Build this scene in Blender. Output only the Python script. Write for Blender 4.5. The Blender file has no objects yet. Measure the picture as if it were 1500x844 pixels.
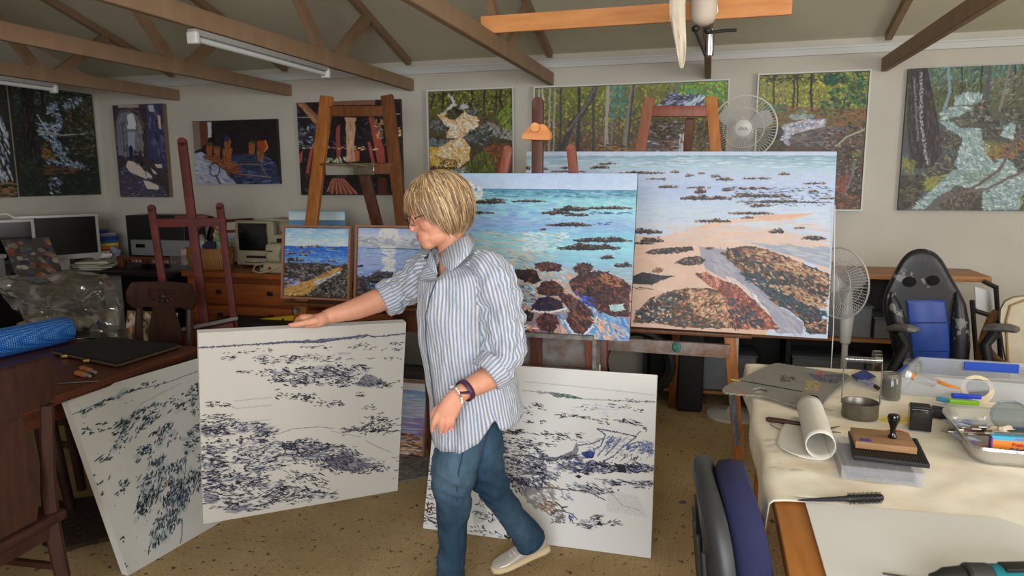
import bpy, bmesh, math, random
import numpy as np
from mathutils import Vector, Matrix
SC = bpy.context.scene
COL = SC.collection
PI = math.pi
# ------------------------------------------------------------ camera
CF, CYAW, CPITCH, CROLL, CH = 1042.4, math.radians(15.40), math.radians(8.744), math.radians(-.35), 1.57
def cam_axes():
    f = Vector((-math.sin(CYAW)*math.cos(CPITCH), math.cos(CYAW)*math.cos(CPITCH), -math.sin(CPITCH)))
    r = Vector((math.cos(CYAW), math.sin(CYAW), 0)); u = r.cross(f)
    return r*math.cos(CROLL)+u*math.sin(CROLL), u*math.cos(CROLL)-r*math.sin(CROLL), f
CR, CU, CW = cam_axes()
CC = Vector((0, 0, CH))
cd = bpy.data.cameras.new('camera'); cam = bpy.data.objects.new('camera', cd); COL.objects.link(cam)
cam.matrix_world = Matrix(((CR.x, CU.x, -CW.x, 0), (CR.y, CU.y, -CW.y, 0), (CR.z, CU.z, -CW.z, CH), (0, 0, 0, 1)))
cd.sensor_width = 36; cd.lens = CF*36/1500; cd.clip_start = .05
cd.dof.use_dof = True; cd.dof.focus_distance = 2.75; cd.dof.aperture_fstop = 4.0
SC.camera = cam
# surveying: where a sight line meets a plane of the room
def ray(x, y): return CR*((x-750)/CF)+CU*((422-y)/CF)+CW
def atZ(x, y, z): d = ray(x, y); return CC+d*((z-CH)/d.z)
def atY(x, y, Y): d = ray(x, y); return CC+d*(Y/d.y)
def atX(x, y, X): d = ray(x, y); return CC+d*(X/d.x)
def atD(x, y, D): return CC+ray(x, y)*D
# ------------------------------------------------------------ world, lights, exposure
SC.view_settings.view_transform = 'Standard'; SC.view_settings.look = 'None'
SC.view_settings.gamma = 1; SC.view_settings.use_curve_mapping = False
SC.view_settings.exposure = -0.2
w = bpy.data.worlds.new('sky'); SC.world = w; w.use_nodes = True
bg = w.node_tree.nodes['Background']; bg.inputs[0].default_value = (.75, .85, 1, 1); bg.inputs[1].default_value = 1.0
def area(name, loc, target, sx, sy, power, col=(1, 1, 1)):
    l = bpy.data.lights.new(name, 'AREA'); l.shape = 'RECTANGLE'; l.size = sx; l.size_y = sy; l.energy = power; l.color = col
    o = bpy.data.objects.new(name, l); COL.objects.link(o); o.location = loc
    o.rotation_euler = (Vector(target)-Vector(loc)).to_track_quat('-Z', 'Y').to_euler(); return o
# daylight through the unseen window behind the camera; right-wall lamp added to brighten the table
area('window_daylight', (.4, -2.35, 1.75), (-.1, 3, 1.6), 2.6, 1.3, 225, (.93, .96, 1))
area('side_table_fill', (3.72, .6, 1.75), (-1, 1.8, 1.0), 2.0, 1.2, 110, (1, .96, .9))
# ------------------------------------------------------------ mesh helpers
def link(o): COL.objects.link(o); return o
class MB:
    """collects shapes, then links them as one mesh object"""
    def __init__(s): s.v = []; s.f = []; s.c = None
    def add(s, vs, fs):
        n = len(s.v); s.v += [tuple(v) for v in vs]; s.f += [tuple(i+n for i in f) for f in fs]; return s
    def box(s, c, d, rot=None, bev=0):
        x, y, z = d[0]/2, d[1]/2, d[2]/2
        if bev:
            bm = bmesh.new(); bmesh.ops.create_cube(bm, size=1); bmesh.ops.scale(bm, vec=d, verts=bm.verts)
            bmesh.ops.bevel(bm, geom=bm.edges[:], offset=bev, segments=3, affect='EDGES', profile=.5)
            vs = [v.co.copy() for v in bm.verts]; fs = [[v.index for v in f.verts] for f in bm.faces]; bm.free()
        else:
            vs = [Vector((a*x, b*y, e*z)) for a in (-1, 1) for b in (-1, 1) for e in (-1, 1)]
            fs = [(0, 1, 3, 2), (4, 6, 7, 5), (0, 4, 5, 1), (2, 3, 7, 6), (0, 2, 6, 4), (1, 5, 7, 3)]
        if rot is not None: vs = [rot @ v for v in vs]
        c = Vector(c); return s.add([v+c for v in vs], fs)
    def bar(s, a, b, w, t, up=(0, 0, 1), bev=0):
        """rectangular bar from a to b; w across, t along up"""
        a = Vector(a); b = Vector(b); d = (b-a); L = d.length; d.normalize(); up = Vector(up)
        if abs(up.dot(d)) > .99: up = Vector((0, 1, 0))
        x = d.cross(up).normalized(); u = x.cross(d)
        R = Matrix((x, d, u)).transposed()
        return s.box((a+b)/2, (w, L, t), R, bev)
    def loft(s, rings, cap=True, closed=True):
        n = len(rings[0]); vs = [p for r in rings for p in r]; fs = []
        for i in range(len(rings)-1):
            for j in range(n if closed else n-1):
                k = (j+1) % n; fs.append((i*n+j, i*n+k, (i+1)*n+k, (i+1)*n+j))
        if cap: fs.append(tuple(range(n-1, -1, -1))); fs.append(tuple((len(rings)-1)*n+j for j in range(n)))
        return s.add(vs, fs)
    def tube(s, pts, r, n=8, cap=True, ref=None, flat=1.0):
        pts = [Vector(p) for p in pts]; m = len(pts)
        rr = list(r) if hasattr(r, '__len__') else [r]*m
        rings = []; prev = None
        for i, p in enumerate(pts):
            d = (pts[min(i+1, m-1)]-pts[max(i-1, 0)]).normalized()
            if prev is None:
                q = Vector(ref) if ref else (Vector((0, 0, 1)) if abs(d.z) < .9 else Vector((1, 0, 0)))
            else: q = prev
            q = (q-d*q.dot(d)).normalized(); prev = q; b = d.cross(q)
            rings.append([p+(q*math.cos(2*PI*j/n)*rr[i]*flat+b*math.sin(2*PI*j/n)*rr[i]) for j in range(n)])
        return s.loft(rings, cap)
    def cyl(s, a, b, r, r2=None, n=20): return s.tube([a, b], [r, r if r2 is None else r2], n)
    def lathe(s, prof, c=(0, 0, 0), n=28, axis=None):
        c = Vector(c); R = Matrix.Identity(3)
        if axis is not None: R = Vector(axis).to_track_quat('Z', 'Y').to_matrix()
        rings = [[R @ Vector((r*math.cos(2*PI*j/n), r*math.sin(2*PI*j/n), z))+c for j in range(n)] for r, z in prof]
        return s.loft(rings)
    def prism(s, pts, dvec):
        """flat outline pts (3D) pushed along dvec"""
        pts = [Vector(p) for p in pts]; d = Vector(dvec); n = len(pts)
        fs = [tuple(range(n)), tuple(range(2*n-1, n-1, -1))]+[(i, n+i, n+(i+1) % n, (i+1) % n) for i in range(n)]
        return s.add(pts+[p+d for p in pts], fs)
    def ell(s, c, r, n=16, m=10, rot=None):
        c = Vector(c); rings = []
        for i in range(m+1):
            t = PI*(i/m); t = min(max(t, .04), PI-.04)
            ring = [Vector((r[0]*math.sin(t)*math.cos(2*PI*j/n), r[1]*math.sin(t)*math.sin(2*PI*j/n), r[2]*math.cos(t))) for j in range(n)]
            rings.append([(rot @ q if rot is not None else q)+c for q in ring])
        return s.loft(rings)
    def torus(s, c, R, r, n=28, m=8, axis=(0, 0, 1), sc=(1, 1)):
        Q = Vector(axis).to_track_quat('Z', 'Y').to_matrix(); c = Vector(c); vs = []; fs = []
        for i in range(n):
            a = 2*PI*i/n; d = Vector((math.cos(a), math.sin(a), 0)); base = Vector((d.x*R*sc[0], d.y*R*sc[1], 0))
            for j in range(m):
                b = 2*PI*j/m; vs.append(Q @ (base+d*math.cos(b)*r+Vector((0, 0, math.sin(b)*r)))+c)
                fs.append((i*m+j, ((i+1) % n)*m+j, ((i+1) % n)*m+(j+1) % m, i*m+(j+1) % m))
        return s.add(vs, fs)
    def build(s, name, m, parent=None, smooth=None, world=False, bev=0, sub=0):
        me = bpy.data.meshes.new(name); vs = s.v
        if world and parent is not None:
            top = parent
            M = Matrix.Identity(4); q = parent
            while q is not None: M = q.matrix_basis @ M; q = q.parent
            Mi = M.inverted(); vs = [Mi @ Vector(v) for v in vs]
        me.from_pydata([tuple(v) for v in vs], [], s.f); me.materials.append(m)
        bm = bmesh.new(); bm.from_mesh(me); bmesh.ops.recalc_face_normals(bm, faces=bm.faces)
        if bev: bmesh.ops.bevel(bm, geom=[e for e in bm.edges if e.is_manifold and e.calc_face_angle(0) > .5], offset=bev, segments=2, affect='EDGES', clamp_overlap=True)
        bm.to_mesh(me); bm.free()
        if smooth is None or smooth:
            me.polygons.foreach_set('use_smooth', [True]*len(me.polygons)); 
            try: me.set_sharp_from_angle(angle=math.radians(smooth if isinstance(smooth, (int, float)) and smooth is not True else 38))
            except Exception: pass
        o = bpy.data.objects.new(name, me); link(o)
        if parent is not None: o.parent = parent
        if sub: md = o.modifiers.new('smooth', 'SUBSURF'); md.levels = sub; md.render_levels = sub
        return o
def thing(name, label, cat, loc=(0, 0, 0), rz=0, group=None):
    o = bpy.data.objects.new(name, None); link(o); o.location = loc; o.rotation_euler = (0, 0, rz); o.empty_display_size = .05
    return tag(o, label, cat, group)
def tag(o, label, cat, group=None, kind=None):
    o['label'] = label; o['category'] = cat
    if group: o['group'] = group
    if kind: o['kind'] = kind
    return o
def struct(o): o['kind'] = 'structure'; return o
def dup(root, label=None, group=None, loc=None, rz=None):
    r = root.copy(); link(r)
    if loc is not None: r.location = loc
    if rz is not None: r.rotation_euler = (0, 0, rz)
    if label: r['label'] = label
    if group: r['group'] = group
    for ch in [o for o in COL.objects if o.parent == root]:
        c = ch.copy(); link(c); c.parent = r
        for g in [o for o in COL.objects if o.parent == ch]:
            d = g.copy(); link(d); d.parent = c
    return r
def single(mb, name, m, label, cat, group=None, base=None, **k):
    """one-mesh thing whose origin sits at its base"""
    xs = [v[0] for v in mb.v]; ys = [v[1] for v in mb.v]; zs = [v[2] for v in mb.v]
    L = Vector(((min(xs)+max(xs))/2, (min(ys)+max(ys))/2, min(zs)))
    mb.v = [(v[0]-L.x, v[1]-L.y, v[2]-L.z) for v in mb.v]
    o = mb.build(name, m, None, **k); o.location = L; return tag(o, label, cat, group)
# ------------------------------------------------------------ materials
def s2l(c):
    c = np.asarray(c, float)/255.; return np.where(c <= .04045, c/12.92, ((c+.055)/1.055)**2.4)
def lin(*c):
    r = s2l(c if len(c) == 3 else c[0]); return (float(r[0]), float(r[1]), float(r[2]), 1)
_mats = {}
def mat(name, col, rough=.6, metal=0, spec=.5, trans=0, alpha=1, noise=0, nscale=30, col2=None, bump=0, bscale=200, kind='noise', stretch=(1, 1, 1), emit=0, ior=1.45, coat=0):
    """procedural surface: base colour broken up by a noise or wave towards col2"""
    if name in _mats: return _mats[name]
    m = bpy.data.materials.new(name); m.use_nodes = True; nt = m.node_tree; N = nt.nodes; Lk = nt.links
    p = N['Principled BSDF']; p.inputs['Base Color'].default_value = lin(col); p.inputs['Roughness'].default_value = rough
    p.inputs['Metallic'].default_value = metal; p.inputs['Specular IOR Level'].default_value = spec
    p.inputs['Transmission Weight'].default_value = trans; p.inputs['Alpha'].default_value = alpha; p.inputs['IOR'].default_value = ior
    p.inputs['Coat Weight'].default_value = coat
    tc = N.new('ShaderNodeTexCoord'); mp = N.new('ShaderNodeMapping'); mp.inputs['Scale'].default_value = stretch
    Lk.new(tc.outputs['Object'], mp.inputs[0])
    if noise or col2 is not None:
        if kind == 'wave':
            t = N.new('ShaderNodeTexWave'); t.inputs['Scale'].default_value = nscale; t.inputs['Distortion'].default_value = 6; t.inputs['Detail'].default_value = 3; fac = t.outputs['Fac']
        else:
            t = N.new('ShaderNodeTexNoise'); t.inputs['Scale'].default_value = nscale; t.inputs['Detail'].default_value = 6; t.inputs['Roughness'].default_value = .62; fac = t.outputs['Fac']
        Lk.new(mp.outputs[0], t.inputs['Vector'])
        cr = N.new('ShaderNodeValToRGB'); Lk.new(fac, cr.inputs[0])
        c2 = col2 if col2 is not None else tuple(max(0, x*(1-noise)) for x in col)
        cr.color_ramp.elements[0].position = .32; cr.color_ramp.elements[0].color = lin(c2)
        cr.color_ramp.elements[1].position = .68; cr.color_ramp.elements[1].color = lin(col)
        Lk.new(cr.outputs[0], p.inputs['Base Color'])
    if bump:
        t2 = N.new('ShaderNodeTexNoise'); t2.inputs['Scale'].default_value = bscale; t2.inputs['Detail'].default_value = 4; Lk.new(mp.outputs[0], t2.inputs['Vector'])
        b = N.new('ShaderNodeBump'); b.inputs['Strength'].default_value = bump; b.inputs['Distance'].default_value = .004
        Lk.new(t2.outputs['Fac'], b.inputs['Height']); Lk.new(b.outputs[0], p.inputs['Normal'])
    if emit: p.inputs['Emission Color'].default_value = lin(col); p.inputs['Emission Strength'].default_value = emit
    _mats[name] = m; return m
def wood(name, c1, c2, rough=.45, sc=(3, 3, .6), ns=9, coat=0, **k):
    return mat(name, c1, rough, col2=c2, nscale=ns, stretch=sc, bump=.12, bscale=60, coat=coat, **k)
def vmat(name, rough=.5, spec=.4, bump=.25, bscale=220, coat=0):
    """surface whose own pigment is stored point by point in the mesh"""
    m = bpy.data.materials.new(name); m.use_nodes = True; nt = m.node_tree; p = nt.nodes['Principled BSDF']
    a = nt.nodes.new('ShaderNodeAttribute'); a.attribute_name = 'pigment'; nt.links.new(a.outputs['Color'], p.inputs['Base Color'])
    p.inputs['Roughness'].default_value = rough; p.inputs['Specular IOR Level'].default_value = spec; p.inputs['Coat Weight'].default_value = coat
    tc = nt.nodes.new('ShaderNodeTexCoord')
    t2 = nt.nodes.new('ShaderNodeTexNoise'); t2.inputs['Scale'].default_value = bscale; nt.links.new(tc.outputs['Object'], t2.inputs['Vector'])
    b = nt.nodes.new('ShaderNodeBump'); b.inputs['Strength'].default_value = bump; b.inputs['Distance'].default_value = .002
    nt.links.new(t2.outputs['Fac'], b.inputs['Height']); nt.links.new(b.outputs[0], p.inputs['Normal'])
    return m
def font(txt, size, m, name='lettering', parent=None, loc=(0, 0, 0), rot=None, ext=.0006, bold=0, world=False):
    cu = bpy.data.curves.new(name, 'FONT'); cu.body = txt; cu.size = size; cu.extrude = ext; cu.offset = bold; cu.align_x = 'CENTER'; cu.align_y = 'CENTER'
    tmp = bpy.data.objects.new('tmp', cu); link(tmp); bpy.context.view_layer.update()
    me = bpy.data.meshes.new_from_object(tmp.evaluated_get(bpy.context.evaluated_depsgraph_get()))
    bpy.data.objects.remove(tmp); me.materials.clear(); me.materials.append(m)
    M = Matrix.Translation(loc) @ (rot.to_4x4() if rot is not None else Matrix.Identity(4))
    if world and parent is not None:
        Q = Matrix.Identity(4); q = parent
        while q is not None: Q = q.matrix_basis @ Q; q = q.parent
        M = Q.inverted() @ M
    me.transform(M); o = bpy.data.objects.new(name, me); link(o); o.parent = parent; return o
# ------------------------------------------------------------ room shell
XL, XR, YB, YF, ZP, SL, YR = -5.38, 3.8, 5.4, -2.4, 2.486, .30, 1.5
ZR = ZP+SL*(YB-YR)
M_WALL = mat('painted_plaster', (204, 199, 187), .85, noise=.05, nscale=2.2, bump=.05, bscale=40)
M_CEIL = mat('ceiling_board', (208, 203, 180), .9, noise=.05, nscale=1.5)
M_WHITE = mat('white_gloss_trim', (205, 206, 204), .45)
def floor_mat():
    m = bpy.data.materials.new('stained_carpet'); m.use_nodes = True; nt = m.node_tree; N = nt.nodes; L = nt.links; p = N['Principled BSDF']
    p.inputs['Roughness'].default_value = .95; p.inputs['Specular IOR Level'].default_value = .1
    tc = N.new('ShaderNodeTexCoord')
    def ns(sc, det=5, rough=.6):
        t = N.new('ShaderNodeTexNoise'); t.inputs['Scale'].default_value = sc; t.inputs['Detail'].default_value = det; t.inputs['Roughness'].default_value = rough
        L.new(tc.outputs['Object'], t.inputs['Vector']); return t.outputs['Fac']
    def ramp(f, a, b, c1, c2):
        r = N.new('ShaderNodeValToRGB'); L.new(f, r.inputs[0]); r.color_ramp.elements[0].position = a; r.color_ramp.elements[1].position = b
        r.color_ramp.elements[0].color = c1; r.color_ramp.elements[1].color = c2; return r.outputs[0]
    def mix(f, a, b):
        x = N.new('ShaderNodeMix'); x.data_type = 'RGBA'; L.new(f, x.inputs[0]); L.new(a, x.inputs[6])
        if hasattr(b, 'links'): L.new(b, x.inputs[7])
        else: x.inputs[7].default_value = b
        return x.outputs[2]
    base = ramp(ns(1.7), .35, .65, lin(176, 150, 108), lin(204, 178, 134))
    fine = ramp(ns(90, 3), .3, .7, (.0, 0, 0, 1), (.35, .35, .35, 1)); c = mix(fine, base, lin(120, 98, 64))
    sp = ramp(ns(26, 4, .6), .615, .66, (0, 0, 0, 1), (.85, .85, .85, 1)); c = mix(sp, c, lin(62, 56, 48))
    sp2 = ramp(ns(64, 3, .6), .64, .69, (0, 0, 0, 1), (.9, .9, .9, 1)); c = mix(sp2, c, lin(48, 46, 50))
    sp3 = ramp(ns(31, 2, .5), .25, .28, (.8, .8, .8, 1), (0, 0, 0, 1)); c = mix(sp3, c, lin(190, 190, 185))
    bl = ramp(ns(9.3, 2, .4), .73, .75, (0, 0, 0, 1), (.8, .8, .8, 1)); c = mix(bl, c, lin(60, 70, 110))
    L.new(c, p.inputs['Base Color'])
    wv = N.new('ShaderNodeTexWave'); wv.inputs['Scale'].default_value = 40; wv.bands_direction = 'X'; L.new(tc.outputs['Object'], wv.inputs['Vector'])
    b = N.new('ShaderNodeBump'); b.inputs['Strength'].default_value = .5; b.inputs['Distance'].default_value = .004; L.new(wv.outputs['Fac'], b.inputs['Height']); L.new(b.outputs[0], p.inputs['Normal'])
    return m
M_FLOOR = floor_mat()
xc, yc = (XL+XR)/2, (YB+YF)/2; wx, wy = XR-XL, YB-YF
def sbox(name, c, d, m): return struct(MB().box(c, d).build(name, m))
sbox('floor', (xc, yc, -.05), (wx+.4, wy+.4, .1), M_FLOOR)
sbox('wall_back', (xc, YB+.075, ZP/2), (wx+.3, .15, ZP), M_WALL)
def gable(name, x0, x1, hole=None):
    mb = MB()
    o = [(YF, 0), (YB, 0), (YB, ZP), (YR, ZR), (YF, ZR-SL*(YR-YF))]
    if hole is None: mb.prism([(x0, y, z) for y, z in o], (x1-x0, 0, 0))
    else:
        a, b, z0, z1 = hole
        mb.prism([(x0, y, z) for y, z in [(YF, 0), (YB, 0), (YB, z0), (YF, z0)]], (x1-x0, 0, 0))
        mb.prism([(x0, y, z) for y, z in [(YF, z0), (a, z0), (a, z1), (YF, z1)]], (x1-x0, 0, 0))
        mb.prism([(x0, y, z) for y, z in [(b, z0), (YB, z0), (YB, z1), (b, z1)]], (x1-x0, 0, 0))
        mb.prism([(x0, y, z) for y, z in [(YF, z1), (YB, z1), (YB, ZP), (YR, ZR), (YF, ZR-SL*(YR-YF))]], (x1-x0, 0, 0))
    return struct(mb.build(name, M_WALL, smooth=False))
gable('wall_left', XL, XL-.15)
gable('wall_right', XR, XR+.15, (-.5, 1.7, 1.0, 2.3))
ZF = ZR-SL*(YR-YF)
mb = MB()   # front wall with its window opening
mb.box((xc, YF-.075, .5), (wx+.3, .15, 1.0)); mb.box((xc, YF-.075, (2.5+ZF)/2), (wx+.3, .15, ZF-2.5+.1))
mb.box(((XL-.9)/2-.07, YF-.075, 1.75), (-.9-XL+.15, .15, 1.5)); mb.box(((XR+2.7)/2+.07, YF-.075, 1.75), (XR-2.7+.15, .15, 1.5))
struct(mb.build('wall_front', M_WALL, smooth=False))
mb = MB()
mb.prism([(XL-.15, YB+.15, ZP-SL*.15), (XL-.15, YR, ZR), (XL-.15, YF-.15, ZF-SL*.15), (XL-.15, YF-.15, ZF-SL*.15+.1), (XL-.15, YR, ZR+.1), (XL-.15, YB+.15, ZP-SL*.15+.1)], (wx+.3, 0, 0))
struct(mb.build('ceiling', M_CEIL, smooth=False))
def winframe(name, c, w, h, axis):
    mb = MB()
    def bx(u, z, du, dz):
        if axis == 'y': mb.box((c[0]+u, c[1], c[2]+z), (du, .07, dz))
        else: mb.box((c[0], c[1]+u, c[2]+z), (.07, du, dz))
    bx(0, h/2-.03, w, .06); bx(0, -h/2+.03, w, .06)
    for k in (-.5, -.17, .17, .5): bx(k*(w-.05), 0, .05, h)
    return struct(mb.build(name, M_WHITE, smooth=False))
winframe('window_1', (.9, YF-.06, 1.75), 3.6, 1.5, 'y'); winframe('window_2', (XR+.06, .6, 1.65), 2.2, 1.3, 'x')
struct(MB().box((xc, YB-.012, 2.408), (wx, .024, .045)).box((xc, YB-.018, 2.432), (wx, .036, .012)).build('trim_1', M_WHITE, smooth=False))
# ------------------------------------------------------------ roof trusses
M_TRUSS = wood('brown_painted_timber', (152, 124, 98), (136, 110, 86), .6, (2, 2, .5), 5)
TX = [-4.496, -3.391, -2.297, -1.169, -.035, 1.098]
joints = [(68, 97), (262, 90), (480, 74), (738, 60), None, (1165, 22)]
desc = ['brown roof truss nearest the left wall, above the forest stream painting', 'brown roof truss ending above the painting of the cart with baskets',
        'brown roof truss with a fluorescent tube hanging under it', 'brown roof truss ending between two white-framed paintings, plank resting on it',
        'brown roof truss seen end-on behind the hanging lamp', 'brown roof truss at the right, ending beside the unframed gully painting']
roof = lambda y: ZP+SL*(YB-y) if y > YR else ZR-SL*(YR-y)
for i, X in enumerate(TX):
    t = thing('roof_truss', desc[i], 'roof truss', (X, YB, 2.26), 0, 'roof trusses')
    MB().box((0, -(YB-YF)/2, .045), (.04, YB-YF-.02, .09)).build('bottom_chord', M_TRUSS, t, bev=.003)
    mb = MB(); mb.bar((0, -.06, ZP-.03+.018-2.26), (0, YR-YB, ZR-.03-2.26), .04, .05); mb.bar((0, YR-YB, ZR-.03-2.26), (0, YF-YB+.1, ZF-2.26), .04, .05)
    mb.build('rafter', M_TRUSS, t, smooth=False)
    jy = (atX(*joints[i], X).y if joints[i] else 3.7)-YB
    jy = -1.75 if i == 4 else jy
    for k, (a, top) in enumerate([(jy, jy+.55), (jy, jy-.75), (jy-2.0, jy-1.2), (jy-2.0, jy-2.0), (jy-2.0, jy-2.9), (jy-4, jy-3.1)]):
        if top+YB < YF or a+YB < YF: continue
        MB().bar((.0, a+(.03 if k == 0 else -.03), .03), (.0, top, roof(top+YB)-2.26-.05), .038, .07).build('web', M_TRUSS, t, smooth=False)
# fluorescent battens under two trusses
M_TUBE = mat('unlit_tube_glass', (200, 204, 205), .25); M_BATTEN = mat('grey_batten', (150, 150, 148), .5)
def batten(X, y0, y1, z, label):
    t = thing('fluorescent_light', label, 'light fitting', (X, y0, z), 0)
    L = y1-y0; MB().box((0, L/2, .0), (.045, L, .028), bev=.004).build('housing', M_BATTEN, t)
    MB().cyl((0, .02, -.028), (0, L-.02, -.028), .014).build('tube', M_TUBE, t)
    for y in (.012, L-.012): MB().box((0, y, -.025), (.055, .03, .055), bev=.008).build('end_cap', M_WHITE, t)
p0 = atZ(322, 50, 2.22); p1 = atZ(490, 97, 2.22)
batten(TX[2], p0.y, p0.y+1.2, 2.24, 'unlit fluorescent batten fixed under a brown roof truss')
p1 = atX(80, 122, TX[0]-.0); batten(TX[0], p1.y-1.25, p1.y, 2.24, 'white fluorescent batten at the top left, in front of the forest stream painting')
# plank lying across the trusses
M_PINE = wood('orange_pine', (236, 164, 98), (212, 136, 74), .5, (.6, 4, 4), 6)
a = atZ(705, 36, 2.40); b = atZ(1162, 2, 2.40)
single(MB().box(((a.x+b.x)/2, a.y, 2.396), (b.x-a.x, .022, .09)), 'plank', M_PINE, 'long orange pine plank lying across the roof trusses', 'plank', bev=.002)
# ------------------------------------------------------------ paint box: pictures as pigment on fine meshes
def homog(src, dst):
    A = []; b = []
    for (x, y), (u, v) in zip(src, dst):
        A.append([x, y, 1, 0, 0, 0, -u*x, -u*y]); b.append(u); A.append([0, 0, 0, x, y, 1, -v*x, -v*y]); b.append(v)
    return np.append(np.linalg.solve(np.array(A, float), np.array(b, float)), 1).reshape(3, 3)
class Paint:
    """quad: tl, tr, br, bl sketch coordinates of the picture's corners"""
    def __init__(s, quad, bgc, ss=1.3, seed=1):
        d = lambda a, b: math.hypot(a[0]-b[0], a[1]-b[1])
        s.w = max(8, int(max(d(quad[0], quad[1]), d(quad[2], quad[3]))*ss)); s.h = max(8, int(max(d(quad[0], quad[3]), d(quad[1], quad[2]))*ss))
        s.H = homog(quad, [(0, 0), (s.w, 0), (s.w, s.h), (0, s.h)]); s.ss = ss; s.r = np.random.RandomState(seed)
        s.img = np.ones((s.h, s.w, 3))*np.array(bgc, float)
    def T(s, pts):
        p = np.array(pts, float); q = np.c_[p, np.ones(len(p))] @ s.H.T; return q[:, :2]/q[:, 2:]
    def mask(s, pts, raw=False):
        q = np.array(pts, float) if raw else s.T(pts)
        x0, y0 = np.floor(q.min(0)).astype(int)-1; x1, y1 = np.ceil(q.max(0)).astype(int)+2
        x0 = max(x0, 0); y0 = max(y0, 0); x1 = min(x1, s.w); y1 = min(y1, s.h)
        if x1 <= x0 or y1 <= y0: return None
        X, Y = np.meshgrid(np.arange(x0, x1)+.5, np.arange(y0, y1)+.5); m = np.zeros(X.shape, bool); n = len(q)
        for i in range(n):
            xa, ya = q[i]; xb, yb = q[(i+1) % n]
            if ya == yb: continue
            m ^= ((ya > Y) != (yb > Y)) & (X < (xb-xa)*(Y-ya)/(yb-ya)+xa)
        return (slice(y0, y1), slice(x0, x1)), m, X, Y
    def fill(s, pts, col, a=1.):
        r = s.mask(pts)
        if r is None: return s
        sl, m = r[0], r[1]; v = s.img[sl]; v[m] = v[m]*(1-a)+np.array(col, float)*a; return s
    def grad(s, pts, stops, a=1., horiz=False):
        """stops: colours evenly spread from top to bottom (or left to right)"""
        r = s.mask(pts)
        if r is None: return s
        sl, m, X, Y = r; q = s.T(pts); k = 0 if horiz else 1; lo, hi = q[:, k].min(), q[:, k].max()
        t = np.clip(((X if horiz else Y)-lo)/(hi-lo+1e-6), 0, 1); st = np.array(stops, float); xs = np.linspace(0, 1, len(st))
        g = np.stack([np.interp(t, xs, st[:, i]) for i in range(3)], -1); v = s.img[sl]; v[m] = v[m]*(1-a)+g[m]*a; return s
    def blob(s, cx, cy, L, Wd, ang, col, a=1.):
        """one brush mark in picture pixels"""
        R = max(L, Wd)/2+1; x0 = max(int(cx-R), 0); x1 = min(int(cx+R)+2, s.w); y0 = max(int(cy-R), 0); y1 = min(int(cy+R)+2, s.h)
        if x1 <= x0 or y1 <= y0: return
        X, Y = np.meshgrid(np.arange(x0, x1)+.5-cx, np.arange(y0, y1)+.5-cy); c, n = math.cos(ang), math.sin(ang)
        u = (X*c+Y*n)/(L/2+.3); v = (Y*c-X*n)/(Wd/2+.3); d = np.abs(u)**1.6+np.abs(v)**2*(1+.6*u)
        al = (np.clip((1-d)*2.2, 0, 1)*a)[..., None]; w_ = s.img[y0:y1, x0:x1]; w_ *= (1-al); w_ += al*np.array(col, float)
    def dabs(s, pts, n, cols, L=(6, 12), Wd=(1.5, 3), ang=0., da=.3, a=1., raw=False):
        q = np.array(pts, float) if raw else s.T(pts); r = s.mask(q, True)
        if r is None: return s
        sl, m, X, Y = r; idx = np.argwhere(m)
        if not len(idx): return s
        cols = [np.array(c, float) for c in cols]; R = s.r; n = int(n*1.45); L = (L[0]*.78, L[1]*.78); Wd = (Wd[0]*.8, Wd[1]*.8)
        for k in range(n):
            i, j = idx[R.randint(len(idx))]; mx = R.uniform(0, .5)**1.0; c = cols[R.randint(len(cols))]*(1-mx)+cols[R.randint(len(cols))]*mx+R.uniform(-6, 6)
            A = ang(X[i, j], Y[i, j]) if callable(ang) else ang
            s.blob(X[i, j], Y[i, j], R.uniform(*L)*s.ss, R.uniform(*Wd)*s.ss, math.radians(A)+R.normal(0, da), c, a)
        return s
    def line(s, pts, wd, col, a=1., jit=0):
        q = s.T(pts); wd *= s.ss
        for i in range(len(q)-1):
            p0, p1 = q[i], q[i+1]; L = math.hypot(*(p1-p0)); n = max(1, int(L/max(1, wd*.5))); an = math.atan2(*(p1-p0)[::-1])
            for k in range(n+1):
                t = k/n; p = p0+(p1-p0)*t+s.r.normal(0, jit*s.ss+1e-6, 2); s.blob(p[0], p[1], wd*1.8, wd*s.r.uniform(.7, 1.15), an, col, a)
        return s
    def rock(s, pts, cols, n=60, L=(5, 12), Wd=(2, 4), ang=-15, da=.6, dark=None, base=None):
        s.fill(pts, base or dark or cols[0])
        s.dabs(pts, n, cols, L, Wd, ang, da)
        return s
    def noise(s, amp, cell=6):
        for c in (cell, cell*3):
            g = s.r.normal(0, 1, (int(s.h/c)+3, int(s.w/c)+3)); yi = np.arange(s.h)/c; xi = np.arange(s.w)/c
            y0 = yi.astype(int); x0 = xi.astype(int); fy = (yi-y0)[:, None]; fx = (xi-x0)[None]
            v = (g[y0][:, x0]*(1-fy)*(1-fx)+g[y0+1][:, x0]*fy*(1-fx)+g[y0][:, x0+1]*(1-fy)*fx+g[y0+1][:, x0+1]*fy*fx)
            s.img += v[..., None]*amp
        return s
M_PAINT = vmat('oil_on_canvas', .42, .35, .5, 160); M_PAINTG = vmat('ink_on_canvas', .75, .15, .15, 400)
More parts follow.
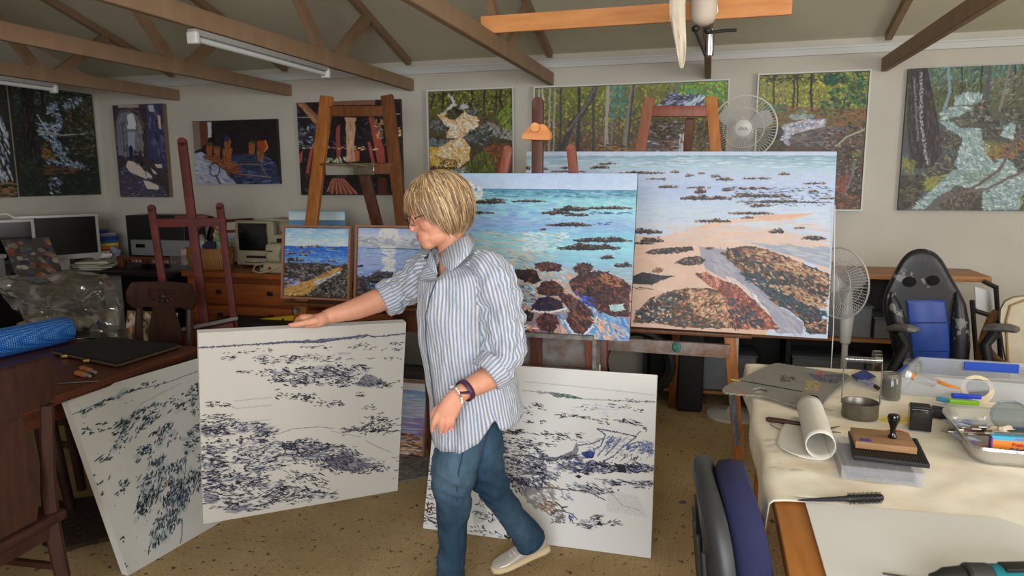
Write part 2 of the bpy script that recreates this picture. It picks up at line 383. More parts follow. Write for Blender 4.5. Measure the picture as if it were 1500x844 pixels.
def canvas(name, tl, tr, bl, thick, P, gain=1., side=(225, 222, 214), m=None, parent=None, wrap=0, relief=0.0):
    """stretched canvas: painted face on a fine grid, plain sides and back"""
    tl, tr, bl = Vector(tl), Vector(tr), Vector(bl); ux = tr-tl; uy = bl-tl; nrm = uy.cross(ux).normalized()
    if nrm.dot(CC-tl) < 0: nrm = -nrm
    base = bl.copy()
    h, w = P.h, P.w
    gx = np.linspace(0, 1, w+1); gy = np.linspace(0, 1, h+1); GX, GY = np.meshgrid(gx, gy)
    TL = np.array(tl-base); V = TL+GX[..., None]*np.array(ux)+GY[..., None]*np.array(uy)
    V = V.reshape(-1, 3)
    I = np.arange((w+1)*(h+1)).reshape(h+1, w+1)
    F = np.stack([I[:-1, :-1], I[1:, :-1], I[1:, 1:], I[:-1, 1:]], -1).reshape(-1, 4)
    back = -np.array(nrm)*thick; cor = [TL, TL+np.array(ux), TL+np.array(ux)+np.array(uy), TL+np.array(uy)]
    n0 = len(V); sv = []; sf = []
    for i in range(4):
        a, b = cor[i], cor[(i+1) % 4]; k = n0+len(sv); sv += [a, b, b+back, a+back]; sf.append([k, k+1, k+2, k+3])
    k = n0+len(sv); sv += [c+back for c in cor]; sf.append([k, k+1, k+2, k+3])
    V = np.vstack([V, np.array(sv)]); F = np.vstack([F, np.array(sf)])
    me = bpy.data.meshes.new(name); me.vertices.add(len(V)); me.vertices.foreach_set('co', V.astype(np.float32).ravel())
    me.loops.add(F.size); me.loops.foreach_set('vertex_index', F.astype(np.int32).ravel())
    me.polygons.add(len(F)); me.polygons.foreach_set('loop_start', np.arange(0, F.size, 4, dtype=np.int32))
    me.update(calc_edges=True); me.validate()
    img = np.clip(P.img, 0, 255); ip = np.pad(img, ((0, 1), (0, 1), (0, 0)), 'edge')
    C = np.ones((len(V), 4)); C[:n0, :3] = np.clip(s2l(ip.reshape(-1, 3))*np.array(gain), 0, .9)
    C[n0:, :3] = s2l(side)
    at = me.color_attributes.new('pigment', 'FLOAT_COLOR', 'POINT'); at.data.foreach_set('color', C.astype(np.float32).ravel())
    me.materials.append(m or M_PAINT)
    o = bpy.data.objects.new(name, me); link(o)
    if parent is not None: o.parent = parent; o.location = base-parent.location
    else: o.location = base
    return o
# ------------------------------------------------------------ the pictures
def cv(ox, oy, sc):
    return lambda *a: [(ox+a[i]/sc, oy+a[i+1]/sc) for i in range(0, len(a), 2)]
DK = [(38, 34, 36), (52, 44, 44), (70, 58, 54), (28, 30, 36), (84, 76, 74), (60, 74, 84)]
def isle(P, x0, x1, y, h, cols=DK, n=None, lit=None):
    """a low, lumpy reef lying along the picture"""
    k = 9; r = P.r; top = []; bot = []
    for i in range(k+1):
        t = i/k; e = math.sin(PI*min(max(t, .03), .97))**.5; x = x0+(x1-x0)*t
        top.append((x, y-h*e*r.uniform(.45, 1))); bot.append((x, y+h*.25*e*r.uniform(.2, 1)))
    pts = top+bot[::-1]; P.fill(pts, cols[0]); P.dabs(pts, n or int(8+abs(x1-x0)*h*.12), cols, (3, 8), (1, 2.2), -8, .4)
    if lit: P.dabs(top+[(x, yy+h*.3) for x, yy in top[::-1]], n and n//3 or int(4+abs(x1-x0)*.25), lit, (2, 5), (.8, 1.6), -10, .5)
# --- front seascape on the dark easel
def paint_front_sea():
    P = Paint([(655, 254), (934, 254), (921, 498), (660, 484)], (185, 205, 232), 1.35, 3); c = cv(640, 240, 3.247)
    P.grad([(640, 250), (940, 250), (940, 279), (640, 277)], [(176, 200, 232), (192, 212, 236)])
    P.grad([(640, 277), (940, 279), (940, 420), (640, 400)], [(84, 140, 180), (140, 205, 215), (156, 210, 226), (150, 178, 226), (132, 205, 226), (150, 214, 228), (140, 196, 216), (150, 185, 205), (130, 170, 205)])
    P.grad([(640, 385), (940, 395), (940, 500), (640, 500)], [(150, 180, 195), (190, 160, 140), (150, 130, 140), (90, 140, 190)])
    full = [(645, 280), (935, 282), (925, 420), (645, 400)]
    P.dabs(full, 900, [(140, 215, 225), (160, 220, 232), (150, 172, 222), (120, 180, 215), (175, 225, 235), (160, 190, 230)], (10, 30), (1, 2.6), 2, .06, .55)
    P.dabs(c(0, 130, 974, 130, 974, 165, 0, 160), 160, [(70, 130, 150), (96, 165, 170), (150, 205, 215), (60, 110, 150)], (8, 22), (1, 2.4), 0, .05, .7)
    P.dabs(c(560, 170, 960, 170, 960, 230, 560, 230), 60, [(175, 225, 230), (130, 205, 215)], (10, 26), (1.5, 3), 0, .05, .7)
    P.dabs(c(170, 190, 560, 190, 520, 330, 170, 330), 110, [(130, 145, 205), (150, 165, 218), (110, 150, 210), (120, 190, 220)], (12, 30), (1, 3), 0, .08, .55)
    P.dabs(c(150, 330, 620, 330, 560, 470, 200, 480), 160, [(208, 200, 180), (170, 205, 215), (200, 215, 220), (130, 170, 190), (222, 198, 160)], (14, 40), (1, 2.6), 6, .1, .75)
    P.dabs(c(300, 400, 480, 400, 480, 540, 300, 540), 70, [(226, 205, 170), (190, 190, 180), (120, 140, 150)], (10, 24), (1, 2.4), 12, .2, .8)
    P.dabs(c(420, 330, 640, 330, 600, 420, 420, 420), 60, [(215, 238, 245), (190, 228, 240)], (8, 20), (1, 2.4), 2, .2, .8)
    P.dabs(c(150, 85, 215, 120, 230, 175, 120, 180), 70, [(240, 242, 240), (225, 235, 240), (236, 236, 228)], (4, 9), (2, 4), -60, .6, .9)
    lit = [(150, 110, 96), (120, 96, 90), (190, 160, 140), (90, 110, 110)]
    for x0, x1, y, h in [(165, 330, 190, 16), (240, 330, 176, 10), (365, 520, 184, 12), (505, 640, 240, 24), (560, 720, 225, 26), (610, 725, 250, 16), (680, 940, 216, 15), (520, 740, 298, 18), (500, 530, 318, 7), (655, 930, 372, 24), (580, 870, 408, 34), (780, 840, 452, 18), (845, 925, 490, 26), (170, 275, 240, 12)]:
        p0, p1 = c(x0, y, x1, y); isle(P, p0[0], p1[0], p0[1], h/3.247, DK, lit=lit)
    P.dabs(c(730, 232, 920, 232, 920, 245, 730, 245), 14, [(70, 90, 150), (60, 80, 140)], (8, 16), (1, 1.6), 0, .05)
    P.dabs(c(740, 282, 830, 282, 830, 292, 740, 292), 6, [(70, 100, 160)], (8, 14), (1, 1.6), 0, .05)
    BR = [(70, 46, 46), (98, 62, 58), (60, 42, 50), (120, 74, 62), (40, 34, 42), (86, 66, 74), (140, 92, 70)]
    PEA = [(232, 178, 140), (220, 160, 124), (240, 196, 160), (206, 150, 130)]
    P.dabs(c(440, 500, 740, 500, 700, 600, 560, 700, 400, 700, 360, 560), 150, PEA+[(150, 190, 215), (190, 210, 220)], (6, 16), (2, 4), 20, .6)
    P.dabs(c(350, 570, 480, 590, 480, 680, 350, 680), 90, [(150, 190, 215), (90, 140, 170), (200, 220, 230), (60, 90, 120)], (6, 16), (1, 3), 12, .5)
    P.fill(c(690, 640, 780, 690, 910, 740, 915, 840, 560, 835, 640, 700), (96, 150, 210))
    P.dabs(c(600, 640, 900, 740, 915, 835, 540, 830), 220, [(80, 140, 215), (110, 170, 220), (60, 110, 200), (170, 205, 215), (232, 180, 140), (190, 200, 190)], (6, 18), (1.4, 3.6), 50, .5)
    P.rock(c(468, 480, 520, 470, 600, 482, 590, 515, 500, 512), BR, 40); P.rock(c(650, 500, 700, 470, 745, 490, 735, 515, 670, 520), BR, 30)
    P.rock(c(380, 505, 480, 510, 500, 560, 470, 575, 380, 545), [(50, 40, 40), (96, 64, 56), (30, 30, 36)], 40)
    P.rock(c(632, 565, 690, 520, 800, 515, 870, 545, 915, 575, 915, 725, 830, 722, 760, 690, 700, 640, 650, 610), BR, 200, (6, 15), (2, 4.5), 25, .6)
    P.dabs(c(700, 560, 860, 560, 860, 640, 720, 630), 40, [(30, 28, 34), (44, 40, 48), (150, 84, 60)], (6, 16), (2, 4), 35, .5)
    P.dabs(c(780, 520, 870, 545, 880, 590, 780, 560), 24, [(150, 92, 66), (170, 112, 80)], (6, 14), (2, 4), 10, .4)
    P.fill(c(822, 672, 880, 665, 892, 690, 850, 702, 825, 695), (170, 200, 200)); P.dabs(c(822, 668, 890, 668, 890, 700, 822, 700), 12, [(190, 215, 212), (140, 180, 185)], (6, 12), (1, 2), 0, .2)
    P.dabs(c(660, 610, 760, 650, 750, 690, 640, 640), 26, [(50, 60, 150), (40, 50, 120), (80, 100, 200)], (6, 14), (2, 3.4), 30, .3)
    P.rock(c(484, 600, 510, 562, 570, 560, 606, 590, 600, 625, 540, 632, 490, 622), BR, 50)
    P.rock(c(458, 690, 490, 640, 540, 632, 600, 655, 610, 690, 560, 700, 470, 705), [(50, 42, 56), (84, 60, 66), (40, 40, 100), (30, 30, 40)], 50)
    P.line(c(462, 700, 540, 708, 620, 690), 2.2, (232, 232, 230), .9, .6)
    P.rock(c(580, 625, 640, 625, 700, 660, 745, 710, 750, 750, 700, 808, 660, 800, 618, 745, 640, 700), BR+[(112, 84, 92)], 110, (6, 14), (3, 6), 55, .4)
    P.line(c(615, 745, 650, 800, 700, 815, 745, 770), 2, (225, 230, 235), .9, .6)
    P.rock(c(480, 740, 520, 708, 575, 720, 590, 760, 560, 800, 500, 790), BR, 50); P.rock(c(395, 720, 440, 695, 470, 720, 460, 750, 400, 745), DK, 24)
    P.fill(c(350, 745, 480, 800, 600, 800, 640, 838, 350, 830), (48, 40, 40)); P.dabs(c(350, 745, 480, 790, 640, 838, 350, 830), 70, [(40, 34, 34), (66, 54, 50), (96, 66, 56), (30, 30, 36)], (6, 14), (2, 4), 10, .5)
    P.dabs(c(390, 758, 490, 770, 490, 795, 400, 790), 18, [(225, 205, 190), (200, 120, 110), (235, 228, 220)], (6, 14), (2, 3.4), 8, .3)
    P.dabs(c(590, 760, 640, 790, 620, 830, 570, 800), 22, PEA, (6, 14), (2, 4), 70, .3)
    P.dabs(c(740, 720, 900, 780, 900, 835, 800, 835), 40, PEA+[(150, 190, 215)], (7, 18), (1.6, 3.2), 50, .35)
    return P.noise(2.2)
# --- wide beach painting behind
def paint_wide_beach():
    P = Paint([(773, 222), (1226, 222), (1221, 487), (775, 462)], (200, 215, 235), 1.2, 5); c = cv(910, 210, 2.909)
    P.grad([(760, 218), (1240, 218), (1240, 229), (760, 229)], [(188, 205, 232), (196, 210, 234)])
    P.grad([(760, 228), (1240, 228), (1240, 330), (760, 330)], [(130, 165, 185), (175, 205, 220), (190, 206, 234), (178, 198, 236), (190, 210, 238), (205, 220, 238), (205, 218, 232), (214, 214, 222)])
    P.dabs([(765, 232), (1228, 232), (1226, 325), (765, 320)], 700, [(190, 208, 240), (206, 222, 240), (180, 200, 236), (214, 226, 238), (170, 200, 222)], (14, 40), (1.4, 3), 0, .05, .4)
    P.dabs([(765, 228), (1228, 228), (1228, 246), (765, 244)], 120, [(120, 165, 180), (150, 190, 200), (232, 238, 240), (140, 170, 190), (226, 232, 238)], (14, 36), (1, 2), 0, .03, .7)
    P.grad(c(0, 385, 200, 385, 400, 335, 700, 360, 905, 420, 905, 540, 800, 480, 640, 800, 0, 800), [(226, 200, 186), (228, 196, 176), (224, 190, 168), (222, 188, 166)])
    P.fill(c(200, 385, 330, 350, 420, 320, 700, 300, 830, 288, 740, 320, 560, 325, 420, 340, 500, 360, 760, 385, 720, 410, 560, 400, 420, 395), (232, 198, 176)); P.fill(c(560, 300, 835, 288, 800, 300, 640, 322), (226, 184, 162))
    P.dabs(c(220, 350, 900, 320, 900, 410, 500, 410, 220, 400), 160, [(230, 200, 182), (214, 206, 206), (224, 190, 170), (205, 210, 222)], (16, 44), (1.4, 3), 3, .07, .5)
    P.fill(c(560, 410, 700, 425, 905, 430, 905, 515, 760, 470), (160, 172, 190)); P.dabs(c(560, 405, 905, 425, 905, 515, 760, 480), 50, [(150, 164, 186), (180, 190, 204), (205, 200, 200)], (14, 34), (1.6, 3.4), 12, .1, .7)
    P.fill(c(330, 425, 460, 440, 520, 500, 620, 600, 700, 680, 800, 740, 800, 785, 690, 785, 600, 660, 520, 580, 430, 545, 380, 520), (160, 158, 172))
    P.dabs(c(380, 440, 460, 450, 620, 610, 800, 745, 790, 785, 690, 780, 560, 610, 430, 540), 120, [(150, 152, 172), (172, 170, 182), (190, 186, 190), (140, 144, 168)], (12, 34), (2, 5), 40, .2, .7)
    P.dabs(c(440, 545, 540, 580, 640, 680, 700, 775, 670, 775, 600, 680), 60, [(232, 222, 208), (214, 200, 190), (235, 230, 222)], (10, 26), (1.6, 3.6), 45, .2, .9)
    P.fill(c(60, 400, 300, 410, 350, 430, 372, 520, 330, 560, 200, 600, 70, 640), (228, 194, 172)); P.dabs(c(60, 400, 340, 430, 340, 560, 70, 720), 70, [(230, 196, 172), (224, 186, 162), (236, 206, 186)], (14, 34), (3, 6), -5, .2, .5)
    TE = [(44, 46, 50), (60, 56, 54), (38, 70, 84), (98, 72, 58), (30, 34, 38)]; lt = [(170, 120, 90), (190, 150, 120), (150, 90, 70), (206, 180, 150)]
    for x0, x1, y, h in [(0, 200, 126, 9), (215, 255, 122, 7), (285, 318, 136, 8), (335, 365, 127, 5), (392, 432, 140, 12), (420, 490, 153, 12), (525, 645, 148, 7), (118, 205, 150, 5), (170, 258, 184, 12), (325, 375, 205, 22), (440, 490, 196, 14), (265, 480, 232, 20), (500, 655, 190, 8), (480, 740, 222, 12), (560, 640, 262, 14), (500, 900, 245, 9), (680, 722, 130, 10), (780, 880, 168, 5), (800, 850, 202, 6), (470, 660, 293, 10), (330, 480, 325, 14), (530, 580, 310, 8), (650, 708, 368, 22), (752, 798, 352, 8), (780, 888, 396, 16), (58, 190, 372, 24), (100, 200, 408, 26), (60, 160, 418, 12), (380, 412, 437, 8), (690, 740, 240, 6), (500, 600, 215, 10), (860, 915, 230, 5), (290, 390, 186, 6)]:
        p0, p1 = c(x0, y, x1, y); isle(P, p0[0], p1[0], p0[1], h/2.909, TE, lit=lt)
    P.dabs(c(480, 180, 900, 180, 915, 260, 540, 260), 140, TE+[(70, 110, 130)], (3, 10), (.8, 1.6), 2, .1, .85)
    for x0, x1, y, h in [(-420, -380, 128, 18), (-360, -300, 130, 8), (-460, -430, 118, 8), (-250, -190, 126, 8), (-120, -40, 124, 12), (-300, -140, 140, 6), (-90, 0, 108, 6)]:
        p0, p1 = c(x0, y-20, x1, y-20); isle(P, p0[0], p1[0], p0[1], h/2.909, TE, lit=lt)
    P.rock(c(120, 455, 150, 440, 230, 432, 320, 428, 330, 442, 260, 455, 160, 462), TE+lt[:2], 50, (3, 8), (1.2, 2.4)); P.rock(c(250, 495, 290, 474, 350, 467, 378, 484, 360, 502, 290, 506), TE+lt[:3], 50, (3, 8), (1.2, 2.6))
    P.rock(c(50, 560, 110, 535, 150, 540, 190, 548, 255, 550, 200, 565, 150, 588, 60, 582), TE, 60, (3, 8), (1.2, 2.6)); P.rock(c(150, 532, 180, 516, 200, 522, 190, 536), TE+lt, 12)
    P.dabs(c(60, 598, 160, 596, 160, 608, 60, 608), 12, TE, (3, 7), (.8, 1.4), 0, .1)
    BG = [(52, 48, 44), (120, 84, 54), (150, 108, 74), (196, 158, 122), (206, 176, 140), (60, 72, 76), (176, 106, 72), (34, 34, 34), (84, 64, 48), (40, 84, 100)]
    r1 = c(443, 455, 470, 438, 550, 424, 640, 440, 720, 470, 800, 500, 905, 540, 905, 630, 860, 690, 900, 760, 830, 790, 800, 735, 740, 690, 680, 665, 630, 615, 560, 560, 500, 500)
    P.rock(r1, BG, 520, (4, 13), (1.8, 4), 28, .4, base=(54, 50, 48))
    P.dabs(c(530, 430, 640, 440, 905, 545, 905, 590, 700, 520, 560, 470), 170, [(196, 158, 122), (176, 120, 84), (150, 100, 60), (206, 176, 146), (96, 70, 52)], (5, 14), (1.6, 3.4), 24, .25)
    P.dabs(c(500, 520, 600, 540, 760, 640, 900, 700, 880, 740, 760, 690, 620, 610), 170, [(36, 38, 42), (44, 78, 96), (60, 60, 60), (28, 30, 34), (40, 96, 120)], (5, 14), (1.6, 3.4), 26, .4)
    P.dabs(c(640, 590, 760, 590, 900, 660, 900, 690, 780, 650), 70, [(206, 178, 146), (180, 140, 100), (150, 110, 76)], (5, 13), (1.4, 3), 22, .3)
    P.fill(c(800, 735, 900, 725, 900, 790, 820, 785), (50, 46, 44)); P.dabs(c(800, 735, 900, 725, 900, 785, 815, 785), 60, BG, (4, 11), (1.6, 3), 10, .5)
    r2 = c(78, 745, 90, 700, 150, 640, 230, 615, 300, 600, 400, 600, 460, 620, 492, 680, 495, 765, 300, 765, 160, 745)
    P.rock(r2, BG, 420, (4, 12), (1.8, 4.4), -20, .5, base=(90, 66, 48))
    P.dabs(c(90, 700, 170, 640, 250, 620, 240, 740, 110, 745), 110, [(30, 32, 36), (40, 62, 74), (226, 200, 180), (44, 40, 40), (36, 96, 116)], (4, 9), (2, 4), 0, .8)
    P.dabs(c(300, 600, 460, 620, 490, 700, 490, 760, 330, 700), 130, [(226, 186, 146), (214, 150, 118), (196, 150, 100), (230, 200, 170), (170, 110, 80), (110, 90, 60)], (5, 13), (2, 4.6), -30, .5)
    r3 = c(335, 542, 380, 535, 430, 560, 520, 590, 590, 650, 660, 715, 700, 770, 500, 768, 470, 640, 400, 590)
    P.rock(r3, [(176, 92, 72), (150, 74, 58), (206, 130, 104), (110, 60, 52), (60, 50, 50), (226, 170, 140)], 300, (4, 12), (1.6, 3.8), 40, .5, base=(140, 78, 62))
    P.dabs(c(470, 640, 540, 650, 660, 760, 500, 768), 80, [(30, 60, 80), (44, 44, 46), (24, 84, 110), (60, 60, 60)], (4, 10), (1.6, 3.4), 40, .6)
    return P.noise(2.)
# --- two small framed coast paintings on the tall easel
def paint_small_coast():
    P = Paint([(417, 334), (511, 334), (510, 433), (414.5, 433)], (140, 175, 215), 2., 8); c = cv(400, 310, 4.967)
    P.grad(c(60, 100, 600, 100, 600, 248, 60, 248), [(110, 155, 215), (150, 185, 225), (190, 200, 215)])
    P.dabs(c(80, 120, 550, 120, 550, 240, 80, 240), 60, [(140, 175, 220), (170, 200, 228), (205, 215, 225), (196, 205, 218)], (10, 24), (2, 4), 0, .1, .5)
    P.grad(c(60, 248, 600, 245, 600, 400, 60, 400), [(40, 90, 170), (60, 110, 190), (100, 150, 200), (80, 110, 190)])
    P.dabs(c(80, 250, 550, 250, 550, 390, 80, 390), 130, [(50, 90, 190), (90, 140, 205), (150, 190, 215), (40, 80, 160)], (6, 16), (1, 2), 0, .08, .7)
    K = [(30, 30, 32), (50, 46, 44), (80, 74, 70), (24, 26, 32), (110, 110, 112)]
    for x0, x1, y, h in [(170, 250, 258, 10), (250, 360, 250, 8), (410, 470, 264, 6), (95, 160, 305, 16), (195, 230, 292, 6), (255, 292, 290, 12), (200, 255, 315, 8), (85, 225, 352, 24), (395, 475, 350, 8), (490, 550, 385, 26)]:
        p0, p1 = c(x0, y, x1, y); isle(P, p0[0], p1[0], p0[1], h/4.967, K, lit=[(120, 100, 84), (170, 160, 150)])
    P.fill(c(75, 370, 350, 365, 440, 380, 550, 390, 550, 615, 70, 615), (60, 54, 50))
    P.dabs(c(75, 370, 350, 365, 440, 380, 420, 420, 240, 500, 75, 470), 200, K+[(150, 150, 155), (96, 74, 60)], (4, 12), (1, 2.6), 12, .4)
    P.fill(c(70, 560, 160, 510, 250, 500, 380, 450, 470, 392, 515, 408, 400, 470, 350, 520, 240, 605, 70, 612), (172, 130, 66))
    P.dabs(c(75, 540, 250, 500, 470, 395, 510, 408, 350, 520, 240, 605, 75, 610), 120, [(176, 134, 66), (190, 150, 84), (150, 110, 56), (206, 176, 120), (130, 96, 60)], (6, 16), (1, 2.6), -28, .2)
    P.dabs(c(75, 480, 200, 480, 200, 520, 75, 560), 24, [(176, 134, 66), (80, 110, 190), (150, 170, 210)], (6, 14), (1, 2), -10, .2)
    P.dabs(c(240, 605, 400, 470, 545, 420, 545, 610), 160, K+[(100, 96, 90), (150, 130, 110)], (5, 13), (1.4, 3), -30, .7)
    P.dabs(c(300, 500, 480, 425, 500, 430, 330, 520), 20, [(150, 175, 220), (180, 195, 225)], (6, 12), (1, 2), -25, .2)
    return P.noise(2)
def paint_small_glare():
    P = Paint([(525, 333), (617, 333), (617, 433), (523, 433)], (150, 170, 200), 2., 9); c = cv(400, 310, 4.967)
    P.grad(c(600, 110, 1100, 110, 1100, 250, 600, 250), [(140, 165, 205), (185, 190, 200), (160, 165, 175)])
    P.dabs(c(780, 115, 900, 115, 920, 200, 760, 200), 40, [(232, 224, 208), (220, 216, 208)], (8, 18), (3, 5), 90, .4, .6)
    P.dabs(c(610, 180, 1080, 190, 1080, 240, 610, 240), 90, [(150, 155, 165), (176, 180, 188), (196, 198, 202), (130, 138, 150)], (8, 20), (2, 4), -8, .3, .8)
    P.grad(c(600, 250, 1100, 255, 1100, 620, 600, 620), [(130, 160, 195), (150, 160, 200), (110, 140, 195), (60, 90, 150)])
    P.dabs(c(600, 255, 1100, 255, 1100, 450, 600, 470), 170, [(120, 150, 195), (150, 160, 205), (170, 190, 215), (100, 130, 185)], (10, 24), (1, 2), 0, .05, .7)
    P.dabs(c(800, 245, 885, 245, 890, 425, 815, 425), 120, [(232, 232, 226), (222, 226, 228), (205, 214, 224)], (5, 14), (1, 2), 0, .06, .9)
    P.line(c(690, 265, 800, 258, 1060, 262), 1, (70, 80, 90))
    P.fill(c(605, 480, 700, 470, 760, 430, 930, 430, 1100, 440, 1100, 620, 600, 620), (56, 52, 50))
    P.dabs(c(605, 470, 760, 425, 1100, 435, 1100, 615, 600, 615), 190, [(30, 30, 32), (70, 64, 58), (110, 96, 84), (60, 90, 150), (90, 80, 76)], (5, 13), (1.2, 3), 14, .6)
    P.dabs(c(620, 385, 670, 385, 660, 400, 620, 400), 5, [(30, 30, 34)], (5, 9), (1, 2), 0, .1); P.dabs(c(720, 520, 800, 520, 760, 570, 730, 560), 14, [(70, 110, 190), (130, 165, 215)], (5, 9), (1.4, 2.4), 20, .4)
    return P.noise(2)
def paint_low_framed():
    P = Paint([(603, 559), (625, 559), (620, 664), (600, 664)], (170, 190, 205), 2., 10); X0, X1 = 540, 630
    g = lambda y0, y1, s: P.grad([(X0, y0), (X1, y0), (X1, y1), (X0, y1)], s)
    g(555, 571, [(200, 200, 195), (205, 205, 200)]); g(571, 590, [(90, 130, 190), (150, 175, 205)]); g(590, 612, [(170, 180, 195), (150, 160, 190)]); g(612, 638, [(130, 120, 170), (110, 100, 150)]); g(638, 670, [(190, 130, 90), (120, 90, 80)])
    P.dabs([(X0, 565), (X1, 565), (X1, 635), (X0, 635)], 120, [(160, 180, 205), (110, 140, 190), (190, 195, 205), (130, 115, 165)], (8, 20), (1, 2), 0, .08, .6)
    P.dabs([(X0, 636), (X1, 636), (X1, 668), (X0, 668)], 120, [(196, 140, 96), (60, 48, 46), (90, 70, 66), (220, 170, 130), (90, 110, 170), (200, 200, 205)], (5, 12), (1.4, 3), -10, .6)
    return P.noise(2)
def paint_horizon():
    P = Paint([(423, 309), (505, 309), (505, 375), (423, 375)], (170, 200, 222), 1.4, 11)
    P.grad([(420, 305), (510, 305), (510, 321), (420, 321)], [(140, 185, 222), (214, 222, 226)]); P.grad([(420, 321), (510, 321), (510, 380), (420, 380)], [(90, 140, 180), (120, 165, 195), (190, 180, 160)])
    return P.noise(1.5)
# --- forest pictures on the walls
def foliage(P, pts, n, cols, L=(3, 9), Wd=(1.4, 3), a=.9): P.dabs(pts, n, cols, L, Wd, -50, 1.2, a)
YG = [(150, 150, 50), (110, 120, 44), (180, 175, 60), (70, 84, 36), (46, 56, 30), (130, 110, 50), (84, 110, 50)]
DG = [(30, 34, 24), (50, 54, 34), (70, 64, 40), (24, 26, 22), (90, 84, 50)]
def trunks(P, xs, y0, y1, cols, w=2.):
    for x in xs: P.line([(x, y0), (x+P.r.uniform(-3, 3), (y0+y1)/2), (x+P.r.uniform(-3, 3), y1)], w*P.r.uniform(.6, 1.3), cols[P.r.randint(len(cols))], .9, .5)
def paint_cascade():
    q = [(627, 135), (750, 129), (752.5, 254), (630.5, 257)]; P = Paint(q, (60, 58, 36), 1.6, 21); c = cv(600, 110, 5)
    P.grad(q, [(96, 100, 44), (80, 74, 44), (70, 60, 44), (80, 70, 40)])
    foliage(P, c(130, 120, 760, 90, 760, 330, 500, 250, 150, 260), 420, YG+DG)
    trunks(P, [632, 648, 663, 690, 712, 728, 735], 128, 158, [(30, 28, 24), (44, 40, 30), (60, 56, 50)])
    P.dabs(c(140, 270, 780, 250, 780, 700, 150, 700), 380, DG+[(100, 66, 50), (120, 84, 60), (84, 90, 50), (60, 66, 66)], (4, 11), (1.6, 3.4), 20, .8, .85)
    P.line(c(300, 150, 330, 210, 230, 280), 3.4, (186, 184, 180), .9, 1.4); P.rock(c(375, 210, 420, 205, 425, 235, 375, 235), [(180, 180, 184), (150, 150, 160)], 10)
    wtr = c(340, 265, 400, 255, 440, 280, 500, 290, 510, 350, 440, 400, 380, 440, 270, 440, 290, 380, 230, 310, 200, 280)
    P.fill(wtr, (200, 180, 150)); P.dabs(wtr, 150, [(226, 218, 200), (200, 160, 100), (236, 230, 220), (184, 130, 70), (170, 150, 130)], (4, 11), (1.4, 3), 20, .8)
    w2 = c(270, 460, 400, 440, 450, 500, 440, 590, 370, 640, 200, 640, 150, 620, 150, 520, 210, 510)
    P.fill(w2, (196, 170, 120)); P.dabs(w2, 170, [(232, 224, 206), (200, 150, 60), (214, 180, 110), (236, 232, 224), (176, 120, 40)], (4, 11), (1.4, 3), 30, .8)
    P.dabs(c(150, 500, 220, 510, 200, 640, 150, 640), 40, [(200, 160, 50), (214, 184, 90), (170, 130, 40)], (4, 10), (1.6, 3), 60, .6)
    gr = [(70, 72, 74), (96, 100, 100), (44, 48, 50), (120, 124, 122), (50, 60, 56)]
    P.rock(c(145, 340, 200, 310, 290, 370, 280, 385, 180, 395), gr+[(110, 90, 90)], 40); P.rock(c(150, 450, 290, 460, 240, 500, 150, 500), [(110, 120, 124), (84, 92, 96), (60, 70, 70)], 30)
    P.rock(c(270, 280, 340, 230, 400, 260, 340, 310, 290, 310), DG+[(90, 90, 50)], 30); P.rock(c(430, 250, 490, 240, 500, 270, 450, 280), gr, 14)
    P.rock(c(400, 440, 450, 380, 530, 380, 600, 430, 560, 490, 440, 470), gr+[(40, 60, 50)], 60); P.rock(c(520, 360, 600, 330, 680, 370, 760, 350, 760, 440, 640, 430), [(130, 132, 126), (84, 84, 78), (50, 50, 46), (160, 160, 152)], 70)
    P.rock(c(540, 500, 700, 470, 760, 520, 760, 720, 600, 640), [(110, 66, 44), (150, 80, 44), (70, 50, 40), (96, 84, 50)], 90)
    P.dabs(c(640, 250, 760, 200, 760, 370, 660, 370), 70, [(90, 120, 40), (150, 160, 50), (60, 90, 40)], (8, 18), (.8, 1.6), -60, .5)
    P.dabs(c(420, 620, 560, 520, 640, 560, 620, 720, 430, 720), 120, [(84, 110, 40), (130, 140, 50), (50, 70, 30)], (8, 18), (.8, 1.8), -75, .4)
    P.dabs(c(220, 560, 420, 600, 440, 660, 200, 680), 60, [(150, 84, 30), (60, 60, 30), (180, 150, 60), (40, 40, 26)], (3, 7), (1.4, 3), 0, 1)
    P.dabs(c(220, 680, 420, 640, 440, 720, 230, 720), 60, [(190, 205, 205), (130, 160, 165), (230, 234, 230), (84, 120, 120)], (4, 12), (1.2, 2.4), 10, .6)
    return P.noise(2)
